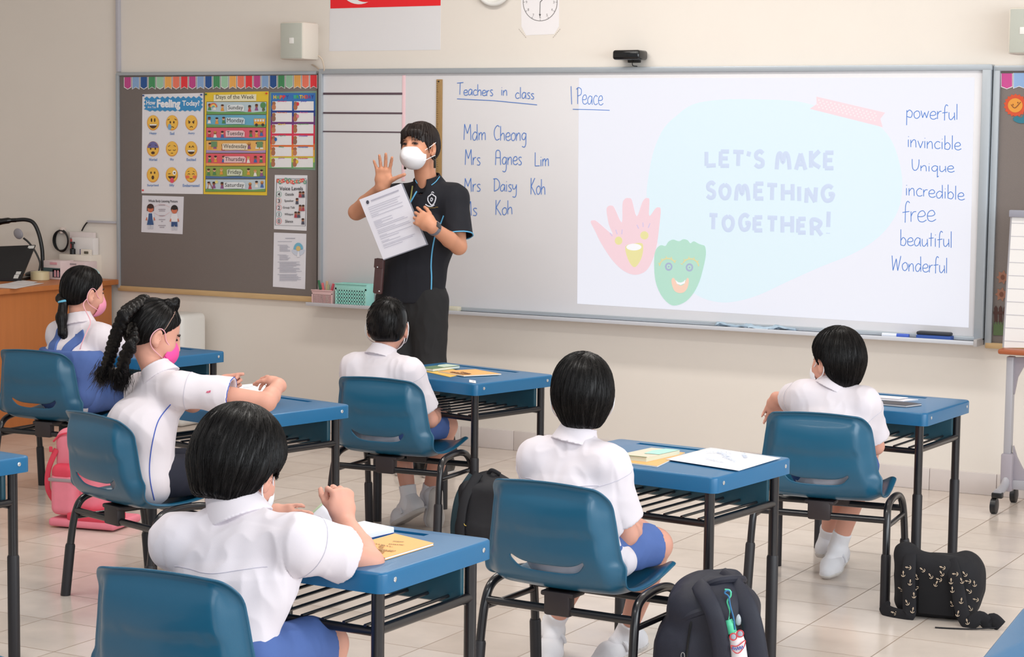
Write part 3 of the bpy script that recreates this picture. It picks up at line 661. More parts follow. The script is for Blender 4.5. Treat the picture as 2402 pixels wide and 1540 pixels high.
a = slide(5); a.poly([(103, 815), (118, 806), (140, 815), (218, 880), (200, 830), (187, 755), (195, 732), (215, 728), (230, 742), (268, 818), (272, 720), (285, 692), (305, 688), (322, 700), (347, 785), (375, 715), (390, 692), (405, 688), (415, 700), (414, 782), (445, 745), (462, 737), (475, 750), (468, 830), (455, 930), (430, 1020), (395, 1075), (340, 1095), (280, 1075), (220, 1020), (160, 930), (125, 860)], lit('pink', (250, 219, 226)), 4); a.put('pink_hand', SL)
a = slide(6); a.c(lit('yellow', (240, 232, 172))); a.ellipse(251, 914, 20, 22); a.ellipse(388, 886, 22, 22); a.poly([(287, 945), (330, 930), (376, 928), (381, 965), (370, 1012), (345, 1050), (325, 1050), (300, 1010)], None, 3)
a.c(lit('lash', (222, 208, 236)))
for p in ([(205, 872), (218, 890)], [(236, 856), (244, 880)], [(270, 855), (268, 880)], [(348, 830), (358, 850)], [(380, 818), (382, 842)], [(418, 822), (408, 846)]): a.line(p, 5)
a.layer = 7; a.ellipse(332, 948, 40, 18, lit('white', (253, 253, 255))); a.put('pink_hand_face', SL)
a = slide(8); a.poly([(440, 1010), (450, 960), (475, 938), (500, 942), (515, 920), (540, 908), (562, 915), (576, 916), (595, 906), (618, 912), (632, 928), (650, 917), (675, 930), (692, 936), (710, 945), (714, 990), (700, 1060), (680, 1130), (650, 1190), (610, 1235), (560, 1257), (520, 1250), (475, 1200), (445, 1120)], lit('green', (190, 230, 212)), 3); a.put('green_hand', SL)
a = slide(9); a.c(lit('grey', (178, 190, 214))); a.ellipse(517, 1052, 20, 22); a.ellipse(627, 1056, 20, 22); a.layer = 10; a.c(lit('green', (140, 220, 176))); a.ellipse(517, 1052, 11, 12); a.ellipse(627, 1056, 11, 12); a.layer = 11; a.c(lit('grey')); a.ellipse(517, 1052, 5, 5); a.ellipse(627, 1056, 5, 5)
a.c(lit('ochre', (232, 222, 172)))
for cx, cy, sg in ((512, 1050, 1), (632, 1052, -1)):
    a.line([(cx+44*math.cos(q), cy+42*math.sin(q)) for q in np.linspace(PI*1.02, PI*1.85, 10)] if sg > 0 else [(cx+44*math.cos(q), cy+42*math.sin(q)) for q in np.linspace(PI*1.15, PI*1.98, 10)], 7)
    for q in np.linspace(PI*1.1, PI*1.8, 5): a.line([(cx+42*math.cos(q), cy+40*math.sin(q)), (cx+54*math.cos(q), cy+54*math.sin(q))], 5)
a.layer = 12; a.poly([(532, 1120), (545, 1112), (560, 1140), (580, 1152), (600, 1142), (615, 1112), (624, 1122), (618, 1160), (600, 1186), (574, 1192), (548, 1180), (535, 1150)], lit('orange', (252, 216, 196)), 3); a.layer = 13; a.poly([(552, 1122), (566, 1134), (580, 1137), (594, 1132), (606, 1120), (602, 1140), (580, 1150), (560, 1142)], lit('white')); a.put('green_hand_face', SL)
# the slide's rounded capitals: strokes in a unit box
CAPS = {'L': '!0,1 0,0 1,.04', 'E': '!1,1 .04,1 0,0 1,0;0,.52 .85,.52', 'T': '!0,1 1,.97;.5,.97 .47,0', "'": '!.7,1 .2,0', 'S': '.95,.86 .6,1 .15,.86 .15,.6 .5,.5 .9,.36 .85,.08 .4,0 0,.14', 'M': '0,0 .06,.6 .16,.92 .32,.92 .48,.42 .62,.92 .8,.92 .92,.6 1,0', 'A': '!0,0 .5,1 1,0;.2,.34 .8,.34', 'K': '!0,1 0,0;.95,1 .05,.42 1,0',
        'O': '.5,1 .12,.8 .05,.4 .3,.03 .7,.03 .95,.4 .88,.8 .5,1', 'H': '!0,1 0,0;1,1 1,0;0,.5 1,.5', 'I': '!.5,1 .5,0', 'N': '!0,0 .08,.95 .9,.05 1,1', 'G': '.92,.86 .55,1 .12,.8 .03,.4 .3,.03 .75,.06 .95,.3 .95,.46 .58,.44', 'R': '.04,0 .04,.5 .04,.98 .5,1 .9,.8 .6,.5 .1,.46;!.5,.46 1,0', '!': '!.6,1 .5,.3;.45,.03 .45,0'}
def strokes(s):
    for part in s.split(';'):
        sharp = part.startswith('!'); p = [np.array([float(v) for v in q.split(',')]) for q in part.lstrip('!').split()]
        if sharp:
            for i in range(len(p)-1): yield [p[i], p[i+1]]
        else: yield p if len(p) < 3 else crom(p, 5)
def flatten(mb, off, k=.06): mb.v = [np.column_stack([v[:, 0], WALL_Y-off+(v[:, 1]-(WALL_Y-off))*k, v[:, 2]]) for v in mb.v]; return mb
def hand(mb, fr, s, r, sharp_all=False):
    for p in strokes(s): mb.tube([wpt(*fr(q), OFFB+.001) for q in p], r, 8)
ROWS = [("LET'SMAKE", [(713, 772, 438, 522), (788, 842, 436, 522), (855, 920, 437, 522), (936, 950, 440, 468), (972, 1024, 434, 527), (1084, 1166, 442, 542), (1188, 1248, 446, 543), (1268, 1324, 432, 532), (1342, 1396, 442, 535)]),
        ('SOMETHING', [(718, 766, 600, 692), (785, 848, 612, 693), (868, 948, 615, 706), (972, 1024, 606, 696), (1036, 1098, 612, 703), (1118, 1180, 608, 706), (1200, 1220, 622, 708), (1242, 1304, 626, 718), (1328, 1396, 618, 708)]),
        ('TOGETHER!', [(730, 780, 772, 858), (801, 866, 779, 862), (891, 950, 771, 862), (968, 1018, 785, 864), (1038, 1098, 786, 870), (1116, 1178, 778, 876), (1200, 1248, 793, 876), (1270, 1334, 798, 890), (1350, 1378, 752, 884)])]
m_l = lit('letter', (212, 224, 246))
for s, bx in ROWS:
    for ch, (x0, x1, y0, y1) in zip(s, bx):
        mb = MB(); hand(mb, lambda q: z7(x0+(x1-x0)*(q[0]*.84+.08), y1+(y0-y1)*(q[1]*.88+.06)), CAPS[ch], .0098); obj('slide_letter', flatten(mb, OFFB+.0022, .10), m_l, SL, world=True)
# handwriting in blue marker
G = {'T': (7, '!0,9.8 7,10.6;3.6,10 3,0'), 'e': (5, '.5,2.5 3,2.6 4.4,3.6 3.4,5.2 1.6,4.8 .5,3 1,.6 3,0 5,1'), 'a': (5.4, '4.4,4.5 2.5,5.2 .5,3 1,.3 3,.6 4.4,3.5;!4.4,5 4.5,.4 5,0'), 'c': (4.8, '4.3,4.5 2.5,5.2 .6,3 1.2,.4 3,0 4.5,.8'), 'h': (5, '!.6,10 .5,0;.5,3 2.4,5 3.9,4.2 4.2,0'), 'r': (3.6, '!.5,5 .5,0;.5,2.6 1.6,4.6 3.2,5'), 's': (4, '3.5,4.8 2,5.2 .8,4.2 2,2.8 3.4,1.5 2.5,.1 .5,.3'), 'i': (2, '!.8,5 .8,0;.9,6.8 .9,7.2'), 'n': (5, '!.5,5 .5,0;.5,2.6 2.2,5 3.7,4.4 4,0'), 'l': (2, '!.9,10 .8,0'),
     'P': (5.4, '!1.2,9.5 1.2,0;0,9 2,10.2 4.7,9 4.3,6 1.4,5'), 'M': (7.4, '!.5,0 1,10 3.4,4 6,10 6.5,0'), 'd': (5.6, '4.3,4.5 2.5,5.2 .6,3 1.2,.3 3,.4 4.4,3;!4.5,10 4.6,0'), 'm': (7, '!.5,5 .5,0;.5,3 1.9,5 2.9,4.4 3.1,0;3.1,3 4.6,5 5.8,4.4 6,0'), 'C': (6, '5.5,9 3.5,10 1,7.5 .6,3.5 2.5,.2 5.5,1'), 'o': (5, '2.5,5.2 .6,3.5 1,.6 2.8,0 4.5,2 4,4.6 2.4,5.2'), 'g': (5.4, '4.3,4.5 2.5,5.2 .6,3.2 1.2,.8 3,.6 4.4,3;4.5,5 4.4,1 4.2,-3 2.8,-4.8 .8,-4.2'), 'A': (6.4, '.5,0 .8,5 1,9 2.8,10.2 4.8,9 5.1,5 5.3,0;!.8,5 5.2,5'), 'L': (5.4, '!.8,10 .7,.1 5,.2'),
     'D': (6.4, '!1.2,9.5 1,0;0,9.6 3.5,9.6 6,6.4 5,2 1,0'), 'y': (5, '.5,5 .8,2 2.5,1.6 4,4;4.2,5 4.1,1 3.8,-3 2.4,-4.8 .5,-4.2'), 'K': (6, '!1,10 .8,0;!4.8,10 1.1,5 5.5,-.3'), 'p': (5, '!.7,5 .5,-4.6;.6,3.5 2.5,5.2 4.4,3.5 3.5,.6 .8,1'), 'w': (6, '!.3,5 1.4,.2 2.8,4 4.1,.2 5.5,5'), 'f': (4.2, '4,9.2 2.9,10 1.9,8 1.7,4 1.6,-.6;!.2,4.4 3.8,5'), 'u': (5, '.5,5 .6,1.2 2,.2 4,2.5;!4.1,5 4.3,0'), 'v': (4.2, '!.3,5 2,0 3.8,5'), 'b': (5, '!.8,10 .7,.2;.7,3 2.5,5 4.4,3 3.3,.1 .8,.3'), 'q': (5.3, '4.2,4.5 2.5,5.2 .6,3.2 1.2,.8 3,.6 4.2,3;!4.3,5 4.1,-4.6 5,-3.6'), 't': (4, '!1.9,8.5 1.7,0;!.2,5 3.6,5.4'), 'U': (5.6, '.5,10 .5,6 .8,2 2.2,.2 4,2 4.8,6 4.9,10'), 'W': (7.6, '!.3,10 1,0 3.5,8 4.6,0 7,10')}
M_INK = mat('blue_marker_ink', (66, 122, 206), .5, noise=.12, nscale=80)
WORDS = [('Teachers', 1072, 1157, 222, 225, 26), ('in', 1175, 1191, 224, 224, 26), ('class', 1208, 1253.5, 229.5, 232, 27), ('Peace', 1352, 1415, 243, 247, 40), ('Mdm', 1087, 1141, 328, 329, 36), ('Cheong', 1158, 1236, 329, 329.5, 34), ('Mrs', 1090, 1127.6, 386.5, 386.5, 35), ('Agnes', 1161, 1224.6, 387, 386.5, 36), ('Lim', 1253.5, 1289, 389.5, 389, 32), ('Mrs', 1088.6, 1128, 450, 449, 34), ('Daisy', 1157, 1213.5, 448.7, 448, 32), ('Koh', 1243.6, 1280, 455, 455, 37), ('Ms', 1086, 1120, 504, 505, 33), ('Koh', 1161, 1203, 502.5, 502.5, 34),
         ('powerful', 2124.8, 2248.6, 276, 281, 36), ('invincible', 2128, 2255, 345, 352, 34), ('Unique', 2138, 2239, 399, 404.5, 27), ('incredible', 2123.5, 2263, 457, 469, 34), ('free', 2116, 2195.5, 519, 520, 48), ('beautiful', 2110.6, 2235, 575, 580, 38), ('Wonderful', 2091.6, 2224, 633, 640, 36)]
HW = thing('handwriting', 'blue marker handwriting listing teachers and praise words on the whiteboard', 'handwriting', wpt(1700, 400, OFFB))
rj = random.Random(2)
for s, x0, x1, b0, b1, cap in WORDS:
    Wd = sum(G[c][0] for c in s); mb = MB(); cx = 0
    for c in s:
        j = rj.uniform(-.25, .25); k = rj.uniform(.93, 1.05)
        for p in strokes(G[c][1]):
            q = [wpt(x0+(x1-x0)*(cx+u)/Wd, b0+(b1-b0)*(cx+u)/Wd-(v*k+j)*cap/10, OFFB+.0014) for u, v in p]; mb.tube(q, .00185, 6)
        cx += G[c][0]
    obj('word', flatten(mb, OFFB+.0014, .15), M_INK, HW, world=True)
for pts in ([(1072, 231.6), (1160, 236), (1259.6, 245.6)], [(1343.5, 256), (1390, 257), (1430, 258.7)], [(1339.4, 202), (1340, 225), (1341, 244.4)]):
    obj('underline' if pts[0][1] != 202 else 'stroke', flatten(MB().tube([wpt(*p, OFFB+.0014) for p in pts], .0018, 6), OFFB+.0014, .15), M_INK, HW, world=True)
# tape lines, pink strip, wooden rule
for k, y in enumerate((219.5, 265, 309)):
    t = thing('magnetic_strip', ['top', 'middle', 'bottom'][k]+' dark horizontal strip of the three on the whiteboard', 'strip', wpt(850, y, OFFB), 0, 'dark strips on the whiteboard')
    obj('strip', wbox(MB(), 756.5, y-2.4, 943.5, y+2.4, OFFB+.0002, OFFB+.003), mat('dark_strip', (88, 68, 78), .5), t, world=True)
tag(obj('pink_strip', wbox(MB(), 943.5, 176, 949.5, 425, OFFB+.0002, OFFB+.002), mat('pale_pink_tape', (242, 206, 212), .5)), 'thin pale pink vertical strip on the whiteboard beside the dark strips', 'strip')
t = thing('metre_rule', 'wooden metre rule hanging upright on the whiteboard behind the teacher', 'ruler', wpt(1029, 300, OFFB))
obj('blade', wbox(MB(), 1023.5, 186, 1034.5, 470, OFFB+.0002, OFFB+.007, .001), mat('rule_wood', (166, 132, 84), .45, noise=.2, nscale=10, stretch=(30, 1, 3)), t, world=True)
a = wall_art(OFFB+.0075)
for k in range(56): a.rect(1024, 190+k*5, 1026.4+(1.6 if k % 5 == 0 else 0), 190.8+k*5, (96, 70, 44))
a.put('graduation_marks', t)
obj('hanging_hole', MB().lathe(wpt(1029, 191, OFFB+.0075), [(.004, -.0004), (.004, .0004)], 12, 'y'), M_BLACK, t, world=True)
# ------------------------------------------------------------------ chairs and desks
M_BLUE = mat('blue_plastic', (24, 88, 118), 0.32, noise=.10, nscale=9, bump=.06, bscale=600, coat=.15)
M_DESK = mat('blue_desk_plastic', (22, 100, 146), 0.34, noise=.06, nscale=9, bump=.08, bscale=700, coat=.1)
M_TEAL = mat('dark_teal_plastic', (24, 72, 88), 0.45, noise=.08)
M_STEEL = mat('black_painted_steel', (24, 22, 26), 0.28, noise=.08, coat=.3)
M_SLEEVE = mat('black_leg_sleeve', (34, 32, 36), 0.5)
M_CLAMP = mat('brown_black_clamp', (46, 38, 40), 0.45)
M_CHROME = mat('bright_bolt', (220, 224, 228), 0.2, metal=.9)

def chair_shell():
    prof = np.array([(-.226, .640), (-.214, .634), (-.208, .606), (-.205, .56), (-.201, .52), (-.196, .46), (-.186, .412), (-.166, .374), (-.130, .350), (-.06, .339), (.03, .341), (.11, .352), (.165, .362), (.195, .362), (.208, .350)])
    P = np.array(crom([np.append(p, 0) for p in prof], 10))[:, :2]
    s = np.concatenate([[0], np.cumsum(np.linalg.norm(np.diff(P, axis=0), axis=1))]); Lt = s[-1]
    at = lambda t: np.array([np.interp(t, s, P[:, 0]), np.interp(t, s, P[:, 1])])
    sz = lambda z: s[np.argmin(np.abs(P[:60, 1]-z))]
    half = lambda t: np.interp(t, [0, sz(.52), sz(.41), sz(.35), .62*Lt, Lt], [.168, .186, .202, .212, .208, .188])
    sa = sz(.418); sb = sa+.018                                  # the row band that becomes the hand slot
    us = np.concatenate([np.linspace(-1, -.8, 6), np.linspace(-.8, .8, 33)[1:-1], np.linspace(.8, 1, 6)])
    base = np.concatenate([np.linspace(0, .05, 9), np.linspace(.05, sa, 12)[1:], [sb], np.linspace(sb, Lt-.04, 22)[1:], np.linspace(Lt-.04, Lt, 6)[1:]])
    ia = list(base).index(sa)
    rows = []
    for t0 in base:
        row = []
        for u in us:
            k = max(0, 1-(abs(u)/.56)**2); ends = np.clip((abs(u)-.40)/.16, 0, 1)
            bend = -.026*np.clip(abs(u)/.56, 0, 1)**4 if abs(u) < .56 else -.026*max(0, 1-(abs(u)-.56)/.2)
            a_, b_ = sa+bend*.9, sb+bend*.9-(.010*ends if abs(u) < .58 else .010*max(0, 1-(abs(u)-.58)/.2))
            t = np.interp(t0, [0, sa, sb, Lt], [0, a_, b_, Lt])
            p = at(t); d = at(min(Lt, t+.004))-at(max(0, t-.004)); d /= np.linalg.norm(d); n = np.array([-d[1], d[0]])
            if n[0] < 0 and n[1] < 0: n = -n
            wv = half(t)
            if t < .06: wv -= .055*(1-math.sqrt(max(0, 1-((.06-t)/.06)**2)))
            if t > Lt-.05: wv -= .04*(1-math.sqrt(max(0, 1-((t-Lt+.05)/.05)**2)))
            back = np.interp(t, [sz(.40), sz(.345)+.05], [1, .45]); au = abs(u)
            off = (max(0, au-.77)/.23)**1.1*.048*back
            off -= .004*np.clip((au-.0), 0, .7)*0
            off += -.008*(1-np.clip((t-sz(.515))/.010, 0, 1))*(1 if au < .74 else max(0, 1-(au-.74)/.08))*np.clip((t-.02)/.03, 0, 1)
            off += .016*(1-au*au)*-1*np.clip(t/.1, 0, 1)*np.interp(t, [sz(.45), sz(.36)], [1, .5])
            lip = np.clip((au-.95)/.05, 0, 1); off -= .012*lip
            if t < .10: n = np.array([1., 0.]); off *= np.clip((t-.012)/.05, 0, 1)
            y, z = p+n*off; z -= .006*au*au*np.clip(1-t/.1, 0, 1)
            row.append((u*wv+math.copysign(.004*lip, u), y, z))
        rows.append(row)
    mb = MB().sheet(rows); nc = len(us)
    keep = []
    for i in range(len(rows)-1):
        for j in range(nc-1):
            if i == ia and abs((us[j]+us[j+1])/2) < .56: continue
            keep.append((i*nc+j, i*nc+j+1, (i+1)*nc+j+1, (i+1)*nc+j))
    mb.f = keep; mb.mi = [0]*len(keep)
    return mb
def make_chair(label):
    t = thing('student_chair', label, 'chair', group=None)
    sh = obj('seat_shell', chair_shell(), M_BLUE, t, angle=180)
    so = sh.modifiers.new('thickness', 'SOLIDIFY'); so.thickness = .0055; so.offset = 0
    sb = sh.modifiers.new('smooth', 'SUBSURF'); sb.levels = 1; sb.render_levels = 1
    for sx in (-1, 1):
        pts = crom([(sx*.236, -.168, 0), (sx*.232, -.150, .17), (sx*.228, -.132, .275), (sx*.224, -.105, .322), (sx*.222, -.04, .338), (sx*.222, .05, .338), (sx*.224, .105, .320), (sx*.228, .132, .275), (sx*.232, .150, .17), (sx*.236, .168, 0)], 8)
        f = obj('side_frame', MB().tube(pts, .0125, 12), M_STEEL, t, angle=180)
        for sy in (-1, 1): obj('leg_sleeve', MB().tube([(sx*.236, sy*.168, 0), (sx*.232, sy*.1505, .165), (sx*.2318, sy*.1498, .172)], [.0165, .0165, .0145], 14), M_SLEEVE, f)
        obj('side_stretcher', MB().tube([(sx*.229, -.136, .262), (sx*.229, .136, .262)], .0085, 10), M_STEEL, t)
    for y in (-.129, .129): obj('crossbar', MB().tube([(-.228, y, .282), (.228, y, .282)], .0115, 12), M_STEEL, t)
    mb = MB().box((0, -.129, .300), (.080, .034, .066), .008); mb.box((0, -.110, .326), (.10, .07, .014), .005)
    obj('seat_clamp', mb, M_CLAMP, t)
    obj('seat_clamp', MB().box((0, .129, .306), (.09, .034, .06), .008), M_CLAMP, t)
    return t
def desk_top():
    b = bmesh.new(); bmesh.ops.create_cube(b, size=1)
    for v in b.verts: v.co = Vector((v.co.x*.60, v.co.y*.46, v.co.z*.046+.582))
    ve = [e for e in b.edges if abs(e.verts[0].co.z-e.verts[1].co.z) > .02]
    bmesh.ops.bevel(b, geom=ve, offset=.022, segments=5, profile=.5, affect='EDGES')
    te = [e for e in b.edges if e.verts[0].co.z > .6 and e.verts[1].co.z > .6]
    bmesh.ops.bevel(b, geom=te, offset=.007, segments=3, profile=.5, affect='EDGES')
    for co, no in (((-.2, 0, 0), (1, 0, 0)), ((.15, 0, 0), (1, 0, 0)), ((0, .165, 0), (0, 1, 0)), ((0, .190, 0), (0, 1, 0))):
        bmesh.ops.bisect_plane(b, geom=list(b.verts)+list(b.edges)+list(b.faces), plane_co=co, plane_no=no)
    f = [q for q in b.faces if q.normal.z > .9 and -.2 < q.calc_center_median().x < .15 and .165 < q.calc_center_median().y < .19]
    r = bmesh.ops.extrude_face_region(b, geom=f); bmesh.ops.translate(b, vec=(0, 0, -.010), verts=[v for v in r['geom'] if isinstance(v, bmesh.types.BMVert)])
    bmesh.ops.delete(b, geom=f, context='FACES')
    return MB().bm(b)
def make_desk(label):
    t = thing('student_desk', label, 'desk')
    obj('desktop', desk_top(), M_DESK, t, angle=35)
    obj('back_panel', MB().box((0, .165, .510), (.515, .018, .105), .006), M_TEAL, t)
    for sx in (-1, 1):
        for sy in (-1, 1):
            x, y = sx*.262, sy*.192
            l = obj('leg', MB().tube([(x, y, .30), (x, y, .565)], .0145, 14), M_STEEL, t)
            obj('leg_sleeve', MB().tube([(x, y, 0), (x, y, .31), (x, y, .316)], [.0175, .0175, .015], 14), M_SLEEVE, l)
            obj('bolt', MB().lathe((sx*.300, sy*.185, .585), [(.006, -.001), (.006, .002), (.003, .003)], 10, 'x') if sx > 0 else MB().lathe((sx*.300, sy*.185, .585), [(.006, .001), (.006, -.002), (.003, -.003)], 10, 'x'), M_CHROME, t)
        obj('side_rail', MB().tube([(sx*.262, -.192, .470), (sx*.262, .192, .470)], .0115, 12), M_STEEL, t)
    for y in (-.180, .180): obj('cross_rail', MB().tube([(-.262, y, .462), (.262, y, .462)], .0105, 12), M_STEEL, t)
    mb = MB()
    for k in range(9): mb.tube([(-.224+k*.056, -.185, .474), (-.224+k*.056, .185, .474)], .0042, 8)
    obj('wire_rack', mb, M_STEEL, t)
    return t
def rot2(x, y, th): c, s = math.cos(th), math.sin(th); return np.array([c*x-s*y, s*x+c*y])
CH = {'F': (-2.59, 3.455, 4), 'D1': (-2.40, 4.84, -2), 'C': (-4.02, 6.54, 3.5), 'R': (-2.300, 6.525, 6), 'B': (-4.175, 5.20, -17), 'P': (-5.71, 6.55, 5)}
CL = {'F': 'blue plastic chair nearest the camera, its legs out of the picture', 'D1': 'blue plastic chair of the pupil beside the navy backpack with bottle charms', 'C': 'blue plastic chair of the short haired boy in front of the standing teacher',
      'R': 'blue plastic chair between the anchor print bag and the whiteboard end', 'B': 'blue plastic chair under the girl with braids, turned to the side', 'P': 'blue plastic chair of the girl in the blue pinafore'}
ch0 = make_chair(CL['F'])
for i, (k, (x, y, a)) in enumerate(CH.items()):
    if i == 0: ch0.location = (x, y, 0); ch0.rotation_euler = (0, 0, rad(a)); ch0['group'] = 'blue plastic pupil chairs'
    else: copy_thing(ch0, (x, y, 0), rad(a), CL[k])
def desk_from(nr, a): c = rot2(-.30, .23, rad(a)); return (nr[0]+c[0], nr[1]+c[1], 0)
DK = {'F': ((-2.25, 3.585), -1.5), 'D1': ((-2.131, 5.111), -6.5), 'C': ((-3.735, 6.60), -13.0), 'R': ((-2.035, 6.745), -3), 'B': ((-3.905, 5.40), -12.5), 'P': ((-5.27, 6.56), -8), 'L': ((-4.02, 3.945), -8), 'X': ((-.36, 3.60), 5)}
DL = {'F': 'blue pupil desk with an orange booklet, in front of the nearest boy', 'D1': 'blue pupil desk with a big white drawing sheet on it', 'C': 'blue pupil desk with a green book and a white name sticker',
      'R': 'blue pupil desk standing in front of the end of the whiteboard', 'B': 'blue pupil desk of the girl reading a laminated sheet', 'P': 'blue pupil desk in front of the girl in the pinafore', 'L': 'blue pupil desk whose end and one leg show at the picture edge', 'X': 'blue pupil desk of which only one corner shows, near the anchor print bag'}
dk0 = make_desk(DL['F']); dk0['group'] = 'blue pupil desks'
DPOS = {}
for i, (k, (nr, a)) in enumerate(DK.items()):
    p = desk_from(nr, a); DPOS[k] = (p, rad(a))
    if i == 0: dk0.location = p; dk0.rotation_euler = (0, 0, rad(a))
    else: copy_thing(dk0, p, rad(a), DL[k])
pc = on_z(27, 1537, .635); pc = pc[:2]-rot2(.160, -.21, rad(3)); copy_thing(ch0, (pc[0], pc[1], 0), rad(3), 'blue plastic chair showing only a sliver of its back below the cut off desk')
# ------------------------------------------------------------------ people
M_SKIN = mat('skin', (218, 160, 140), 0.5, noise=.05, nscale=40, sss=.06, spec=.35)
M_SKIN2 = mat('skin_adult', (206, 146, 116), 0.48, noise=.05, nscale=40, sss=.06, spec=.35)
M_HAIR = mat('black_hair', (15, 12, 12), 0.36, noise=.3, nscale=60, spec=.22)
M_SHIRT = mat('white_cotton', (222, 214, 220), 0.85, noise=.02, nscale=8, bump=.12, bscale=900)
M_SEAM = mat('shirt_seam', (196, 192, 204), 0.9)
M_SHORT = mat('blue_school_cloth', (78, 104, 164), 0.85, noise=.08, nscale=20, bump=.15, bscale=900)
M_NAVY = mat('navy_cloth', (26, 28, 44), 0.85, noise=.1, bump=.1, bscale=900)
M_SHOE = mat('white_canvas_shoe', (224, 222, 226), 0.7, noise=.03, bump=.1, bscale=500)
M_SOLE = mat('shoe_sole', (206, 200, 196), 0.7, noise=.06)
M_SOCK = mat('white_sock', (236, 234, 238), 0.95, bump=.3, bscale=700)
M_MASKW = mat('white_mask', (240, 240, 244), 0.75, noise=.02)
M_EYE = mat('dark_eye', (26, 18, 16), 0.2); M_LASH = mat('eyebrow', (52, 38, 34), 0.7)
class Frame:
    """a chair's own frame: x to the sitter's right, y the way the chair faces"""
    def __init__(s, x, y, deg): s.o = np.array([x, y, 0.]); s.a = rad(deg); c, n = math.cos(s.a), math.sin(s.a); s.R = np.array([[c, n, 0], [-n, c, 0], [0, 0, 1]])
    def loc(s, w_): return s.R @ (np.asarray(w_)-s.o)
    def y(s, px, py, yl):
        n = s.R[1]; d = ray(px, py); t = ((s.o+n*yl-CPOS) @ n)/(d @ n); return s.loc(CPOS+d*t)
    def z(s, px, py, z): return s.loc(on_z(px, py, z))
def head_frame(yaw, pitch, roll=0.0):
    y, p, r_ = rad(yaw), rad(pitch), rad(roll)
    f = np.array([-math.sin(y)*math.cos(p), math.cos(y)*math.cos(p), -math.sin(p)]); r = np.array([math.cos(y), math.sin(y), 0]); u = np.cross(r, f)
    return r*math.cos(r_)+u*math.sin(r_), f, u*math.cos(r_)-r*math.sin(r_)
class Flat:                                   # cone whose far end is cut square
    def __init__(s, a, b, ra, rb): s.c = Cone(a, b, ra, rb); s.a, s.b, s.ra, s.rb = s.c.a, s.c.b, ra, rb; s.lo, s.hi = s.c.lo, s.c.hi
    def __call__(s, X, Y, Z):
        ab = s.b-s.a; L = np.linalg.norm(ab); d = ab/L; qx, qy, qz = X-s.a[0], Y-s.a[1], Z-s.a[2]
        h = qx*d[0]+qy*d[1]+qz*d[2]; hc = np.maximum(h, 0); qx, qy, qz = qx-hc*d[0], qy-hc*d[1], qz-hc*d[2]
        return np.maximum(np.sqrt(qx*qx+qy*qy+qz*qz)-(s.ra+(s.rb-s.ra)*np.clip(h/L, 0, 1)), h-L)
def head_ops(hc, B, s=1.0, adult=False, nose=True):
    r, f, u = B; Bm = np.array([r, f, u]); P = lambda a, b, c: hc+s*(a*r+b*f+c*u)
    o = [('+', Ell(P(0, -.012, .022), np.array((.072, .086, .078))*s, Bm), 0), ('+', Ell(P(0, .018, -.03), np.array((.060, .064, .068))*s, Bm), .03*s), ('+', Ell(P(0, .044, -.078), np.array((.028, .026, .022))*s, Bm), .03*s)]
    for sx in (-1, 1):
        o.append(('+', Ell(P(sx*.032, .050, -.036), np.array((.028, .024, .028))*s, Bm), .02*s))
        o.append(('-', Ell(P(sx*.028, .088, .002), np.array((.018, .016, .012))*s, Bm), .012*s))
        er = nrm(r*sx*.9-f*.45); eb = np.array([er, nrm(np.cross(u, er)), u])
        o += [('+', Ell(P(sx*.074, -.006, -.016), np.array((.008, .019, .028))*s, eb), .006*s), ('-', Ell(P(sx*.083, .002, -.014), np.array((.006, .010, .016))*s, eb), .004*s), ('+', Ell(P(sx*.071, .004, -.040), np.array((.007, .009, .010))*s, eb), .006*s)]
    if nose: o += [('+', Cone(P(0, .080, .006), P(0, .094, -.026), .008*s, .011*s), .014*s), ('+', Ell(P(0, .078, -.052), np.array((.020, .008, .006))*s, Bm), .008*s)]
    return o
def hand_ops(wr, d, n, side, s=.7, curl=(.5, .5, .5, .5), spread=.12, th=(.55, .7, .35), thc=.4, k=.008):
    """palm, four jointed fingers of unequal length and a thumb leaving the side of the palm; d wrist->knuckles, n the way the palm faces"""
    d = nrm(d); n = nrm(np.asarray(n)-d*(np.asarray(n) @ d)); t = np.cross(d, n)*side; o = []
    P = lambda a, b, c=0: wr+s*(a*d+b*t+c*n)
    o.append(('+', Cone(P(-.01, 0), P(.03, .002), .026*s, .026*s, t, .80), .02*s))
    o.append(('+', Cone(P(.03, .004), P(.078, .002), .0165*s, .0145*s, t, .40), .02*s)); o.append(('+', Cone(P(.02, .022, .008), P(.05, .030, .008), .016*s, .012*s), .014*s))
    for i, (b, L, r_) in enumerate(((.031, .072, .0088), (.0105, .080, .0092), (-.0105, .073, .0088), (-.030, .056, .0078))):
        p = P(.082-(.004, 0, .003, .012)[i], b); a = 0; dd = nrm(d+t*spread*(1.2, .3, -.5, -1.4)[i])
        o.append(('+', Cone(P(.05, b*.8), p, r_*s, r_*s), k*s))
        for j, (fr, cf) in enumerate(((.46, 1.0), (.30, 1.25), (.24, .9))):
            a += curl[i]*cf; q = p+s*L*fr*(math.cos(a)*dd+math.sin(a)*n); o.append(('+', Cone(p, q, r_*s*(1-.08*j), r_*s*(.92-.09*j)), .003*s)); p = q
    p = P(.022, .026, .006); dd = nrm(th[0]*d+th[1]*t+th[2]*n)
    for j, (L, r_) in enumerate(((.044, .0125), (.034, .0102), (.028, .009))):
        q = p+s*L*dd; o.append(('+', Cone(p, q, r_*s, r_*s*.9), .008*s if j == 0 else .003*s)); p = q; dd = nrm(dd+thc*(n*.5-t*.6+d*.3))
    return o
def tuft(mb, P, wd):                          # tapered three-sided strand
    P = np.asarray(P); n = len(P); r = [wd*(1-.85*(k/(n-1))**1.5)*(.6 if k == 0 else 1) for k in range(n)]; mb.tube(P, r, 3, cap=False)
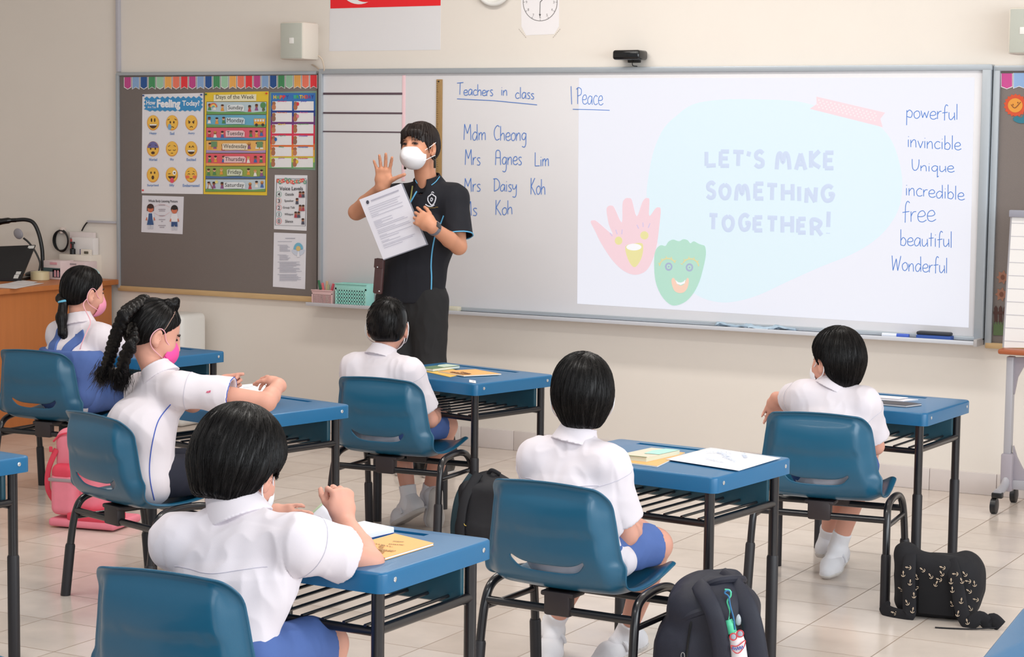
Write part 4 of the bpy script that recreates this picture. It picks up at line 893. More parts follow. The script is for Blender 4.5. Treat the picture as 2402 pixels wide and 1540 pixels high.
def hair_strands(f, crown, up, n, steps, step, wd, seed, lift=.0012, cone=(.02, 1.9), grav=.25, stop=.55, jit=.12):
    """fine locks that start around the crown and follow the hair surface downwards"""
    R_ = np.random.RandomState(seed); mb = MB(); up = nrm(up); e1 = nrm(np.cross(up, [.3, .9, .1])); e2 = np.cross(up, e1); c0 = crown-up*.085
    th = cone[0]+(cone[1]-cone[0])*R_.rand(n)**.8; ph = R_.rand(n)*2*PI
    D = np.cos(th)[:, None]*up+np.sin(th)[:, None]*(np.cos(ph)[:, None]*e1+np.sin(ph)[:, None]*e2)
    p = f.snap(c0+D*.10, lift*.3, 10); path = [p]; g0 = f.grad(p); alive = np.abs(f.dist(p)) < .006; J = R_.randn(n, 3)*jit
    for k in range(steps):
        g = f.grad(p); t = (p-crown)+J*.1; t = t/np.linalg.norm(t, axis=1, keepdims=True); t = t-np.array([0, 0, grav])+J*.5; t = t-g*(t*g).sum(1, keepdims=True); t /= (np.linalg.norm(t, axis=1, keepdims=True)+1e-9)
        q = p+t*step; q2 = f.snap(q, lift*(.4+1.2*R_.rand(n)), 3); g2 = f.grad(q2)
        ok = ((g2*g).sum(1) > stop) & alive; q2[~ok] = (p+t*step*.6)[~ok]*.5+.5*p[~ok]; alive = ok; p = q2; path.append(p)
    A = np.stack(path, 1); good = np.abs(f.dist(A[:, 0])) < .006
    for i in np.where(good)[0]: tuft(mb, A[i], wd*(.7+.6*R_.rand()))
    return mb
def line_on(f, pts, r, n=40, off=.0004):
    P = np.array(crom(pts, max(2, n//(len(pts)-1)))); P = near(f, P, off); return MB().tube(P, r, 6)
def FOLD(seed, a1=.0022, a2=.0045, wl=.035):
    # crease-like ridges over broad soft swells
    def f(V, N):
        W = V+.012*np.stack([pnoise(V, seed+k, wl*1.5) for k in (11, 12, 13)], 1)
        return a1*pnoise(W, seed, wl*1.1, (1.1, 1.1, .55), True)+a2*pnoise(W, seed+5, wl*2.4, (1, 1, .6))
    return f
def shoe(par, ank, toe, s=1.0, strap=True):
    """canvas shoe: ank the ankle, toe the toe tip of the sole"""
    ank, toe = np.asarray(ank), np.asarray(toe); d = nrm(toe-ank-np.array([0, 0, 0])); 
    up = nrm(ank-toe); fwd = toe-ank; fl = nrm(np.array([fwd[0], fwd[1], 0])); ang = math.atan2(-fwd[2]-.06*s, np.linalg.norm(fwd[:2])); f = fl*math.cos(ang)-np.array([0, 0, 1])*math.sin(ang); lat = nrm(np.cross(f, [0, 0, 1])); u = np.cross(lat, f)
    heel = ank-u*.045*s-f*.022*s; L = .165*s; P = lambda a, b, c: heel+a*f+b*lat+c*u
    ops = [('+', Cone(P(0, 0, .004*s), P(.10*s, 0, 0), .031*s, .036*s), 0), ('+', Cone(P(.10*s, 0, 0), P(L-.03*s, .003, -.008*s), .036*s, .026*s), .02), ('+', Cone(P(.008*s, 0, .02*s), P(.018*s, 0, .052*s), .031*s, .032*s), .02), ('-', Cone(P(.02*s, 0, .05*s), P(.026*s, 0, .09*s), .024*s, .028*s), .004), ('-', Half(P(0, 0, -.022*s), -u), .004)]
    o = sdf_obj('shoe', ops, .0035, M_SHOE, par)
    so = [('+', Cone(P(0, 0, 0), P(.10*s, 0, 0), .034*s, .039*s), 0), ('+', Cone(P(.10*s, 0, 0), P(L-.028*s, .003, -.002), .039*s, .030*s), .02), ('-', Half(P(0, 0, -.026*s), -u), 0), ('-', Half(P(0, 0, -.010*s), u), 0)]
    sdf_obj('sole', so, .0035, M_SOLE, o)
    if strap:
        q = [P(.05*s, -.038*s, .0), P(.052*s, -.030*s, .024*s), P(.056*s, 0, .040*s), P(.052*s, .030*s, .024*s), P(.05*s, .038*s, 0)]; obj('shoe_strap', MB().tube(crom(q, 5), .006*s, 8), M_SHOE, o)
    return o
def kid(name_, label, base, J, hd, opt):
    """a seated pupil; J holds the joints in the chair's frame, hd = (centre, yaw, pitch, roll, scale)"""
    o_ = opt.get; fr = base; T = thing('person', label, 'person', fr.o, fr.a)
    hc, yaw, pit, rol, hs = hd; B = head_frame(yaw, pit, rol); r, f, u = B; s = hs
    lat = nrm(J['shR']-J['shL']); vox = o_('vox', .0045)
    nb = J['nb']; hb = hc+s*(-.05*u-.022*f)
    body = head_ops(hc, B, s)
    body += [('+', Cone(nb-np.array([0, 0, .02]), hb, .040, .037), .02), ('+', Cone(J['pel'], J['ch'], .062, .06, lat, .7), .03), ('+', Cone(J['ch'], nb-[0, 0, .04], .055, .03, lat, .6), .03), ('+', Cone(J['shL'], J['shR'], .03, .03), .03)]
    for S, sd in (('L', -1), ('R', 1)):
        sh, el, wr = J['sh'+S], J['el'+S], J['wr'+S]
        body += [('+', Cone(sh, el, .034, .029), .02), ('+', Cone(el, el+(wr-el)*.35, .030, .029), .012), ('+', Cone(el+(wr-el)*.35, wr, .029, .020), .01)]
        h = J.get('hand'+S)
        if h: body += hand_ops(wr, h['d'], h['n'], sd, h.get('s', .7), h.get('curl', (.5,)*4), h.get('spread', .1), h.get('th', (.55, .7, .35)), h.get('thc', .4))
        hp, kn, an = J['hp'+S], J['kn'+S], J['an'+S]
        body += [('+', Cone(hp, kn, .055, .043), .02), ('+', Cone(kn, kn+(an-kn)*.35, .042, .040), .015), ('+', Cone(kn+(an-kn)*.35, an, .040, .026), .01), ('+', Cone(an, J['to'+S]*.5+an*.5-[0, 0, .01], .024, .018), .01)]
    bm_ = sdf_obj('body', body, vox, o_('skin', M_SKIN), T)
    # shirt
    w_ = o_('girth', 1.0); P, ch = J['pel'], J['ch']; shm = (J['shL']+J['shR'])/2
    ops = [('+', Cone(P+[0, 0, -.01], ch, .092*w_, .088*w_, lat, .76), 0), ('+', Cone(ch, shm-[0, 0, .045], .086*w_, .062, lat, .66), .05), ('+', Cone(J['shL']-[0, 0, .006], J['shR']-[0, 0, .006], .045, .045), .06)]
    for S in 'LR': ops.append(('+', Cone(J['sh'+S], nb-[0, 0, .028], .036, .046), .04))
    sl = o_('sleeve', .78); rs = o_('sleeve_r', .056); cuts = []
    for S in 'LR':
        sh, el = J['sh'+S], J['el'+S]; e = sh+(el-sh)*sl; ops.append(('+', Flat(sh, e, .048, rs), .045)); cuts.append(('-', Flat(e-(e-sh)*.22, e+nrm(e-sh)*.03, rs-.014, rs-.004), .002))
    if 'tail' in J: ops.append(('+', Cone(P+(J['tail']-P)*.4, J['tail'], .07, .046), .05))
    ops += cuts; ops.append(('-', Cone(nb+[0, 0, -.015], hb, .041, .045), .006))
    sh_o, sf = sdf_obj('shirt', ops, vox, o_('shirt', M_SHIRT), T, FOLD(o_('seed', 1), *o_('fold', (.0026, .0065, .040))), 1, True)
    # collar
    nd = nrm(hb-nb); nf = nrm(np.array([f[0], f[1], 0])*.3+np.array([0, 1, 0])*.7); nf = nrm(nf-nd*(nf @ nd)); c0 = nb+nd*.004
    cz, ck = o_('collar_s', 1.0), o_('collar_h', 1.0)
    if o_('collar', True):
        co = [('+', Cone(c0-nd*.018, c0+nd*.020*ck, .053*cz, .047*cz), 0), ('+', Flat(c0+nd*.018*ck, c0-nd*.022*ck, .050*cz, .068*cz), .004), ('-', Cone(c0-nd*.05, c0+nd*.06, .045*cz, .043*cz), .002), ('-', Half(c0+nd*.026*ck, nd), .003), ('-', Flat(c0+nf*.02+nd*.05, c0+nf*.11-nd*.03, .02, .045), .004), ('-', Half(c0-nd*.030*ck, -nd), .002)]
        sdf_obj('collar', co, .0032, o_('shirt', M_SHIRT), sh_o)
    bk = -np.cross(lat, [0, 0, 1]) if False else np.cross(lat, [0, 0, 1.])*-1
    def rad_cast(o, d, off=.0006):
        return hit(sf, o, d, off)
    if o_('yoke', True):
        pts = [rad_cast(shm+lat*x-V3(0, .18, .048+.004*math.cos(x*30)), V3(0, 1, 0)) for x in np.linspace(-.112, .112, 24)]
        obj('yoke_seam', MB().tube(pts, .0010, 5), M_SEAM, sh_o)
    for S, sd in (('L', -1), ('R', 1)):
        sh, el = J['sh'+S], J['el'+S]; a = nrm(el-sh); p0 = sh+a*.022; e1 = nrm(np.cross(a, [.1, 1, .2])); e2 = np.cross(a, e1); ol = lat*sd
        pts = []
        for q in np.linspace(0, 2*PI, 40):
            rd = math.cos(q)*e1+math.sin(q)*e2
            if rd @ ol > -.35: pts.append((q, rad_cast(p0+rd*.12, -rd)))
        seq = [p for q, p in pts]; g = [np.linalg.norm(seq[i+1]-seq[i]) for i in range(len(seq)-1)]
        if g and max(g) > .04: k = int(np.argmax(g))+1; seq = seq[k:]+seq[:k]
        obj('armhole_seam', MB().tube(seq, .0010, 5), M_SEAM, sh_o)
    # shorts or skirt
    lo = [('+', Ell((J['hpL']+J['hpR'])/2+[0, 0, .005], (.125, .10, .075)), 0)]
    fl = o_('short_len', .82)
    for S in 'LR':
        hp, kn = J['hp'+S], J['kn'+S]; e = hp+(kn-hp)*fl; lo += [('+', Flat(hp, e, .070, .066), .03)]
    for S in 'LR':
        hp, kn = J['hp'+S], J['kn'+S]; e = hp+(kn-hp)*fl; lo += [('-', Flat(e-(e-hp)*.15, e+(e-hp)*.1, .055, .060), .002)]
    lo.append(('-', Half(np.array([0, 0, .362]), [0, 0, -1]), .01))
    sdf_obj('shorts', lo, vox, o_('bottom', M_SHORT), T, FOLD(o_('seed', 1)+3, .0015, .004, .04), 1)
    if o_('feet', True):
        for S in 'LR':
            an, to = J['an'+S], J['to'+S]; kn = J['kn'+S]; a = nrm(kn-an); so = [('+', Flat(an-a*.025, an+a*.055, .031, .034), 0), ('+', Ell(an-[0, 0, .02], (.03, .034, .03)), .02), ('+', Cone(an-[0, 0, .012], an*.45+to*.55+[0, 0, .012], .030, .024), .015)]
            sdf_obj('sock', so, .004, M_SOCK, T); shoe(T, an, to, o_('shoe_s', 1.0), o_('strap', True))
    # mask and ear loops
    Pm = lambda a, b, c: hc+s*(a*r+b*f+c*u)
    mm = o_('mask', M_MASKW); Bm = np.array([r, f, u])
    mo = [('+', Ell(Pm(0, .042, -.050), np.array((.062, .064, .056))*s, Bm), 0), ('-', Ell(Pm(0, .036, -.050), np.array((.0585, .061, .0525))*s, Bm), .001), ('-', Half(Pm(0, .052, 0), -f+u*.1), .002), ('-', Half(Pm(0, .08, -.006), u+f*.25), .003)]
    mk = sdf_obj('face_mask', mo, .0033, mm, T)
    for sd in (-1, 1):
        pts = [Pm(sd*.056, .058, -.028), Pm(sd*.068, .03, -.014), Pm(sd*.076, .012, .010), Pm(sd*.080, -.008, .014), Pm(sd*.085, -.024, -.006), Pm(sd*.083, -.024, -.032), Pm(sd*.076, -.006, -.052), Pm(sd*.066, .03, -.066), Pm(sd*.052, .055, -.074)]
        obj('ear_loop', MB().tube(crom(pts, 5), .0016*s, 6), o_('loop', M_MASKW), mk)
    # eyes and brows
    for sd in (-1, 1):
        obj('eye', MB().ell(Pm(sd*.028, .070, .002), np.array((.011, .006, .0045))*s, 12, 8, Bm.T), M_EYE, T); obj('eyebrow', MB().tube(crom([Pm(sd*.014, .079, .016), Pm(sd*.028, .076, .021), Pm(sd*.042, .066, .017)], 4), .0026*s, 6), M_LASH, T)
    # hair
    hk = o_('hair', 'bowl'); g = o_('hair_grow', 0.0)
    H = [('+', Ell(Pm(0, -.014, .026), np.array((.080+g, .096+g, .086+g))*s, Bm), 0)]
    if hk == 'bowl':
        H += [('+', Ell(Pm(0, -.030, -.014), np.array((.076+g, .076+g, .068))*s, Bm), .03), ('+', Ell(Pm(0, -.042, -.064), np.array((.050+g*.6, .044+g*.5, .044))*s, Bm), .035)]
        H += [('-', Ell(Pm(0, .088, -.052), np.array((.075, .074, .088))*s, Bm), .012), ('-', Half(Pm(0, -.05, -.094+o_('nape', 0)), -u-f*.1), .008), ('-', Half(Pm(0, .012, -.018), nrm(-u*.7+f*.9)), .014)]
    elif hk == 'crew':
        H = [('+', Ell(Pm(0, -.014, .028), np.array((.0765, .092, .084))*s, Bm), 0), ('+', Ell(Pm(0, -.030, -.02), np.array((.066, .066, .06))*s, Bm), .03), ('-', Ell(Pm(0, .09, -.05), np.array((.08, .076, .09))*s, Bm), .012), ('-', Half(Pm(0, .0, -.015), nrm(-u*.8+f*.9)), .012), ('-', Half(Pm(0, -.05, -.062), -u-f*.1), .012)]
    elif hk == 'tied':
        H = [('+', Ell(Pm(0, -.014, .024), np.array((.077, .092, .082))*s, Bm), 0), ('+', Ell(Pm(0, -.028, -.02), np.array((.068, .070, .060))*s, Bm), .03), ('-', Ell(Pm(0, .092, -.048), np.array((.078, .072, .088))*s, Bm), .012), ('-', Half(Pm(0, .006, -.012), nrm(-u*.8+f*.9)), .012), ('-', Half(Pm(0, -.05, -.066), -u+f*.1), .010)]
    for sd in (-1, 1): H.append(('-', Ell(Pm(sd*.080, -.002, -.022), np.array((.016, .020, .030))*s, Bm), .008))
    H += [('+',) + tuple(x) for x in o_('hair_extra', lambda Pm, Bm: [])(Pm, Bm)]
    rs_ = np.random.RandomState(o_('seed', 1)); crown = Pm(*o_('crown', (.012, -.045, .098)))
    def streak(V, N):
        d = V-crown; x, y, z = d @ r, d @ f, d @ u; ph = np.arctan2(x, y-.0); rr = np.sqrt(x*x+y*y+z*z)
        return (.0007*np.sin(ph*23+4*np.sin(rr*26)+2*np.sin(ph*5))+.0005*np.sin(ph*47+rr*25+3*np.sin(ph*3)))*np.clip(rr/.05, 0, 1)*o_('streak', 1.0)
    ho, hf = sdf_obj('hair', H, .0036, M_HAIR, T, streak, 1, True)
    if o_('strands', 420):
        sm = hair_strands(hf, crown, u*.9-f*.25, o_('strands', 420), o_('strand_steps', 10), o_('strand_step', .015), o_('strand_w', .0008), o_('seed', 1), o_('lift', .0006), grav=o_('grav', .25), jit=o_('jit', .05))
        obj('hair_locks', sm, M_HAIR, ho, angle=180, recalc=False)
    return T, dict(hair=hf, shirt=sf, Pm=Pm, B=B, shirt_o=sh_o, hair_o=ho, mask=mk)
V3 = lambda *a: np.array(a, float)
FRM = {k: Frame(*v) for k, v in CH.items()}
REST = dict(d=(.1, .9, -.3), n=(0, -.2, -1), curl=(.35, .4, .45, .5))
# boy beside the navy backpack
b = FRM['D1']
J = dict(pel=V3(.0, -.075, .435), ch=V3(-.004, -.065, .575), nb=V3(-.006, -.035, .735), shL=V3(-.110, -.052, .668), shR=V3(.098, -.052, .668), elL=V3(-.155, .05, .49), elR=V3(.122, .02, .475), wrL=V3(-.06, .19, .47), wrR=V3(.07, .19, .465), handL=REST, handR=REST,
         hpL=V3(-.062, -.05, .425), hpR=V3(.066, -.05, .425), knL=V3(-.085, .235, .41), knR=V3(.105, .235, .408), anL=b.z(1297, 1462, .10), anR=b.z(1472, 1478, .095), toL=b.z(1288, 1545, .012)+V3(0, .0, 0), toR=b.z(1420, 1548, .012), tail=V3(.110, .0, .405))
kid('b', 'person in white shirt seated beside the navy backpack, hands in lap, watching the teacher', b, J, (b.y(1366, 912, .0)+V3(0, 0, -.012), 30, 3, 0, 1.0), dict(seed=3, hair='bowl', nape=.004, hair_grow=.003, crown=(.012, -.03, .104), strands=1300))
# short haired boy in front of the teacher
b = FRM['C']; J2 = dict(J); ox = -.075
for k in list(J2):
    if isinstance(J2[k], np.ndarray): J2[k] = J2[k]+V3(ox, .01, -.02 if k not in ('hpL', 'hpR', 'knL', 'knR', 'pel') else 0)
J2.update(anL=b.z(960, 1170, .11), anR=b.z(1005, 1165, .11), toL=b.z(930, 1222, .012), toR=b.z(1004, 1222, .012), knL=V3(-.15, .24, .405), knR=V3(.06, .25, .405), wrR=V3(.05, .2, .46), elR=V3(.095, .045, .455), tail=V3(0, -.03, .40), shR=V3(.045, -.04, .645), shL=V3(-.190, -.04, .645), nb=V3(-.082, -.015, .705))
kid('c', 'person with very short hair in white shirt seated in front of the standing teacher', b, J2, (b.y(910, 757, .03)+V3(0, 0, -.01), 20, 2, 0, .98), dict(seed=5, hair='crew', strands=700, strand_steps=3, strand_step=.007, strand_w=.0011, lift=.003, streak=.3))
# boy at the right, looking to the teacher, one arm over the desk
b = FRM['R']; J3 = dict(pel=V3(.012, -.06, .43), ch=V3(.014, -.05, .57), nb=V3(.016, -.02, .712), shL=V3(-.092, -.03, .662), shR=V3(.118, -.035, .655), elL=V3(-.165, .09, .640), elR=V3(.14, .06, .50), wrL=b.y(1822, 935, .13), wrR=V3(.08, .19, .49), handL=dict(d=(-.35, .25, -.75), n=(-.1, -.4, -.5), curl=(.3, .3, .35, .4)), handR=REST,
         hpL=V3(-.05, -.05, .425), hpR=V3(.075, -.05, .425), knL=V3(-.02, .22, .41), knR=V3(.07, .23, .41), anL=b.z(1942, 1262, .10), anR=b.z(1966, 1280, .10), toL=b.z(1990, 1300, .015), toR=b.z(1936, 1352, .012), tail=V3(0, -.03, .405))
kid('r', 'person in white shirt near the whiteboard end, one arm over the desk, face turned aside', b, J3, (b.y(1961, 835, .0)+V3(0, 0, -.01), 58, 6, 0, .98), dict(seed=9, hair='bowl', nape=-.008, hair_grow=.005, crown=(.0, -.035, .104), strands=1300, short_len=.7))
# nearest boy, bent over an open book
b = FRM['F']; J4 = dict(pel=V3(.045, -.06, .43), ch=V3(.05, .0, .575), nb=b.y(552, 1192, .05), shL=b.y(410, 1268, .0), shR=b.y(700, 1268, .02), elL=V3(-.16, .20, .60), elR=b.y(868, 1320, .20), wrL=b.y(626, 1212, .33), wrR=b.y(806, 1216, .30),
         handL=dict(d=(.85, .15, .1), n=(.2, .75, -.3), s=.74, curl=(.28, .32, .36, .4), spread=.16, th=(.6, .5, .5)), handR=dict(d=(-.12, .12, .95), n=(-.85, .45, -.2), s=.76, curl=(1.15, 1.2, 1.2, 1.15), th=(.75, .3, .75), thc=.7),
         hpL=V3(-.02, -.04, .425), hpR=V3(.11, -.04, .425), knL=V3(-.06, .24, .41), knR=V3(.14, .24, .40), anL=V3(-.07, .2, .10), anR=V3(.13, .2, .10), toL=V3(-.08, .33, .012), toR=V3(.13, .33, .012), tail=V3(.11, -.04, .405))
kid('f', 'person nearest the camera in white shirt bent over a half open book', b, J4, (b.y(562, 1084, .10)+V3(0, 0, -.004), -2, 24, -3, 1.08), dict(seed=12, hair='bowl', nape=.004, hair_grow=.011, vox=.0038, strands=1900, crown=(.0, -.02, .108), fold=(.0032, .0085, .045), collar_s=1.12, collar_h=1.5, sleeve=.62, sleeve_r=.060, jit=.07))
# ------------------------------------------------------------------ the two girls and the teacher
def cast(f, fr, px, py, off=.0008):
    """where the sight line of a photograph pixel meets the cloth (in the frame of the sitter)"""
    return hit(f, fr.loc(CPOS), nrm(fr.R @ ray(px, py)), off)
def cast_line(f, fr, pts, r, off=.0008): return MB().tube([cast(f, fr, *p, off) for p in crom([np.array(q, float) for q in pts], 7)], r, 6)
def braid(path, r, *_):
    """plait along a path: a core with soft lobes swinging from side to side"""
    P = np.array(crom(path, 10)); ops = []; s = np.concatenate([[0], np.cumsum(np.linalg.norm(np.diff(P, axis=0), axis=1))]); L = s[-1]; n = max(4, int(L/(r*.62)))
    g = lambda t: np.array([np.interp(t, s, P[:, i]) for i in range(3)])
    for k in range(len(P)-1): ops.append(('+', Cone(P[k], P[k+1], r*.62, r*.62), .004))
    for k in range(n):
        t = (k+.5)/n*L; p = g(t); d = nrm(g(min(L, t+.01))-g(max(0, t-.01))); side = nrm(np.cross(d, [-.5, .85, .1]))*(1 if k % 2 else -1); ax = nrm(d+side*.9); bb = nrm(np.cross(ax, [.2, .9, .4])); cc = np.cross(ax, bb); rr = r*(1-.2*t/L)
        ops.append(('+', Ell(p+side*rr*.45, (rr*1.2, rr*.80, rr*.70), np.array([ax, bb, cc])), .003))
    return ops
def tail_locks(p, d, L, n, spread, seed, wd=.0016, curl=(0, 0, -.4), r0=.010):
    R_ = np.random.RandomState(seed); mb = MB(); d = nrm(d)
    for i in range(n):
        a = R_.randn(3)*spread; l = L*(.7+.4*R_.rand()); q = p+R_.randn(3)*r0*.5; pts = [q]
        dd = nrm(d+a*.3)
        for k in range(6): dd = nrm(dd+a*.18+np.array(curl)*.12); pts.append(pts[-1]+dd*l/6)
        tuft(mb, pts, wd)
    return mb
# girl with braids
b = FRM['B']; lt = nrm(V3(.97, -.20, 0)); nb_ = b.y(372, 876, .0)
shR_ = b.y(428, 912, -.01); shL_ = nb_-lt*.125+V3(0, .0, -.066)
elR_ = b.y(626, 942, .16); wrR_ = elR_+V3(-.10, .125, .035); wrL_ = b.y(514, 905, .27); elL_ = b.y(452, 945, .16)
JB = dict(pel=b.y(335, 1150, -.06)*V3(1, 1, 0)+V3(.0, 0, .435), ch=V3(.045, -.055, .585), nb=nb_, shL=shL_, shR=shR_, elL=elL_, elR=elR_, wrL=wrL_, wrR=wrR_,
          handL=dict(d=(.55, .75, .25), n=(.75, -.5, -.2), s=.74, curl=(.9, 1.0, 1.1, 1.1), th=(.9, .25, .3), thc=.2), handR=dict(d=(-.85, .25, .1), n=(-.1, -.6, -.8), s=.74, curl=(.6, .65, .7, .7), th=(.8, .4, .4)),
          hpL=V3(-.02, -.03, .43), hpR=V3(.115, -.055, .43), knL=V3(.04, .26, .42), knR=V3(.18, .22, .42), anL=V3(.03, .24, .10), anR=V3(.17, .2, .10), toL=V3(.05, .38, .012), toR=V3(.2, .34, .012), tail=V3(.115, -.07, .41))
M_PINK = mat('hot_pink_mask', (246, 84, 164), .75, noise=.06); M_PALEP = mat('pale_pink_cord', (240, 176, 186), .7)
hcB = b.y(362, 777, .02)
def hairB(Pm, Bm): return [(Ell(Pm(.02, .012, .104), (.020, .026, .016), Bm), .01), (Ell(Pm(.024, .020, .116), (.012, .013, .015), Bm), .006)]
TB, RB = kid('b', 'person with two braids and a bright pink mask reading a sheet at the desk', b, JB, (hcB, -20, 24, 0, 1.0), dict(seed=21, hair='tied', strands=900, vox=.0042, mask=M_PINK, loop=M_PALEP, bottom=M_NAVY, short_len=.97, girth=1.08, sleeve=.58, sleeve_r=.062, yoke=False, collar=True, crown=(.02, .01, .104), fold=(.0018, .006, .05), hair_extra=hairB, nape=0))
Pm = RB['Pm']; hp = lambda px, py, yl: b.y(px, py, yl)
bl = [Pm(-.030, -.060, .090), hp(300, 728, -.10), hp(283, 760, -.12), hp(268, 800, -.12), hp(257, 838, -.11), hp(249, 862, -.10)]
br_ = [Pm(.004, -.085, .0), hp(312, 800, -.11), hp(300, 822, -.12), hp(291, 845, -.12), hp(286, 866, -.11)]
for path, tr in ((bl, 6), (br_, 4)):
    o = sdf_obj('braid', braid(path, .019, tr, 0), .0034, M_HAIR, RB['hair_o'], lambda V, N: .0012*np.sin(V @ V3(900, 300, 700)), 1)
    dd = nrm(np.asarray(path[-1])-np.asarray(path[-2]))
    sdf_obj('braid_end', [('+', Cone(path[-1], path[-1]+dd*.03, .014, .022), 0), ('+', Cone(path[-1]+dd*.03, path[-1]+dd*.060+V3(-.004, 0, 0), .022, .014), .01)], .0034, M_HAIR, o, lambda V, N: .002*np.sin(V @ V3(600, 200, 100)), 1)
    obj('braid_tip', tail_locks(path[-1]+dd*.02, dd, .058, 520, .13, 5+tr, .0009, (.5 if tr == 4 else -.6, 0, -.1), .030), M_HAIR, o, angle=180, recalc=False)
f_ = RB['hair']; mp = mat('scalp_parting', (150, 120, 108), .7)
obj('hair_parting', line_on(f_, [Pm(.046, .030, .094), Pm(.066, .020, .062), Pm(.076, .012, .03), Pm(.078, .008, .012)], .0013, 24, .0002), mp, RB['hair_o'])
obj('hair_parting', line_on(f_, [Pm(.0, -.0, .115), Pm(-.004, -.05, .10), Pm(-.004, -.085, .07), Pm(-.002, -.10, .03)], .0010, 24, .0002), mp, RB['hair_o'])
M_PIPE = mat('blue_piping', (52, 84, 178), .7)
sB = RB['shirt']
for pts in ([(400, 948), (372, 985), (358, 1035), (351, 1090), (353, 1130), (362, 1172)],): obj('side_piping', cast_line(sB, b, pts, .0017), M_PIPE, RB['shirt_o'])
a_ = nrm(elR_-shR_); e_ = shR_+(elR_-shR_)*.575; e1 = nrm(np.cross(a_, [0, 0, 1.])); e2 = np.cross(a_, e1)
obj('sleeve_piping', line_on(sB, [e_+.060*(math.cos(q)*e1+math.sin(q)*e2) for q in np.linspace(0, 2*PI, 14)], .0016, 60, .0004), M_PIPE, RB['shirt_o'])
obj('sleeve_lettering', cast_line(sB, b, [(484, 921), (487, 917), (488, 921), (491, 916), (492, 920), (494, 915)], .0012), mat('red_embroidery', (206, 88, 120), .8), RB['shirt_o'])
# girl in the pinafore
b = FRM['P']; nbP = V3(.092, -.005, .752)
JP = dict(pel=V3(.075, -.07, .435), ch=V3(.085, -.05, .59), nb=nbP, shL=nbP+V3(-.115, .02, -.066), shR=nbP+V3(.112, -.015, -.066), elL=V3(-.03, .18, .60), elR=V3(.25, .13, .625), wrL=V3(.05, .30, .645), wrR=V3(.20, .29, .645),
          handL=dict(d=(.3, .9, 0), n=(0, 0, -1)), handR=dict(d=(-.1, .9, 0), n=(0, 0, -1)), hpL=V3(.01, -.04, .43), hpR=V3(.14, -.04, .43), knL=V3(.01, .24, .42), knR=V3(.16, .24, .42), anL=V3(.0, .22, .10), anR=V3(.15, .22, .10), toL=V3(.0, .37, .012), toR=V3(.16, .37, .012))
TP, RP = kid('p', 'person in a blue pinafore with a low ponytail, seated near the wooden desk', b, JP, (b.y(197, 682, .03), -27, 10, 0, 1.0), dict(seed=31, hair='tied', strands=700, mask=mat('pink_mask', (242, 150, 178), .75), loop=M_PALEP, bottom=M_SHORT, short_len=.95, sleeve=.62, sleeve_r=.064, yoke=False, crown=(.0, .0, .106), fold=(.0015, .0025, .04)))
Pm = RP['Pm']
pt0 = b.y(150, 706, -.05); tail = [Pm(-.045, -.075, -.045), pt0, b.y(144, 745, -.075), b.y(147, 780, -.085), b.y(158, 806, -.085)]
ops = []
for (p, q, ra, rb_) in zip(tail[:-1], tail[1:], (.024, .018, .022, .018), (.018, .022, .018, .004)): ops.append(('+', Cone(p, q, ra, rb_), .012))
o = sdf_obj('ponytail', ops, .004, M_HAIR, RP['hair_o'], lambda V, N: .0012*np.sin(V @ V3(700, 200, 60)), 1)
obj('hair_tie', MB().tube([pt0+.021*V3(math.cos(q), math.sin(q), .25*math.cos(q)) for q in np.linspace(0, 2*PI, 15)[:-1]], .005, 8, closed=True), mat('sky_blue_tie', (108, 190, 222), .5), o)
obj('hair_clip', line_on(RP['hair'], [Pm(-.01, .034, .108), Pm(.02, .04, .103), Pm(.046, .04, .088)], .004, 16, .001), mat('grey_green_clip', (150, 176, 178), .3, metal=.3), RP['hair_o'])
lat = nrm(JP['shR']-JP['shL']); shm = (JP['shL']+JP['shR'])/2
ops = [('+', Cone(JP['pel']+[0, 0, .02], JP['ch'], .106, .104, lat, .76), 0), ('+', Cone(JP['ch'], shm-[0, 0, .05], .102, .078, lat, .66), .05), ('-', Half(JP['ch']+[0, 0, .045], [0, 0, 1]), .004)]
pf, pff = sdf_obj('pinafore', ops, .0045, M_SHORT, TP, FOLD(33, .0015, .0015), 1, True)
for sd in (-1, 1):
    q = [JP['ch']+V3(sd*.03, -.085, .02), JP['ch']+V3(sd*.045, -.088, .07), shm+V3(sd*.055, -.055, -.005), shm+V3(sd*.056, -.01, .032), shm+V3(sd*.055, .04, .0)]
    P_ = near(RP['shirt'], np.array(crom(q, 6)), .004); mb = MB()
    N_ = near_n(RP['shirt'], P_); rows = []
    for i in range(len(P_)):
        t_ = nrm(P_[min(i+1, len(P_)-1)]-P_[max(i-1, 0)]); w__ = np.cross(t_, N_[i]); rows.append([P_[i]-w__*.021-N_[i]*.006, P_[i]-w__*.02+N_[i]*.004, P_[i]+N_[i]*.005, P_[i]+w__*.02+N_[i]*.004, P_[i]+w__*.021-N_[i]*.006])
    obj('shoulder_strap', mb.sheet(rows), M_SHORT, pf)
obj('mask_cord', MB().tube(crom([Pm(.083, -.024, -.03), Pm(.080, -.035, -.06), b.y(212, 752, -.07), b.y(205, 775, -.09), b.y(192, 805, -.115), b.y(185, 830, -.11)], 6), .0022, 6), M_PALEP, RP['mask'])

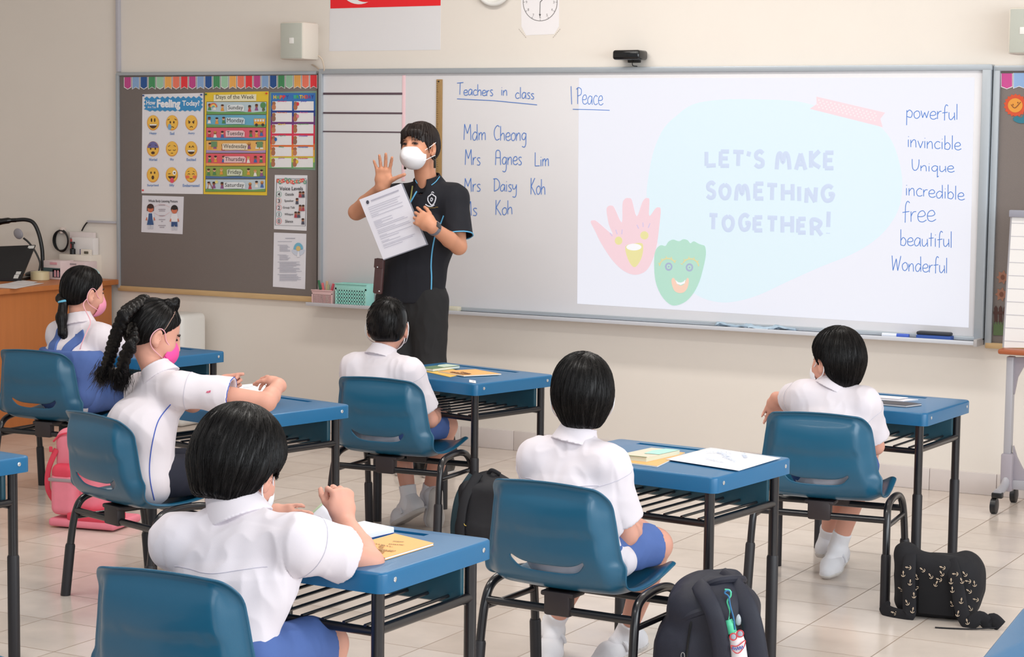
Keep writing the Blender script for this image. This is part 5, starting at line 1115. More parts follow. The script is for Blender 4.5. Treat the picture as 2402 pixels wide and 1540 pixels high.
# teacher
t = Frame(-4.85, 8.0, 180)
M_POLO = mat('navy_black_polo', (16, 17, 27), .85, noise=.12, bump=.12, bscale=700); M_TROU = mat('black_trousers', (26, 25, 27), .8, noise=.12, bump=.1, bscale=700); M_CYAN = mat('light_blue_piping', (96, 176, 220), .7)
TT = thing('person', 'person standing in a dark polo shirt and white mask, waving and holding up a paper', 'person', t.o, t.a)
hc = t.y(984, 342, .035); Bf = head_frame(-3, -4, -3); r, f, u = Bf; s = 1.04; Bm = np.array([r, f, u]); Pm = lambda a, c, d: hc+s*(a*r+c*f+d*u)
nb = t.y(1004, 430, -.02); hb = hc+s*(-.05*u-.022*f); shL, shR = t.y(1066, 462, -.03), t.y(930, 462, .0); elL, wrL = t.y(1076, 578, .03), t.y(1012, 530, .225); elR, wrR = t.y(836, 497, .08), t.y(898, 436, .17)
pel = t.y(966, 700, 0); ch = t.y(985, 560, -.01); hipL, hipR = t.y(1008, 705, 0), t.y(925, 705, 0); knL, knR = t.y(1008, 868, .03), t.y(950, 868, .03); anL = t.z(1042, 1068, .08); anR = t.z(985, 1064, .08)
lat = nrm(shR-shL)
body = head_ops(hc, Bf, s)+[('+', Cone(nb-V3(0, 0, .03), hb, .052, .047), .02), ('+', Cone(pel, ch, .08, .078, lat, .7), .03), ('+', Cone(ch, nb-V3(0, 0, .05), .07, .04, lat, .6), .03), ('+', Cone(shL, shR, .038, .038), .03)]
hands = {'L': dict(d=(.84, .02, .46), n=(.12, -.9, -.3), s=.92, curl=(.30, .45, .55, .6), spread=.10, th=(.75, .45, .3), thc=.3), 'R': dict(d=(-.12, .16, 1), n=(-.25, 1, -.1), s=.95, curl=(.10, .08, .08, .12), spread=.20, th=(.5, .8, .25), thc=-.1)}
for sd, (sh, el, wr, S) in ((-1, (shL, elL, wrL, 'L')), (1, (shR, elR, wrR, 'R'))):
    h = hands[S]; body += [('+', Cone(sh, el, .044, .036), .02), ('+', Cone(el, el+(wr-el)*.35, .037, .036), .012), ('+', Cone(el+(wr-el)*.35, wr, .036, .025), .01)]+hand_ops(wr, h['d'], h['n'], sd, h['s'], h['curl'], h['spread'], h['th'], h['thc'])
for hp_, kn, an in ((hipL, knL, anL), (hipR, knR, anR)): body += [('+', Cone(hp_, kn, .06, .045), .02), ('+', Cone(kn, an, .045, .03), .02), ('+', Cone(an, an+V3(0, .12, -.05), .03, .025), .01)]
sdf_obj('body', body, .0042, M_SKIN2, TT)
ops = [('+', Cone(pel+V3(0, 0, .01), ch, .122, .108, lat, .76), 0), ('+', Cone(ch, (shL+shR)/2-V3(0, 0, .06), .108, .078, lat, .66), .06), ('+', Cone(shL-V3(0, 0, .008), shR-V3(0, 0, .008), .056, .056), .07), ('+', Ell(ch+V3(.05, .06, .03), (.07, .06, .07)), .05), ('+', Ell(ch+V3(-.06, .05, .03), (.07, .06, .07)), .05)]
for sh in (shL, shR): ops.append(('+', Cone(sh, nb-V3(0, 0, .04), .046, .058), .04))
cuts = []
for sh, el, fr_ in ((shL, elL, .80), (shR, elR, .55)): e = sh+(el-sh)*fr_; ops.append(('+', Flat(sh, e, .058, .072), .03)); cuts.append(('-', Flat(e-(e-sh)*.2, e+nrm(e-sh)*.03, .056, .066), .002))
ops += cuts+[('-', Half(pel+V3(0, 0, -.012), [0, 0, -1]), .004), ('-', Cone(nb+V3(0, 0, -.03), hb, .054, .058), .006), ('-', Cone(nb+V3(0, .05, -.02), nb+V3(.0, .12, -.06), .03, .004), .01)]
po, pof = sdf_obj('polo_shirt', ops, .0048, M_POLO, TT, FOLD(41, .002, .006, .06), 1, True)
nd = nrm(hb-nb); c0 = nb+nd*.0
co = [('+', Cone(c0-nd*.02, c0+nd*.028, .068, .060), 0), ('+', Flat(c0+nd*.026, c0-nd*.022, .064, .088), .004), ('-', Cone(c0-nd*.06, c0+nd*.07, .058, .055), .002), ('-', Half(c0+nd*.034, nd), .003), ('-', Flat(c0+V3(0, .02, .06), c0+V3(0, .13, -.05), .012, .05), .004), ('-', Half(c0-nd*.034, -nd), .002)]
cl, clf = sdf_obj('collar', co, .0036, M_POLO, po, None, 1, True)
def pipe(pts, r_=.0026, fld=None): obj('piping', line_on(fld or pof, pts, r_, 60, .001), M_CYAN, po)
obj('piping', cast_line(pof, t, [(988, 434), (979, 446), (970, 462), (961, 478)], .004), M_CYAN, po)
obj('piping', cast_line(pof, t, [(1041, 506), (1034, 524), (1022, 548), (1014, 585), (1011, 620), (1012, 650), (1011, 687)], .0034), M_CYAN, po)
a_ = nrm(elL-shL); e_ = shL+(elL-shL)*.79; e1 = nrm(np.cross(a_, [0, 1., 0])); e2 = np.cross(a_, e1); pipe([e_+.072*(math.cos(q)*e1+math.sin(q)*e2) for q in np.linspace(0, 2*PI, 14)], .003)
for pts in ([(1012, 434), (1022, 426), (1031, 414)], [(973, 416), (976, 426), (982, 434)]): obj('piping', cast_line(clf, t, pts, .002), M_CYAN, po)
# crest on the chest: shield outline with a dark centre and a ribbon below
n_ = lambda px, py: t.y(px, py, .13)
M_SILV = mat('silver_thread', (206, 206, 214), .6); M_GOLD = mat('gold_thread', (190, 150, 74), .6)
for nm, pts, r_ in (('crest', [(1004, 462), (1009, 458), (1013, 455), (1017, 458), (1022, 462), (1021, 470), (1018, 477), (1013, 481), (1008, 477), (1004, 470), (1004, 463)], .0030), ('crest_ribbon', [(998, 479), (1004, 483), (1012, 484), (1019, 480)], .003), ('crest', [(1010, 468), (1012, 464), (1015, 467), (1012, 472), (1010, 469)], .0022), ('crest', [(1012, 452), (1015, 450), (1018, 453)], .002)):
    obj(nm, cast_line(pof, t, pts, r_, .0012), M_SILV, po)
mb = MB()
for k in range(11):
    x = 994+k*3.1; y = 486+.35*k*(1-k/10.)*2; mb.tube([cast(pof, t, x, y), cast(pof, t, x+1.2, y-2.2+(k % 3)), cast(pof, t, x+2.2, y+.4)], .0009, 5)
obj('crest_lettering', mb, M_GOLD, po)
tr = [('+', Cone(pel+V3(0, 0, .06), pel+V3(0, 0, -.05), .108, .108, lat, .80), 0)]
for hp_, kn, an in ((hipL, knL, anL), (hipR, knR, anR)): tr += [('+', Cone(hp_, kn, .088, .072), .04), ('+', Flat(kn, an, .074, .058), .03)]
sdf_obj('trousers', tr, .005, M_TROU, TT, FOLD(47, .003, .006, .05), 1)
for an, sx in ((anL, -1), (anR, 1)): shoe(TT, an, an+V3(.01*sx, .15, -.068), 1.25, False)
for o in TT.children:
    if o.name.startswith('shoe'): o.data.materials[0] = M_BLACK
# mask, eyes, hair
mo = [('+', Ell(Pm(0, .042, -.050), np.array((.063, .066, .058))*s, Bm), 0), ('+', Cone(Pm(0, .088, -.034), Pm(0, .104, -.048), .018, .020), .03), ('-', Ell(Pm(0, .034, -.050), np.array((.0585, .062, .0535))*s, Bm), .001), ('-', Half(Pm(0, .040, 0), -f+u*.1), .002), ('-', Half(Pm(0, .08, -.010), u-f*.02), .003)]
mk = sdf_obj('face_mask', mo, .0033, M_MASKW, TT)
obj('mask_fold', MB().tube([Pm(a*.058*s, .098-abs(a)**2*.05, -.072-.004*a*a) for a in np.linspace(-.9, .9, 9)], .0012, 5), M_SEAM, mk)
for sd in (-1, 1):
    for p_ in ([Pm(sd*.060, .05, -.026), Pm(sd*.074, .02, -.006), Pm(sd*.081, -.008, .012)], [Pm(sd*.058, .05, -.072), Pm(sd*.070, .02, -.056), Pm(sd*.080, -.006, -.044)]): obj('ear_loop', MB().tube(crom(p_, 5), .0015, 6), M_MASKW, mk)
    obj('eyelid', MB().tube(crom([Pm(sd*.015, .079, .004), Pm(sd*.022, .0795, .0075), Pm(sd*.031, .077, .0075), Pm(sd*.040, .070, .003)], 4), .0022, 6), M_LASH, TT)
    obj('eye', MB().ell(Pm(sd*.028, .0735, .003), np.array((.0095, .005, .0036))*s, 12, 8, Bm.T), M_EYE, TT)
    obj('eyebrow', MB().tube(crom([Pm(sd*.014, .083, .019), Pm(sd*.028, .080, .023), Pm(sd*.042, .070, .019)], 4), .0024, 6), mat('soft_brow', (110, 80, 66), .8), TT)
    e_ = Pm(sd*.079, -.004, -.050); mb = MB().tube([e_+V3(.007*math.cos(q), .002, -.008+.008*math.sin(q)) for q in np.linspace(0, 2*PI, 13)[:-1]], .0012, 5, closed=True); mb.box(e_+V3(0, 0, -.034), (.012, .006, .036), .002); obj('earring', mb, mat('dark_earring', (70, 66, 60), .3, metal=.6), TT)
H = [('+', Ell(Pm(0, -.014, .026), np.array((.078, .092, .084))*s, Bm), 0), ('+', Ell(Pm(0, -.03, -.015), np.array((.070, .070, .060))*s, Bm), .03), ('-', Ell(Pm(.0, .094, -.040), np.array((.064, .070, .082))*s, Bm), .010), ('-', Half(Pm(0, -.05, -.066), -u+f*.1), .010)]
for sd in (-1, 1): H.append(('-', Ell(Pm(sd*.082, .0, -.022), np.array((.016, .022, .032))*s, Bm), .008)); H.append(('+', Cone(Pm(sd*.064, .040, .045), Pm(sd*.072, .032, -.030), .007, .002), .012))
for k, a in enumerate(np.linspace(-.052, .046, 9)):
    if k == 5: continue
    H.append(('+', Cone(Pm(a*.6, .046, .080), Pm(a*.9, .074-abs(a)*.20, .056), .010, .010), .016)); H.append(('+', Cone(Pm(a*.9, .074-abs(a)*.20, .056), Pm(a*1.05, .087-abs(a)*.36, (.026, .024, .024, .032, .040, 0, .038, .026, .014)[k]), .010, .003), .008))
crown = Pm(0, -.02, .108)
ho, hf = sdf_obj('hair', H, .0034, mat('dark_brown_hair', (34, 24, 22), .36, noise=.3, nscale=60, spec=.4), TT, lambda V, N: .0009*np.sin(np.arctan2((V-crown) @ r, (V-crown) @ f)*38), 1, True)
obj('hair_locks', hair_strands(hf, crown, u, 700, 9, .014, .0008, 6, .0006, grav=.2, jit=.05), MATS['dark_brown_hair'], ho, angle=180, recalc=False)
# wrist watch, ring, lanyard
d_ = nrm(wrL-elL); e1 = nrm(np.cross(d_, [0, 0, 1.])); e2 = np.cross(d_, e1); w0 = wrL-d_*.022; wt = [w0+(.030*math.cos(q))*e1+(.030*math.sin(q))*e2 for q in np.linspace(0, 2*PI, 17)[:-1]]
mb = MB()
for o_ in (-.008, -.003, .003, .008): mb.tube([p+d_*o_ for p in wt], .0045, 6, closed=True)
wa = obj('wrist_watch', mb, mat('grey_strap', (112, 112, 122), .5), TT); cdir = nrm(t.R @ (-CF)); fp = w0+nrm(cdir-d_*(cdir @ d_)+V3(0, 0, .5))*.034
q_ = nrm(fp-w0); obj('watch_face', MB().box(fp, (.034, .026, .009), .004, Matrix((d_, np.cross(q_, d_), q_)).transposed().to_3x3()), mat('watch_glass', (60, 56, 58), .12), wa)
obj('lanyard', cast_line(pof, t, [(968, 437), (966, 450), (964, 464), (962, 476)], .0035, .002), mat('olive_lanyard', (150, 146, 84), .7), TT)
obj('lanyard_clip', MB().box(cast(pof, t, 961, 479, .006), (.012, .008, .022), .002), M_CHROME, TT)
hd_ = nrm(V3(*hands['L']['d'])); hn_ = nrm(V3(*hands['L']['n'])-hd_*(V3(*hands['L']['n']) @ hd_)); htt = -np.cross(hd_, hn_); rp = wrL+.92*(.088*hd_-.0115*htt)+.004*hn_
obj('finger_ring', MB().tube([rp+.0095*(math.cos(q)*htt+math.sin(q)*hn_) for q in np.linspace(0, 2*PI, 13)[:-1]], .0016, 6, closed=True), M_GOLD, TT)
# ------------------------------------------------------------------ things on the wall
def wthing(name, label, cat, px, py, off=0.0, group=None): return thing(name, label, cat, wpt(px, py, off), 0, group)
DEP = lambda p: float((np.asarray(p)-CPOS) @ CF)
# flag poster
t = wthing('flag_poster', 'red and white flag poster with a crescent high on the wall', 'flag', 903, 20)
a = wall_art(.001); a.layer = 0; q = [(775, -80), (1034.5, -84), (1033, 117), (772, 120)]; P = [a.P(*p) for p in q]; obj('sheet', MB().prism(P, (0, .001, 0)), mat('flag_white', (228, 226, 228), .5), t, world=True, smooth=False)
a = wall_art(.0012); a.poly([(775, -80), (1034.5, -84), (1033.5, 13), (775, 20)], (238, 30, 40)); a.put('red_band', t)
a = wall_art(.0012); a.layer = 2; out = [(842+46*math.cos(q), -36+46*math.sin(q)) for q in np.linspace(rad(62), rad(298), 24)]; inn = [(858+41*math.cos(q), -36+41*math.sin(q)) for q in np.linspace(rad(286), rad(74), 24)]; a.poly(out+inn, (240, 238, 238)); a.put('crescent', t)
for k in range(5):
    q0 = -PI/2+k*2*PI/5; cx, cy = 884+20*math.cos(q0), -36+20*math.sin(q0); a = wall_art(.0012); a.layer = 2
    a.poly([(cx+(8 if i % 2 == 0 else 3.2)*math.cos(-PI/2+i*PI/5), cy+(8 if i % 2 == 0 else 3.2)*math.sin(-PI/2+i*PI/5)) for i in range(10)], (240, 238, 238)); a.put('star', t)
# loudspeakers
M_SPK = mat('cream_speaker', (226, 218, 206), .5); M_GRL = mat('speaker_grille', (188, 190, 180), .7, noise=.12, nscale=900)
def speaker(label, x0, y0, x1, y1):
    t = wthing('wall_speaker', label, 'loudspeaker', (x0+x1)/2, (y0+y1)/2, 0, 'wall loudspeakers'); a, b = wpt(x0, y0, .20), wpt(x1, y1, .20); c = (a+b)/2; wd, ht = abs(b[0]-a[0]), abs(a[2]-b[2]); y = WALL_Y-.13
    obj('cabinet', MB().box((c[0], y, c[2]), (wd, .14, ht), .012), M_SPK, t, world=True); obj('grille', MB().box((c[0], y-.070, c[2]), (wd*.86, .006, ht*.94), .002), M_GRL, t, world=True)
    obj('badge', MB().box((c[0]+wd*.02, y-.074, c[2]), (.028, .004, .030), .002), M_WHITEP, t, world=True); obj('wall_bracket', MB().box((c[0], WALL_Y-.035, c[2]), (.05, .07, .09), .006), M_SPK, t, world=True)
    obj('cable', MB().tube(crom([(c[0]+wd*.38, y+.06, c[2]-.06), (c[0]+wd*.62, y+.07, c[2]-.09), (c[0]+wd*.60, y+.09, c[2]-.15), (c[0]+wd*.1, WALL_Y-.01, c[2]-ht*.64), (c[0]-wd*.05, WALL_Y-.006, c[2]-ht*.60)], 8), .004, 6), mat('beige_cable', (206, 190, 172), .6), t, world=True)
speaker('cream wall loudspeaker with grey grille above the notice board with the charts', 655, 52, 712, 139)
speaker('cream wall loudspeaker cut by the picture edge above the far notice board', 2366, 18, 2432, 126)
# round clock, paper clock face, black sensor
t = wthing('wall_clock', 'round white rimmed wall clock cut off by the top of the picture', 'clock', 1163, -34); c = wpt(1163, -34, 0); R0 = .090
obj('rim', MB().lathe(c, [(R0*.86, -.044), (R0*.96, -.05), (R0, -.040), (R0, 0)], 40, 'y') if False else MB().tube([c+V3(R0*math.cos(q), -.022, R0*math.sin(q)) for q in np.linspace(0, 2*PI, 41)[:-1]], .012, 10, closed=True), M_WHITEP, t, world=True)
obj('dial', MB().lathe(c, [(R0*.98, .001), (R0*.98, .020)], 40, 'y'), mat('clock_dial', (238, 236, 230), .5), t, world=True)
mb = MB(); mb.box(c+V3(0, -.024, .025), (.006, .003, .055), .001); mb.box(c+V3(.02, -.024, 0), (.045, .003, .006), .001); obj('hands', mb, M_BLACK, t, world=True)
t = wthing('paper_clock', 'white paper clock face with numerals and hands taped on the wall', 'paper clock', 1267, 20)
a = wall_art(.001); a.layer = 0; P = [a.P(*p) for p in [(1221, -70), (1312, -72), (1311, 62), (1300, 80), (1234, 83), (1223, 62)]]; obj('sheet', MB().prism(P, (0, .0008, 0)), mat('clock_paper', (238, 234, 236), .6), t, world=True, smooth=False)
a = wall_art(.0012); a.line([(1267+40*math.cos(q), 5+44*math.sin(q)) for q in np.linspace(0, 2*PI, 40)[:-1]], 1.3, (120, 116, 116), closed=True)
for k in range(12): q = 2*PI*k/12; a.line([(1267+40*math.cos(q), 5+44*math.sin(q)), (1267+36*math.cos(q), 5+40*math.sin(q))], .9)
a.line([(1267, 5), (1266.4, 37)], 1.2, (70, 68, 70)); a.line([(1267, 5), (1277, -6)], 1.4); a.poly([(1264, 33), (1269, 33), (1266.4, 39)]); a.put('dial_print', t)
for k in range(1, 13):
    q = -PI/2+2*PI*k/12; x, y = 1267+32*math.cos(q), 5+35*math.sin(q); w_ = 1.7 if k < 10 else 3.2; a = wall_art(.0012); a.text(str(k), x-w_, y-3, x+w_, y+3, (150, 146, 146)); a.put('numeral', t)
a = wall_art(.0008); a.c((180, 168, 158))
for k in range(6): a.line([(1217+k*3.0, 68+k*3.6), (1219+k*3.0, 70+k*3.6)], 1.2); a.line([(1314-k*3.0, 68+k*3.6), (1312-k*3.0, 70+k*3.6)], 1.2)
a.put('corner_marks', t)
t = wthing('projector_sensor', 'small black glossy box on the wall above the whiteboard', 'sensor', 1470, 128); a, b = wpt(1438, 119, .10), wpt(1501, 138, .10); c = (a+b)/2
obj('housing', MB().box((c[0], WALL_Y-.06, c[2]), (b[0]-a[0], .10, .045), .012, None, 3), mat('gloss_black', (18, 18, 20), .12), t, world=True); obj('bracket', MB().box((c[0], WALL_Y-.012, c[2]-.018), (.06, .024, .03), .003), M_BLACK, t, world=True)
obj('cable', MB().tube(crom([(c[0]+.0, WALL_Y-.03, c[2]-.02), (c[0]-.005, WALL_Y-.02, c[2]-.045), (c[0]+.015, WALL_Y-.01, c[2]-.05)], 6), .002, 6), M_BLACK, t, world=True)
# tray: baskets, markers, duster, cloth, eraser
def on_tray(px, dy=.085): p = wpt(px, 700, dy); return np.array([p[0], WALL_Y-dy, TRAY_Z])
def basket(label, px0, px1, ht, m, step, cat='basket'):
    a, b = on_tray(px0), on_tray(px1); c = (a+b)/2; wd = b[0]-a[0]; dp = .075; t = thing('storage_basket', label, cat, c)
    n = max(4, int(wd/step)); m_ = max(3, int(ht*.62/step)); mb = MB()
    for k in range(n+1): x = -wd/2*.90+wd*.90*k/n; mb.box((x, -dp/2, ht*.38), (step*.42, .003, ht*.66))
    for k in range(m_+1): z = ht*.06+ht*.62*k/m_; mb.box((0, -dp/2, z), (wd*.9, .003, step*.42))
    obj('front_lattice', mb, m, t); mb = MB(); mb.box((0, -dp/2, ht*.84), (wd, .004, ht*.28), .001); mb.box((0, -dp/2, ht*.03), (wd*.92, .004, ht*.06), .001)
    for sx in (-1, 1): mb.box((sx*wd*.475, -dp/2, ht*.4), (wd*.05, .004, ht*.8), .001); mb.box((sx*wd*.485, 0, ht*.5), (.003, dp, ht*.98), .001)
    mb.box((0, dp/2-.002, ht*.5), (wd*.98, .003, ht*.98), .001); mb.box((0, 0, .002), (wd*.94, dp*.96, .003)); mb.box((0, -dp/2-.004, ht*.98), (wd*1.03, .008, .005), .002); obj('basket_shell', mb, m, t); return t, c, wd
bt, bc, bw = basket('small pink lattice basket full of pens on the whiteboard tray', 741, 789, .074, mat('pink_plastic', (226, 190, 190), .5), .0085)
basket('mint green lattice basket on the whiteboard tray', 796, 869, .115, mat('mint_plastic', (160, 220, 210), .45), .016)
for k, (dx, dz, tx, c1, c2, lb) in enumerate([(-.036, .120, -.35, (40, 110, 70), (40, 40, 44), 'green capped dark marker leaning out of the pink basket'), (-.016, .108, -.22, (226, 110, 120), (226, 110, 120), 'pink marker beside the green capped one in the pink basket'), (.004, .118, .05, (214, 180, 140), (170, 190, 160), 'orange and green marker standing in the middle of the pink basket'), (.012, .100, .1, (180, 190, 150), (190, 190, 170), 'pale green marker in the middle of the pink basket'), (.034, .106, .35, (220, 90, 106), (200, 80, 100), 'rose pink marker leaning towards the mint basket')]):
    b0 = bc+V3(dx*.5, .004*(k % 2), .006); e = bc+V3(dx+tx*.03, 0, dz); t = thing('marker_pen', lb, 'marker', b0, 0, 'markers in the pink basket'); obj('barrel', MB().tube([b0, b0+(e-b0)*.6], .006, 10), flat(c2, .4), t, world=True); obj('cap', MB().tube([b0+(e-b0)*.6, e], [.0068, .0062], 10), flat(c1, .4), t, world=True)
p = on_tray(1064, .06); t = thing('duster', 'yellowish board duster on the tray beside the teacher', 'duster', p); obj('pad', MB().box(p+V3(0, 0, .012), (.075, .04, .024), .008), mat('duster_felt', (206, 200, 180), .9), t, world=True)
p0, p1 = on_tray(1682, .07), on_tray(1868, .07); mb = MB(); rr = random.Random(8); t = thing('cloth_strip', 'crumpled blue grey cloth strip lying along the tray under the slide', 'cloth', (p0+p1)/2)
rows = []
for j in range(7):
    row = []
    for i in range(40): u = i/39; p = p0+(p1-p0)*u; row.append(p+V3(.004*math.sin(i*1.3+j), (j-3)*.007+.008*math.sin(u*9), .006+.012*abs(math.sin(i*.55+j*.9))*(.5+.5*math.sin(u*17+1))+.006*math.sin(j*1.7+i*.2)))
    rows.append(row)
o = obj('cloth', MB().sheet(rows), mat('blue_grey_cloth', (176, 196, 212), .8, noise=.25, nscale=40), t, world=True, angle=180); md = o.modifiers.new('t', 'SOLIDIFY'); md.thickness = .002
p0, p1 = on_tray(2072, .07)+V3(0, 0, .009), on_tray(2135, .07)+V3(0, 0, .009); t = thing('whiteboard_marker', 'white whiteboard marker with blue cap lying on the tray beside the eraser', 'marker', p0); obj('barrel', MB().tube([p0, p0+(p1-p0)*.55], .0085, 12), mat('marker_white', (222, 226, 236), .4), t, world=True); obj('cap', MB().tube([p0+(p1-p0)*.55, p1], .0092, 12), mat('marker_blue', (60, 92, 190), .4), t, world=True)
p = (on_tray(2155, .07)+on_tray(2237, .07))/2; t = thing('board_eraser', 'black topped blue board eraser lying on the tray near its end', 'eraser', p); wd = (on_tray(2237, .07)-on_tray(2155, .07))[0]; obj('felt_base', MB().box(p+V3(0, 0, .010), (wd, .05, .020), .004), mat('eraser_blue', (50, 84, 160), .6), t, world=True); obj('grip', MB().box(p+V3(-.002, 0, .027), (wd*.98, .048, .016), .007), mat('eraser_black', (36, 40, 50), .5), t, world=True)

# ------------------------------------------------------------------ the wooden desk and what stands on it
M_ORW = mat('orange_wood', (192, 116, 62), .42, noise=.14, nscale=5, stretch=(6, 6, .6))
DZ = .738
t = thing('teacher_desk', 'orange wooden desk against the wall, cut by the picture edge', 'desk', (-7.55, 7.9, 0))
obj('desktop', MB().box((-7.56, 7.87, DZ-.014), (.80, 1.62, .028), .004), M_ORW, t, world=True); obj('side_panel', MB().box((-7.195, 7.87, .37), (.022, 1.55, .705), .003), M_ORW, t, world=True); obj('side_panel', MB().box((-7.92, 7.87, .37), (.022, 1.55, .705), .003), M_ORW, t, world=True)
obj('plinth', MB().box((-7.56, 7.87, .03), (.70, 1.5, .06), .003), mat('grey_plinth', (90, 90, 92), .6), t, world=True); obj('drawer_front', MB().box((-7.56, 7.085, .52), (.68, .02, .3), .004), M_ORW, t, world=True)
dk = lambda px, py, h=0.0: on_z(px, py, DZ+h)
def S_(p, px): return px*DEP(p)/CAM_F
# laptop
c = dk(52, 660); dep = DEP(c); c[2] += .004; t = thing('laptop', 'open black laptop seen from behind on the wooden desk', 'laptop', c)
q = [at_depth(-70, 580, dep+.08), at_depth(83, 574, dep+.08), at_depth(48, 655, dep), at_depth(-90, 661, dep)]
q[2][2] = q[3][2] = DZ+.003; nn = nrm(np.cross(q[1]-q[0], q[3]-q[0])); nn = nn if nn @ CF > 0 else -nn
obj('lid', MB().prism(q, nn*.010), mat('laptop_black', (20, 20, 24), .35), t, world=True, smooth=False); kb = [q[3], q[2], q[2]+V3(-.10, .22, 0), q[3]+V3(-.10, .22, 0)]; kb = [V3(p[0], p[1], DZ+.002) for p in kb]; obj('base', MB().prism(kb, (0, 0, .014)), MATS['laptop_black'], t, world=True, smooth=False)
lp = lambda u, v: q[0]+(q[1]-q[0])*u+(q[3]+(q[2]-q[3])*u-q[0]-(q[1]-q[0])*u)*v-nn*.0006
for (u0, u1, v0, v1, nm) in ((.90, .995, .02, .10, 'asset_sticker'), (.87, .95, .74, .82, 'asset_sticker'), (.86, .94, .83, .97, 'asset_sticker'), (.45, .47, .12, .2, 'lid_mark')): obj(nm, MB().add([lp(u0, v0), lp(u1, v0), lp(u1, v1), lp(u0, v1)], [(0, 1, 2, 3)]), mat('sticker_white', (200, 198, 194), .5), t, world=True, smooth=False)
# document camera, disc lamp
c = dk(99, 652); dep = DEP(c)+.05; A = lambda x, y, d=0: at_depth(x, y, dep+d); t = thing('document_camera', 'black gooseneck document camera arching over the laptop', 'camera', c)
obj('gooseneck', MB().tube(crom([at_depth(100, 650, dep)*V3(1, 1, 0)+V3(0, 0, DZ+.018), A(100, 612), A(98, 580), A(90, 545), A(78, 522), A(60, 515), A(35, 516)], 8), .011, 10), M_BLACK, t, world=True); obj('camera_head', MB().tube(crom([A(38, 516), A(20, 517), A(-10, 521), A(-30, 522)], 4), [.012]*4+[.017]*3+[.02]*6, 12), mat('gloss_black', ()), t, world=True); b0 = A(100, 650); b0[2] = DZ+.011; obj('base', MB().box(b0, (.12, .12, .02), .006), M_BLACK, t, world=True)
t = thing('disc_lamp', 'small desk lamp with a round grey head in front of the gooseneck', 'lamp', dk(92, 653)); d2 = -.06
obj('lamp_head', MB().ell(A(43, 548, d2), (.034, .012, .028), rot=np.array(Matrix.Rotation(.5, 3, 'Y')) @ np.eye(3)), mat('lamp_grey', (150, 146, 152), .5), t, world=True); obj('arm', MB().tube(crom([A(55, 558, d2), A(66, 567, d2), A(78, 582, d2), A(88, 600, d2), A(94, 618, d2), A(90, 640, d2)], 6), .0055, 8), M_BLACK, t, world=True)
b0 = A(80, 640, d2); b0[2] = DZ+.0005; obj('base', MB().ell(b0+V3(0, 0, .020), (.05, .05, .020)), M_BLACK, t, world=True)
# coiled cable, wall pocket
t = wthing('coiled_cable', 'coil of black cable hanging from a hook on the wall', 'cable', 145, 545)
for k, (rx, ry, dx) in enumerate(((.050, .058, 0), (.046, .060, .004), (.053, .056, -.003))): c = wpt(143, 564, .012+.008*k); obj('loop', MB().tube([c+V3(dx+rx*math.cos(q), 0, ry*math.sin(q)) for q in np.linspace(0, 2*PI, 29)[:-1]], .0045, 8, closed=True), M_BLACK, t, world=True)
obj('hook', MB().box(wpt(147, 540, .015), (.02, .03, .035), .004), mat('pale_hook', (220, 204, 196), .5), t, world=True)
t = wthing('wall_pocket', 'clear plastic pocket of papers fixed on the wall above the caddy', 'file pocket', 193, 570)
obj('pocket', wbox(MB(), 168, 556, 219, 600, .004, .05, .004), mat('clear_pocket', (232, 226, 224), .2), t, world=True); obj('paper', wbox(MB(), 163, 543, 220, 560, .010, .03, .002), mat('pocket_paper', (226, 214, 212), .5), t, world=True); obj('red_folder', wbox(MB(), 164, 560, 169, 600, .01, .052, .002), mat('red_folder', (170, 66, 66), .5), t, world=True); obj('blue_card', wbox(MB(), 187, 584, 205, 600, .05, .054, .001), mat('blue_card', (66, 66, 130), .5), t, world=True)
# caddy, pump bottle, boxes, tape, papers
def dbox(name, label, cat, x0, x1, y0, y1, parts_m, depth=.10, base=None, dz=0.0, bev=.004):
    """box on the desk: its near lower edge at pixel row y1, top at y0"""
    c = dk((x0+x1)/2, base if base else y1, dz); w_ = S_(c, x1-x0)*1.05; h = S_(c, y1-y0); t = thing(name, label, cat, c)
    obj('body', MB().box(c+V3(0, depth/2, h/2), (w_, depth, h), bev), parts_m, t, world=True); return t, c, w_, h
t, c, w_, h = dbox('mask_box', 'pink and white cardboard box with dark pictures, beside the tape roll', 'box', 97, 147, 611, 655, mat('pink_white_card', (226, 206, 206), .6), .11)
for (u0, u1, v0, v1, cc, nm) in ((-.48, .48, .42, .62, (70, 90, 92), 'dark_band'), (.05, .48, .12, .55, (70, 66, 80), 'picture'), (.15, .25, .15, .5, (220, 160, 170), 'figure'), (.32, .42, .15, .5, (220, 160, 170), 'figure'), (-.1, .3, .8, .92, (226, 160, 170), 'printed_strip')): obj(nm, MB().box(c+V3((u0+u1)/2*w_, -.0015-.0006*(nm == 'figure'), (v0+v1)/2*h), ((u1-u0)*w_, .002, (v1-v0)*h)), flat(cc), t, world=True)
t, c, w_, h = dbox('mask_box', 'pink and white cardboard box partly behind the head of the girl with the ponytail', 'box', 149, 205, 613, 655, MATS['pink_white_card'], .10); obj('printed_strip', MB().box(c+V3(-.02, -.0015, h*.85), (w_*.4, .002, h*.07)), flat((150, 140, 144)), t, world=True)
ct, c, w_, h = dbox('desk_caddy', 'white plastic caddy with handle slot behind the cardboard boxes', 'caddy', 130, 220, 600, 655, mat('cream_plastic', (232, 222, 210), .45), .14, 652); obj('handle_panel', MB().box(c+V3(w_*.30, .02, h+.012), (w_*.34, .012, .04), .005), MATS['cream_plastic'], ct, world=True); obj('handle_slot', MB().box(c+V3(w_*.33, .012, h+.014), (w_*.13, .006, .014), .002), flat((90, 84, 70)), ct, world=True)
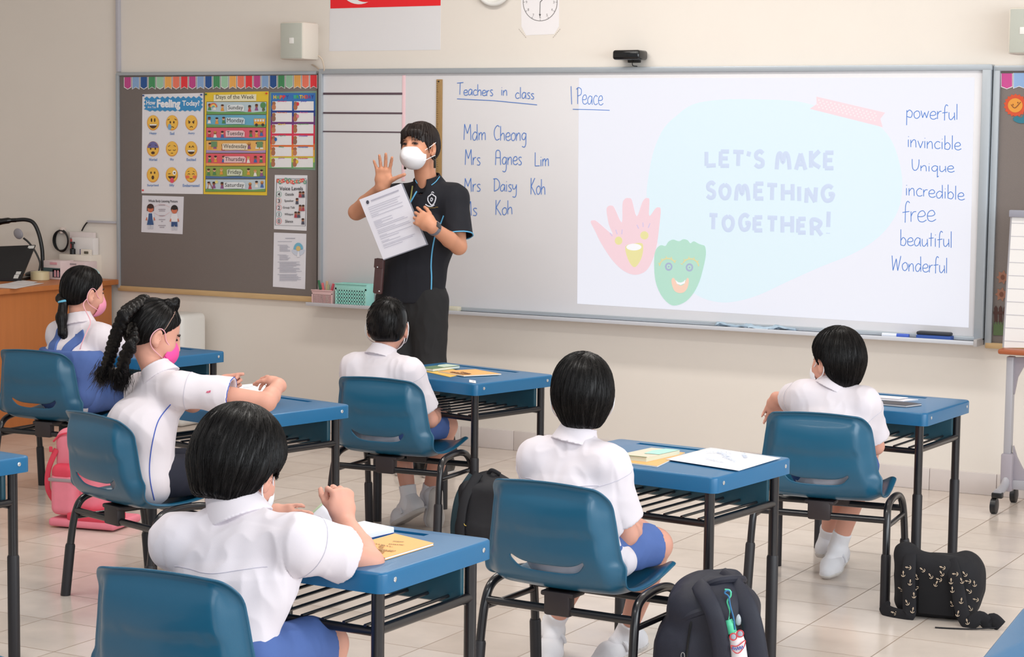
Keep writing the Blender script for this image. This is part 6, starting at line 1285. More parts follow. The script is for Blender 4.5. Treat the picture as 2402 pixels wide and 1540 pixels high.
c = dk(151, 652)+V3(0, .07, 0); t = thing('pump_bottle', 'pump bottle with black pump head standing in the white caddy', 'bottle', c); zt = at_depth(151, 566, DEP(c))[2]; zb = at_depth(151, 590, DEP(c))[2]
obj('bottle', MB().lathe(c, [(.016, .01), (.018, .02), (.018, zb-c[2]-.03), (.010, zb-c[2])], 16), mat('bottle_clear', (214, 206, 200), .2), t, world=True); obj('pump', MB().lathe(c, [(.016, zb-c[2]-.02), (.016, zb-c[2]+.016), (.006, zb-c[2]+.022), (.006, zt-c[2]-.012), (.014, zt-c[2]-.010), (.012, zt-c[2])], 14), M_BLACK, t, world=True)
c = dk(94, 656); r_ = S_(c, 22); h = S_(c, 20); t = thing('tape_roll', 'wide roll of cream packing tape lying on the wooden desk', 'tape', c); obj('roll', MB().lathe(c, [(r_*.7, 0), (r_, .001), (r_, h-.001), (r_*.7, h), (r_*.68, h-.004), (r_*.68, .003)], 32), mat('cream_tape', (214, 200, 160), .3), t, world=True)
for k, (pts, lb) in enumerate((([(-40, 672), (20, 664), (103, 664), (36, 677)], 'loose white sheet hanging over the edge of the wooden desk'), ([(10, 666), (50, 657), (88, 661), (60, 668)], 'small white sheet under the tape roll on the wooden desk'))):
    t = thing('paper_sheet', lb, 'paper', dk(40, 666)); P = [on_z(x, y, DZ+.001+.002*k) for x, y in pts]; obj('sheet', MB().prism(P, (0, 0, .0012)), mat('office_paper', (226, 222, 224), .7), t, world=True, smooth=False); tag(t, lb, 'paper')
# white appliance by the wall
t = thing('air_purifier', 'white plastic appliance standing by the wall behind the girl with braids', 'appliance', (-6.55, 8.50, 0)); x0, x1 = wpt(412, 780, .12)[0], wpt(466, 780, .12)[0]; zt = wpt(440, 732, .12)[2]
obj('body', MB().box(((x0+x1)/2-.02, 8.53, zt/2), (x1-x0+.06, .22, zt), .03, None, 4), M_WHITEP, t, world=True); obj('recessed_grip', MB().box((x1-.035, 8.419, zt-.115), (.07, .004, .032), .001), mat('grip_grey', (196, 192, 190), .6), t, world=True)

# ------------------------------------------------------------------ flip chart stand by the far notice board
t = thing('flip_chart', 'wheeled flip chart stand with lined white pad, cut by the picture edge', 'flip chart', (-2.0, 8.45, 0)); yf = 8.42
F_ = lambda px, py, y=yf: on_y(px, py, y)
M_FG = mat('grey_stand', (176, 174, 180), .45, metal=.2)
pd = [F_(2374, 506, 8.47), F_(2500, 506, 8.47), F_(2500, 815), F_(2355, 815)]; obj('pad', MB().prism(pd, (0, .03, 0)), mat('pad_paper', (232, 228, 226), .6), t, world=True, smooth=False)
mb = MB()
for k in range(10):
    v = (k+.6)/10; a, b = pd[0]+(pd[3]-pd[0])*v, pd[1]+(pd[2]-pd[1])*v; mb.box((a+b)/2+V3(0, -.001, 0), (b[0]-a[0], .001, .0016))
obj('ruled_lines', mb, flat((190, 186, 196)), t, world=True)
obj('pad_frame', MB().tube([pd[3]+V3(-.002, .01, 0), pd[0]+V3(-.002, .01, .012), pd[1]+V3(0, .01, .012)], .008, 8), M_FG, t, world=True); obj('pad_clamp', MB().box(pd[0]+V3(.1, .0, .01), (.22, .03, .03), .004), mat('clamp_grey', (150, 150, 162), .5), t, world=True)
a, b = F_(2351, 817), F_(2480, 832); obj('pen_ledge', MB().box(((a[0]+b[0])/2, yf-.03, (a[2]+b[2])/2), (b[0]-a[0], .09, .022), .008), mat('ledge_wood', (166, 90, 54), .4), t, world=True)
u0, u1 = F_(2372, 835), F_(2364, 1075); obj('upright', MB().box(((u0[0]+u1[0])/2, yf, (u0[2]+u1[2])/2), (.030, .04, u0[2]-u1[2]), .004), M_FG, t, world=True)
l0, l1 = F_(2366, 1062), F_(2362, 1150); obj('foot_column', MB().box(((l0[0]+l1[0])/2, yf, (l0[2]+l1[2])/2), (.05, .06, l0[2]-l1[2]), .008), mat('stand_plastic', (160, 152, 160), .5), t, world=True)
c = F_(2386, 1085); br = [F_(2376, 1045), F_(2376, 1132), F_(2402+30, 1132), F_(2402+20, 1122), F_(2398, 1100), F_(2384, 1072)]; obj('corner_bracket', MB().prism(br, (0, .02, 0)), MATS['stand_plastic'], t, world=True, smooth=False); br = [F_(2377, 838), F_(2430, 838), F_(2430, 846), F_(2400, 860), F_(2386, 885), F_(2378, 925)]; obj('corner_bracket', MB().prism(br, (0, .02, 0)), MATS['stand_plastic'], t, world=True, smooth=False)
a = F_(2376, 1135); obj('cross_beam', MB().box((a[0]+.25, yf, a[2]), (.5, .03, .04), .004), M_FG, t, world=True)
xf = l1[0]; obj('foot', MB().tube(crom([(xf, 8.26, .085), (xf, yf-.05, .10), (xf, yf, .135), (xf, yf+.05, .10), (xf, 8.60, .085)], 5), .018, 10), M_FG, t, world=True)
for y in (8.27, 8.585):
    w0 = obj('caster', MB().lathe((xf-.012, y, .033), [(.022, -.014), (.033, -.011), (.033, .011), (.022, .014)], 24, 'x'), M_BLACK, t, world=True); obj('caster_mount', MB().box((xf, y, .078), (.044, .03, .022), .003), M_BLACK, t, world=True)

# ------------------------------------------------------------------ books and papers on the desks
TOPZ = .6055
def book(name, label, cat, A, B, C, z, th, cover, pages=(232, 230, 226), group=None, art=None):
    """book lying flat: A the nearest corner, B and C its neighbours on the top face (pixels)"""
    a, b, c = [on_z(*p, z+th) for p in (A, B, C)]; d = b+c-a; t = thing(name, label, cat, ((b+c)/2)*V3(1, 1, 0)+V3(0, 0, z), 0, group); dn = V3(0, 0, -1)
    if th > .005: obj('pages', MB().prism([p+(((b+c)/2)-p)*.012-V3(0, 0, .0012) for p in (a, b, d, c)], dn*(th-.0024)), flat(pages, .7), t, world=True, smooth=False); obj('front_cover', MB().prism([a, b, d, c], dn*.0012), cover, t, world=True, smooth=False); obj('back_cover', MB().prism([p-V3(0, 0, th-.0012) for p in (a, b, d, c)], dn*.0012), cover, t, world=True, smooth=False)
    else: obj('sheets', MB().prism([a, b, d, c], dn*th), flat(pages, .7), t, world=True, smooth=False); obj('cover', MB().prism([p+V3(0, 0, .0004) for p in (a, b, d, c)], dn*.0004), cover, t, world=True, smooth=False)
    if art:
        for nm, poly, col in art:
            obj(nm, MB().add([a+(b-a)*u+(c-a)*v+V3(0, 0, .0011) for u, v in poly], [tuple(range(len(poly)))]), flat(col), t, world=True, smooth=False)
    return t, (a, b, c, d)
OR = mat('orange_cover', (236, 178, 104), .45, noise=.06)
def scribbles(t, a, b, c, col, lines, name='cover_lettering', off=.0013, r=.0008):
    mb = MB(); rr = random.Random(len(lines))
    for (u0, v0, u1, v1, amp) in lines:
        n = 26; pts = [a+(b-a)*(u0+(u1-u0)*k/n+amp*.2*math.cos(k*2.1))+(c-a)*(v0+(v1-v0)*k/n+amp*math.sin(k*1.7+rr.random()*.8))+V3(0, 0, off) for k in range(n+1)]; mb.tube(pts, r, 4)
    mb.v = [np.column_stack([v[:, :2], a[2]+off+(v[:, 2]-a[2]-off)*.2]) for v in mb.v]; obj(name, mb, flat(col), t, world=True)
# nearest desk
t, (a, b, c, d) = book('booklet', 'orange booklet with brown drawing lying on the nearest desk by the elbow', 'booklet', (903, 1307), (811, 1283), (1017.4, 1272.6), TOPZ, .006, OR); scribbles(t, a, b, c, (110, 84, 60), [(.30, .62, .55, .52, .02), (.36, .44, .8, .40, .02), (.45, .74, .62, .66, .015)]); scribbles(t, a, b, c, (176, 136, 84), [(.2, .1, .6, .4, .05), (.3, .05, .7, .3, .06), (.15, .3, .5, .2, .05)], 'cover_drawing', .0012, .0014)
a, b, c = on_z(812, 1262, TOPZ+.014), on_z(924, 1236, TOPZ+.014), on_z(742, 1246, TOPZ+.014); d = b+c-a; t = thing('exercise_book', 'half open book with white pages held by the nearest boy', 'book', (b+c)/2*V3(1, 1, 0)+V3(0, 0, TOPZ))
obj('pages', MB().prism([a, b, d, c], (0, 0, -.012)), flat((232, 232, 236), .7), t, world=True, smooth=False); obj('back_cover', MB().prism([p+V3(0, 0, -.0122) for p in (a, b, d, c)], (0, 0, -.0015)), flat((70, 96, 170)), t, world=True, smooth=False)
dz = DEP(a); q0, q1 = at_depth(706, 1228, DEP(c)+.02), at_depth(762, 1176, DEP(c)+.04); h0, h1 = a+V3(0, 0, .001), at_depth(756, 1255, DEP(a)+.02)
rows = []
for i in range(9):
    u = i/8; rows.append([h1+(h0-h1)*v+((q0+(q1-q0)*v)-(h1+(h0-h1)*v))*u+nrm(np.cross(h0-h1, q0-h1))*(.010*math.sin(PI*u)) for v in (0, .25, .5, .75, 1)])
o = obj('raised_page', MB().sheet(rows), flat((226, 228, 238), .7), t, world=True, angle=180); md = o.modifiers.new('t', 'SOLIDIFY'); md.thickness = .0016
obj('cover_edge', MB().tube([q0, q1], .003, 6), flat((180, 196, 160)), t, world=True)
# desk beside the navy backpack
book('booklet', 'orange booklet under the pale textbook', 'booklet', (1541.8, 1092.8), (1463, 1083), (1607, 1061), TOPZ, .003, OR, group=None)
t, _ = book('textbook', 'pale textbook with a mint corner lying on an orange booklet', 'book', (1515.9, 1072.7), (1448, 1066), (1595, 1055.4), TOPZ+.0034, .0125, flat((216, 206, 186)), (206, 210, 190), None, [('mint_corner', [(0, .38), (.5, .35), (.62, .7), (.5, 1), (0, 1)], (172, 222, 208)), ('green_edge', [(0, 0), (1, 0), (1, .04), (0, .04)], (120, 140, 80))])
rows = []; A, B, C_, D = [on_z(x, y, TOPZ+.003) for x, y in ((1733.3, 1104.3), (1561, 1077.5), (1831, 1074.6), (1666, 1050))]
for i in range(13):
    u = i/12; rows.append([A+(B-A)*u+(C_-A)*v+(D-B-C_+A)*u*v+V3(0, 0, .002+.010*max(0, 1-u*6)*(1-v)*0+.005*math.sin(PI*u)*math.sin(PI*v)) for v in np.linspace(0, 1, 9)])
t = thing('drawing_sheet', 'large white sheet with a faint drawing covering half of a desk', 'paper', (A+D)/2); o = obj('sheet', MB().sheet(rows), mat('white_sheet', (236, 236, 240), .6), t, world=True, angle=180); md = o.modifiers.new('t', 'SOLIDIFY'); md.thickness = .0012
scribbles(t, A+V3(0, 0, .002), B+V3(0, 0, .002), C_+V3(0, 0, .002), (196, 206, 226), [(.2, .3, .5, .5, .05), (.4, .5, .7, .7, .06), (.3, .2, .6, .25, .04), (.5, .75, .8, .6, .04), (.25, .6, .4, .8, .05)], 'faint_drawing', .0075, .0014)
# desk with the name sticker
book('yellow_sheet', 'yellow printed sheet lying below the orange booklet and the green book', 'paper', (1055.3, 883.5), (990, 869), (1100, 874), TOPZ, .0015, flat((232, 186, 92)), (230, 190, 110))
t, (a, b, c, d) = book('booklet', 'orange booklet with brown picture lying in front of the green book', 'booklet', (1088, 880.5), (1028, 869.5), (1175.8, 876.3), TOPZ+.0022, .004, OR); scribbles(t, a, b, c, (120, 80, 50), [(.1, .2, .7, .15, .05), (.2, .3, .6, .35, .05), (.15, .12, .6, .08, .04)], 'cover_picture', .0012, .003)
book('textbook', 'green textbook with pale right part lying on the desk with the sticker', 'book', (1015.3, 864.5), (984, 861), (1078.6, 857.0), TOPZ+.0024, .011, flat((96, 126, 92)), (214, 224, 220), None, [('pale_corner', [(0, .42), (.6, .46), (1, .7), (1, 1), (0, 1)], (188, 206, 188))])
P = [on_z(x, y, TOPZ+.0004) for x, y in ((1100.6, 890), (1116, 892.5), (1116.5, 898.5), (1100.5, 896))]; t = thing('name_sticker', 'small white name sticker stuck on a desk corner', 'sticker', P[0]); obj('sticker', MB().prism(P, (0, 0, .0005)), mat('sticker_paper', (226, 226, 230), .6), t, world=True, smooth=False); obj('sticker_mark', MB().prism([P[0]+(P[1]-P[0])*u+(P[3]-P[0])*v+V3(0, 0, .0006) for u, v in ((.5, .35), (.72, .35), (.72, .5), (.5, .5))], (0, 0, .0003)), flat((150, 150, 156)), t, world=True, smooth=False)
# desk before the whiteboard end
book('textbook', 'thin dark book under white papers on the desk before the whiteboard end', 'book', (2126, 950.5), (2042, 943.5), (2162, 946), TOPZ, .007, flat((70, 66, 70)), (200, 196, 196))
book('booklet', 'orange booklet corner peeping out below the white papers beside the shirt', 'booklet', (2068, 948.6), (2030, 945.6), (2084, 943), TOPZ, .003, OR)
for k, (A, B, C_, lb) in enumerate((((2118, 940), (2040, 934), (2154, 936.5), 'white paper lying on the thin dark book'), ((2108, 935), (2040, 930), (2130, 931.5), 'topmost white paper of the small stack on the dark book'))):
    book('paper_sheet', lb, 'paper', A, B, C_, TOPZ+.008+.004*k, .0018, flat((228, 226, 232)), (228, 226, 232))
# laminated sheet held by the girl
q = [at_depth(*p) for p in ((553, 903, 6.98), (655.5, 893.5, 7.02), (627, 938, 6.86), (531, 935, 6.84))]; t = thing('laminated_sheet', 'laminated white sheet held above the desk by the girl with braids', 'sheet', sum(q)/4)
nn = nrm(np.cross(q[1]-q[0], q[3]-q[0])); nn = nn if nn[2] < 0 else -nn; obj('laminate', MB().prism(q, nn*.001), mat('clear_laminate', (214, 222, 228), .15), t, world=True, smooth=False)
s_ = [p+(sum(q)/4-p)*.07-nn*.0005 for p in q]; obj('paper', MB().prism(s_, -nn*.0004), mat('white_sheet', ()), t, world=True, smooth=False); mb = MB()
for v, u0, u1 in ((.22, .2, .9), (.4, .25, .85), (.55, .3, .9), (.7, .15, .6)): f0, f1 = [(s_[0]+(s_[1]-s_[0])*u)*(1-v)+(s_[3]+(s_[2]-s_[3])*u)*v-nn*.001 for u in (u0, u1)]; mb.tube([f0, f1], .0008, 4)
obj('text_lines', mb, flat((176, 176, 190)), t, world=True)
# the teacher's paper in its clear folder, and the pouch
y_ = 8.0-.192; q = [on_y(x, y, yy) for x, y, yy in ((843, 468, y_-.012), (941, 430, y_-.002), (1000.5, 572.5, y_+.004), (899, 608, y_-.012))]; t = thing('form_paper', 'printed white form in a clear folder held up by the teacher', 'paper', sum(q)/4)
ctr = sum(q)/4; fo = [p+(ctr-p)*-.0 for p in q]; fo = [q[0], q[1]+(q[1]-q[0])*.03, q[2]+(q[1]-q[0])*.03+(q[2]-q[1])*.015, q[3]+(q[3]-q[0])*.015]; obj('clear_folder', MB().prism(fo, (0, .002, 0)), mat('grey_folder', (136, 138, 150), .2), t, world=True, smooth=False); obj('form_sheet', MB().prism([p+V3(0, -.001, 0) for p in q], (0, .0008, 0)), mat('form_white', (226, 224, 234), .6), t, world=True, smooth=False)
fp = lambda u, v, l=1: (q[0]+(q[1]-q[0])*u)*(1-v)+(q[3]+(q[2]-q[3])*u)*v+V3(0, -.0032-.0004*l, 0)
mb = MB(); rr = random.Random(5)
for v in [.17, .2, .235, .27, .30, .325, .40, .42, .44, .46, .485, .51, .55, .575, .60, .64, .66, .69, .73, .75, .79, .81, .84]:
    u0 = .12; u1 = rr.choice([.3, .55, .8, .86, .88]); mb.add([fp(u0, v), fp(u1, v), fp(u1, v+.006), fp(u0, v+.006)], [(0, 1, 2, 3)])
mb.add([fp(.24, .075), fp(.9, .075), fp(.9, .092), fp(.24, .092)], [(0, 1, 2, 3)]); obj('text_lines', mb, flat((178, 176, 192)), t, world=True, smooth=False); mb = MB(); cc = fp(.16, .085, 2); mb.add([cc+.008*V3(math.cos(k), 0, 1.1*math.sin(k)) for k in np.linspace(0, 2*PI, 13)[:-1]], [tuple(range(12))]); obj('form_crest', mb, flat((70, 70, 84)), t, world=True, smooth=False)
y_ = 7.86; P = lambda x, y, d=0: on_y(x, y, y_-d); t = thing('phone_pouch', 'brown leather phone pouch hanging at the hip of the teacher', 'pouch', P(890, 690))
qd = [P(880, 607), P(905, 604), P(898, 688), P(874, 690)]; mb = MB(); c_ = sum(qd)/4; zz = (qd[0][2]-qd[3][2]); ax = nrm((qd[0]+qd[1])/2-(qd[2]+qd[3])/2); M_LEA = mat('brown_leather', (84, 58, 58), .45, noise=.15, nscale=40, bump=.1)
R3 = Matrix((nrm(np.cross(V3(0, 1, 0), ax)), (0, 1, 0), ax)).transposed().to_3x3(); obj('pouch_body', MB().box(c_, (.047, .022, zz*1.0), .008, R3, 3), M_LEA, t, world=True); obj('flap', MB().box(c_+ax*zz*.36-V3(0, .012, 0), (.048, .006, zz*.26), .006, R3, 3), M_LEA, t, world=True)
for f0, f1 in ((.26, -.003), (-.42, .014)): obj('snap', MB().ell(c_+ax*zz*f0+V3(f1, -.016 if f0 > 0 else -.012, 0), (.004, .003, .004), 10, 6), M_CHROME, t, world=True)

# ------------------------------------------------------------------ bags on the floor
M_BAGN = mat('navy_nylon', (25, 27, 43), .62, noise=.14, nscale=25, bump=.2, bscale=900); M_BAGB = mat('black_nylon', (24, 24, 30), .7, noise=.14, nscale=30, bump=.2, bscale=800)
def axes(deg): c, s = math.cos(rad(deg)), math.sin(rad(deg)); return V3(c, s, 0), V3(-s, c, 0), V3(0, 0, 1)
# navy backpack: compartments towards the chair, straps on the far side
c = np.array([*(np.array(CH['D1'][:2])+rot2(.385, .01, rad(CH['D1'][2]))), 0.]); e, n, u = axes(18); Bm = np.array([e, n, u]); P = lambda a, b, h: c+a*e+b*n+h*u
t = thing('backpack', 'navy backpack with bottle charms standing beside a chair in the foreground', 'backpack', c); L_ = lambda p: p-c
ops = [('+', RBox(L_(P(-.01, 0, .19)), (.105, .13, .19), .07, Bm), 0), ('+', RBox(L_(P(-.075, -.01, .14)), (.07, .12, .135), .05, Bm), .03), ('+', Ell(L_(P(.0, 0, .33)), (.085, .11, .07), Bm), .05), ('+', Cone(L_(P(.02, -.05, .375)), L_(P(.045, .05, .38)), .022, .022), .03), ('+', RBox(L_(P(.07, .03, .17)), (.045, .10, .17), .04, Bm), .03)]
sdf_obj('bag_body', ops, .006, M_BAGN, t, FOLD(61, .002, .006, .05), 1)
def strap(t, pts, w_, th, m, name='shoulder_strap', nrmv=None):
    Pp = np.array(crom(pts, 7)); rows = []; nv = nrm(nrmv)
    for i in range(len(Pp)):
        tg = nrm(Pp[min(i+1, len(Pp)-1)]-Pp[max(i-1, 0)]); sd = nrm(np.cross(tg, nv)); up = np.cross(sd, tg)
        rows.append([Pp[i]+sd*w_*math.cos(q)+up*th*math.sin(q) for q in np.linspace(0, 2*PI, 13)])
    return obj(name, MB().sheet(rows), m, t, world=True, angle=180)
dS = DEP(P(.06, -.15, .2)); B_ = lambda x, y, d=0: at_depth(x, y, dS+d)
strap(t, [B_(1636, 1372, .06), B_(1650, 1388, .02), B_(1672, 1430, -.01), B_(1686, 1480, -.01), B_(1694, 1540, .0), B_(1698, 1600, .02)], .023, .009, M_BAGN, 'shoulder_strap', -CF); strap(t, [B_(1690, 1352, .12), B_(1722, 1376, .07), B_(1752, 1425, .03), B_(1770, 1490, .02), B_(1780, 1560, .02), B_(1782, 1620, .03)], .027, .010, M_BAGN, 'shoulder_strap', -CF)
obj('carry_handle', MB().tube(crom([P(-.03, -.07, .372), P(.01, -.08, .398), P(.05, -.06, .402), P(.075, -.01, .392), P(.07, .03, .375)], 6), .011, 8), M_BAGN, t, world=True)
obj('lid_fold', MB().tube(crom([P(-.085, -.10, .285), P(-.05, -.125, .315), P(.0, -.125, .335), P(.045, -.105, .345)], 6), .012, 8), M_BAGN, t, world=True)
for k, (x, h) in enumerate(((-.062, .215), (-.048, .195))):
    z0 = P(x, -.142, h); o = obj('zip_pull', MB().box(z0+V3(0, -.004, -.028), (.007, .004, .034), .0015), M_BLACK, t, world=True); obj('zip_ring', MB().tube([z0+V3(.005*math.cos(q), -.004, .009*math.sin(q)) for q in np.linspace(0, 2*PI, 13)[:-1]], .0013, 5, closed=True), M_CHROME, t, world=True)
obj('zip_line', MB().tube(crom([P(-.055, -.140, .05), P(-.055, -.142, .2), P(-.045, -.132, .30), P(-.03, -.10, .355)], 6), .0035, 6), M_BLACK, t, world=True)
# bottle charms
c2 = P(.075, -.125, .12); A = lambda x, y, d=0: at_depth(x, y, DEP(c2)-.02+d)
t = thing('bottle_charm', 'small bottle with red glasses and a toothy grin hanging on the navy backpack', 'charm', A(1730, 1500)); 
obj('bottle', MB().tube(crom([A(1719, 1486), A(1727, 1500), A(1734, 1545), A(1738, 1580)], 5), [.010, .015, .018, .020, .021, .021, .022, .022, .022, .022, .022, .022, .022, .022, .022, .022][:16], 18), mat('charm_white', (232, 226, 228), .4), t, world=True)
for dx in (-8, 8): obj('glasses_rim', MB().tube([A(1728+dx+8*math.cos(q)-dx*.0, 1489-dx*.45+8*math.sin(q), -.024) for q in np.linspace(0, 2*PI, 15)[:-1]], .0016, 6, closed=True), mat('charm_red', (206, 52, 62), .4), t, world=True); obj('lens', MB().ell(A(1728+dx, 1489-dx*.45, -.0235), (.0075, .001, .0075)), mat('charm_lens', (190, 200, 214), .2), t, world=True)
mb = MB(); mb.tube(crom([A(1714, 1513, -.022), A(1730, 1514, -.025), A(1748, 1501, -.022), A(1744, 1518, -.024), A(1732, 1531, -.026), A(1720, 1526, -.024), A(1714, 1513, -.022)], 5), .0013, 6); obj('grin', mb, MATS['charm_red'], t, world=True)
mb = MB(); zz = [A(1717+k*2.7, (1516 if k % 2 else 1524)-.62*k*(1 if k > 3 else .5)+(3 if k > 2 else 0), -.0255) for k in range(11)]; 
for k in range(10): mb.tube([zz[k], zz[k+1]], .0010, 5)
obj('teeth', mb, mat('charm_blue', (70, 90, 170), .4), t, world=True)
obj('cord', MB().tube(crom([A(1716, 1388, .01), A(1706, 1384, 0), A(1700, 1390, 0), A(1709, 1398, 0), A(1713, 1420, 0), A(1721, 1450, 0), A(1724, 1476, 0)], 6), .0022, 6), mat('charm_cord_blue', (44, 110, 160), .5), t, world=True)
t = thing('bottle_charm', 'green silicone bottle holder hanging behind the grinning bottle', 'charm', A(1712, 1465)); mg = mat('charm_green', (88, 206, 160), .45)
obj('holder', MB().tube(crom([A(1707, 1452, .012), A(1711, 1466, .012), A(1715, 1484, .012)], 4), [.012]*3+[.015]*6, 14), mg, t, world=True); obj('cap', MB().ell(A(1731, 1452, .02), (.012, .011, .016)), mat('charm_clear', (176, 184, 190), .2), t, world=True); obj('cord', MB().tube(crom([A(1700, 1382, .006), A(1712, 1384, .006), A(1714, 1396, .006), A(1706, 1410, .006), A(1711, 1430, .006), A(1709, 1452, .006)], 6), .0024, 6), mg, t, world=True)
# black backpack behind the chair of the short haired boy
c = np.array([*(np.array(CH['C'][:2])+rot2(.365, -.06, rad(CH['C'][2]))), 0.]); e, n, u = axes(8); Bm = np.array([e, n, u]); P = lambda a, b, h: c+a*e+b*n+h*u; L_ = lambda p: p-c
t = thing('backpack', 'black backpack with small gold mark leaning beside the chair of the short haired boy', 'backpack', c)
sdf_obj('bag_body', [('+', Cone(L_(P(.0, .02, .08)), L_(P(.01, .06, .24)), .080, .045, e, .72), 0), ('+', RBox(L_(P(.01, .03, .13)), (.10, .065, .125), .04, Bm), .04)], .006, M_BAGB, t, FOLD(63, .002, .004, .05), 1)
strap(t, [P(-.04, .01, .275), P(-.078, -.02, .20), P(-.094, -.03, .10), P(-.094, -.025, .02)], .016, .006, mat('dark_teal_web', (40, 64, 74), .7), 'shoulder_strap', -n); strap(t, [P(-.01, .0, .285), P(-.045, -.045, .20), P(-.055, -.066, .10), P(-.055, -.06, .02)], .018, .006, M_BAGB, 'shoulder_strap', -n)
strap(t, [P(.01, .04, .275), P(.03, .03, .295), P(.06, .04, .28)], .008, .004, M_BAGB, 'carry_handle', -n)
g = P(-.035, -.074, .10); obj('gold_mark', MB().tube([g+V3(-.003, 0, .006), g, g+V3(.006, 0, -.001)], .0016, 5), mat('gold_mark', (210, 180, 80), .4), t, world=True)
# pink trolley bag
c = on_z(185, 1232, 0); e, n, u = axes(10); Bm = np.array([e, n, u]); P = lambda a, b, h: c+a*e+b*n+h*u; L_ = lambda p: p-c
M_PKB = mat('pink_bag', (236, 132, 150), .6, noise=.08, nscale=30, bump=.15, bscale=700); M_PKR = mat('rose_red_bag', (222, 64, 88), .6, noise=.06, bump=.1, bscale=700)
t = thing('trolley_schoolbag', 'pink school bag on a wide pink base standing beside the girls', 'school bag', c)
sdf_obj('bag_body', [('+', RBox(L_(P(.0, .06, .215)), (.10, .085, .165), .045, Bm), 0)], .006, M_PKB, t, FOLD(65, .001, .003, .06), 1); sdf_obj('front_pocket', [('+', RBox(L_(P(-.03, -.045, .135)), (.055, .035, .085), .028, Bm), 0)], .005, M_PKB, t)
sdf_obj('pocket_flap', [('+', RBox(L_(P(-.03, -.045, .215)), (.054, .034, .035), .03, Bm), 0)], .005, M_PKR, t); obj('reflective_band', MB().box(P(-.03, -.047, .190), (.114, .072, .014), .004, Matrix(Bm.T).to_3x3()), mat('grey_band', (160, 144, 148), .4), t, world=True)
obj('base_plate', MB().box(P(.055, .03, .022), (.29, .22, .032), .012, Matrix(Bm.T).to_3x3(), 3), M_PKB, t, world=True); obj('base_insert', MB().box(P(.09, -.02, .05), (.20, .12, .036), .012, Matrix(Bm.T).to_3x3()), M_PKR, t, world=True)
strap(t, [P(-.085, -.02, .30), P(-.115, -.03, .22), P(-.125, -.02, .14), P(-.10, .0, .08)], .012, .004, M_PKR, 'side_strap', -n); obj('zip_line', MB().tube(crom([P(-.098, -.02, .33), P(-.06, -.026, .36), P(.0, -.026, .368), P(.09, -.026, .35)], 6), .004, 6), M_PKR, t, world=True); obj('zip_pull', MB().box(P(-.104, -.03, .30), (.014, .008, .022), .003), M_PKR, t, world=True)
# anchor print bag
c = (on_z(2095, 1440, 0)+on_z(2285, 1460, 0))/2; e, n, u = axes(6); Bm = np.array([e, n, u]); c = c+n*.05; P = lambda a, b, h: c+a*e+b*n+h*u; L_ = lambda p: p-c
M_ANC = mat('black_print_cloth', (17, 16, 22), .85, noise=.15, nscale=30, bump=.2, bscale=700); M_ANP = mat('beige_print', (206, 184, 160), .8)
t = thing('backpack', 'black bag with beige anchor print lying on the floor tiles', 'backpack', c); frm = Frame(c[0], c[1], 0)
ops = [('+', RBox(L_(P(.0, .0, .10)), (.135, .075, .10), .05, Bm), 0), ('+', Ell(L_(P(.09, .02, .12)), (.06, .075, .09), Bm), .03), ('+', Ell(L_(P(-.10, -.01, .205)), (.035, .04, .03), Bm), .03), ('+', Cone(L_(P(-.1, -.03, .19)), L_(P(.06, -.05, .165)), .03, .03), .03)]
bo, bf = sdf_obj('bag_body', ops, .006, M_ANC, t, FOLD(67, .002, .004, .05), 1, True)
obj('back_padding', MB().box(P(.012, -.078, .085), (.115, .012, .13), .005, Matrix(Bm.T).to_3x3()), mat('black_mesh', (14, 13, 17), .95), t, world=True)
s1 = strap(t, [P(-.080, -.060, .205), P(-.075, -.090, .16), P(-.075, -.095, .12), P(-.07, -.095, .05), P(-.075, -.10, .012), P(-.14, -.08, .014), P(-.16, -.05, .03)], .022, .006, M_ANC, 'shoulder_strap', -n); s2 = strap(t, [P(.050, -.060, .198), P(.068, -.088, .165), P(.085, -.10, .11), P(.10, -.11, .05), P(.125, -.125, .014), P(.16, -.12, .035), P(.185, -.11, .016), P(.20, -.11, .03), P(.225, -.115, .012)], .022, .006, M_ANC, 'shoulder_strap', -n)
strap(t, [P(.21, -.12, .008), P(.15, -.15, .004), P(.08, -.17, .003), P(.03, -.18, .003)], .004, .002, M_ANC, 'strap_end', V3(0, 0, 1))
bpy.context.view_layer.update(); DG = bpy.context.evaluated_depsgraph_get()
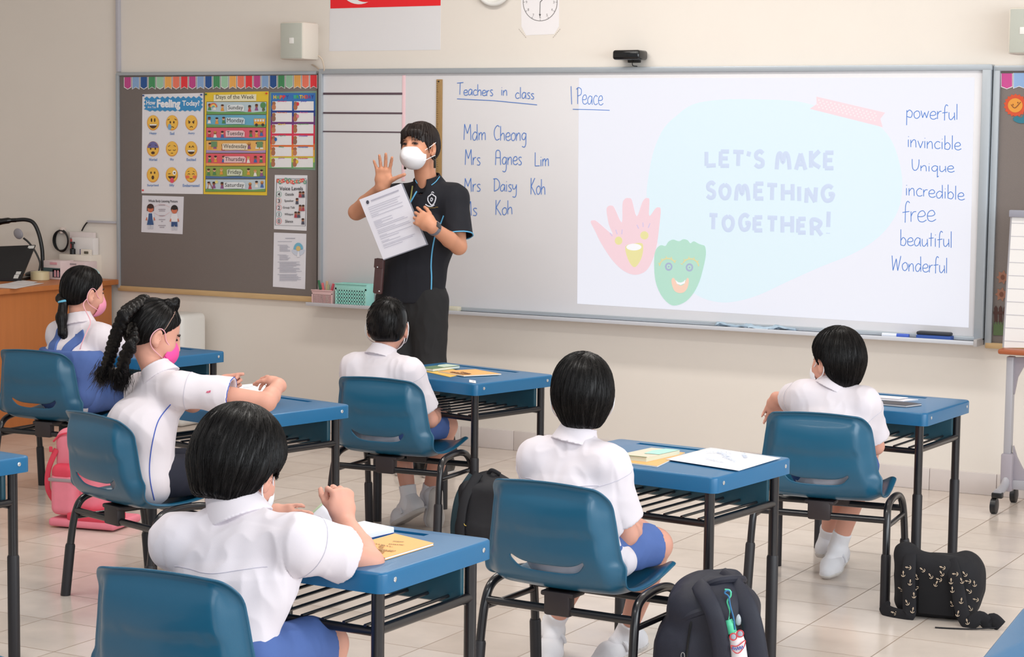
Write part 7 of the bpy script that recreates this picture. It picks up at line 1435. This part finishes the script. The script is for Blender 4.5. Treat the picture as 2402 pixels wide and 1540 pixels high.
def anchor(p, s, tilt):
    mb = MB(); X = nrm(CR+V3(0, 0, 0)); Z = V3(0, 0, 1); cs, sn = math.cos(tilt), math.sin(tilt); W = lambda x, z: p+s*((x*cs-z*sn)*X+(x*sn+z*cs)*Z)-CF*.004
    mb.tube([W(0, -1), W(0, .8)], .0009, 5); mb.tube([W(-.35, .5), W(.35, .5)], .0009, 5); mb.tube(crom([W(-.7, -.35), W(-.5, -.8), W(0, -1), W(.5, -.8), W(.7, -.35)], 4), .0009, 5); mb.tube([W(.16*math.cos(q), .95+.16*math.sin(q)) for q in np.linspace(0, 2*PI, 9)[:-1]], .0008, 5, closed=True); return mb
for (x, y, ti, dd) in ((2134, 1365, -.1, -.10), (2143, 1395, .1, -.105), (2127, 1412, .5, -.105), (2140, 1430, -.2, -.105), (2230, 1362, 0, -.10), (2233, 1382, .05, -.11), (2254, 1408, -.1, -.115), (2246, 1438, -.2, -.12), (2268, 1457, .3, -.125), (2202, 1358, 1.2, -.085), (2208, 1344, .6, -.06), (2240, 1345, 1.5, -.05), (2255, 1361, .4, -.06), (2270, 1362, 1.4, -.05), (2130, 1330, 1.4, -.07), (2163, 1335, .9, -.07), (2182, 1350, .6, -.08), (2272, 1385, 1.0, -.05), (2096, 1436, 1.2, -.11), (2232, 1415, .5, -.11), (2297, 1468, 1.4, -.13), (2150, 1352, .4, 0), (2210, 1330, 1.2, 0), (2118, 1345, 0, 0), (2150, 1380, 2.2, 0), (2262, 1345, .7, 0), (2285, 1368, .2, 0), (2288, 1405, 1.3, 0), (2195, 1368, -.4, 0), (2275, 1425, .6, 0), (2112, 1380, 1.0, 0)):
    hit, p, *_ = SC.ray_cast(DG, Vector(CPOS), Vector(nrm(ray(x, y))))
    if not hit: continue
    p = np.array(p)
    obj('anchor_print', anchor(p-CF*.001, .0085, ti), M_ANP, t, world=True)
# strap end on the floor by the nearest desk
c = on_z(697, 1486, 0); t = thing('strap_end', 'short black strap end lying on the floor under the nearest desk', 'strap', c); obj('webbing', MB().prism([on_z(x, y, .001) for x, y in ((678, 1486), (700, 1481), (712, 1477), (719, 1482), (706, 1487), (682, 1492))], (0, 0, .004)), M_BLACK, t, world=True, smooth=False)
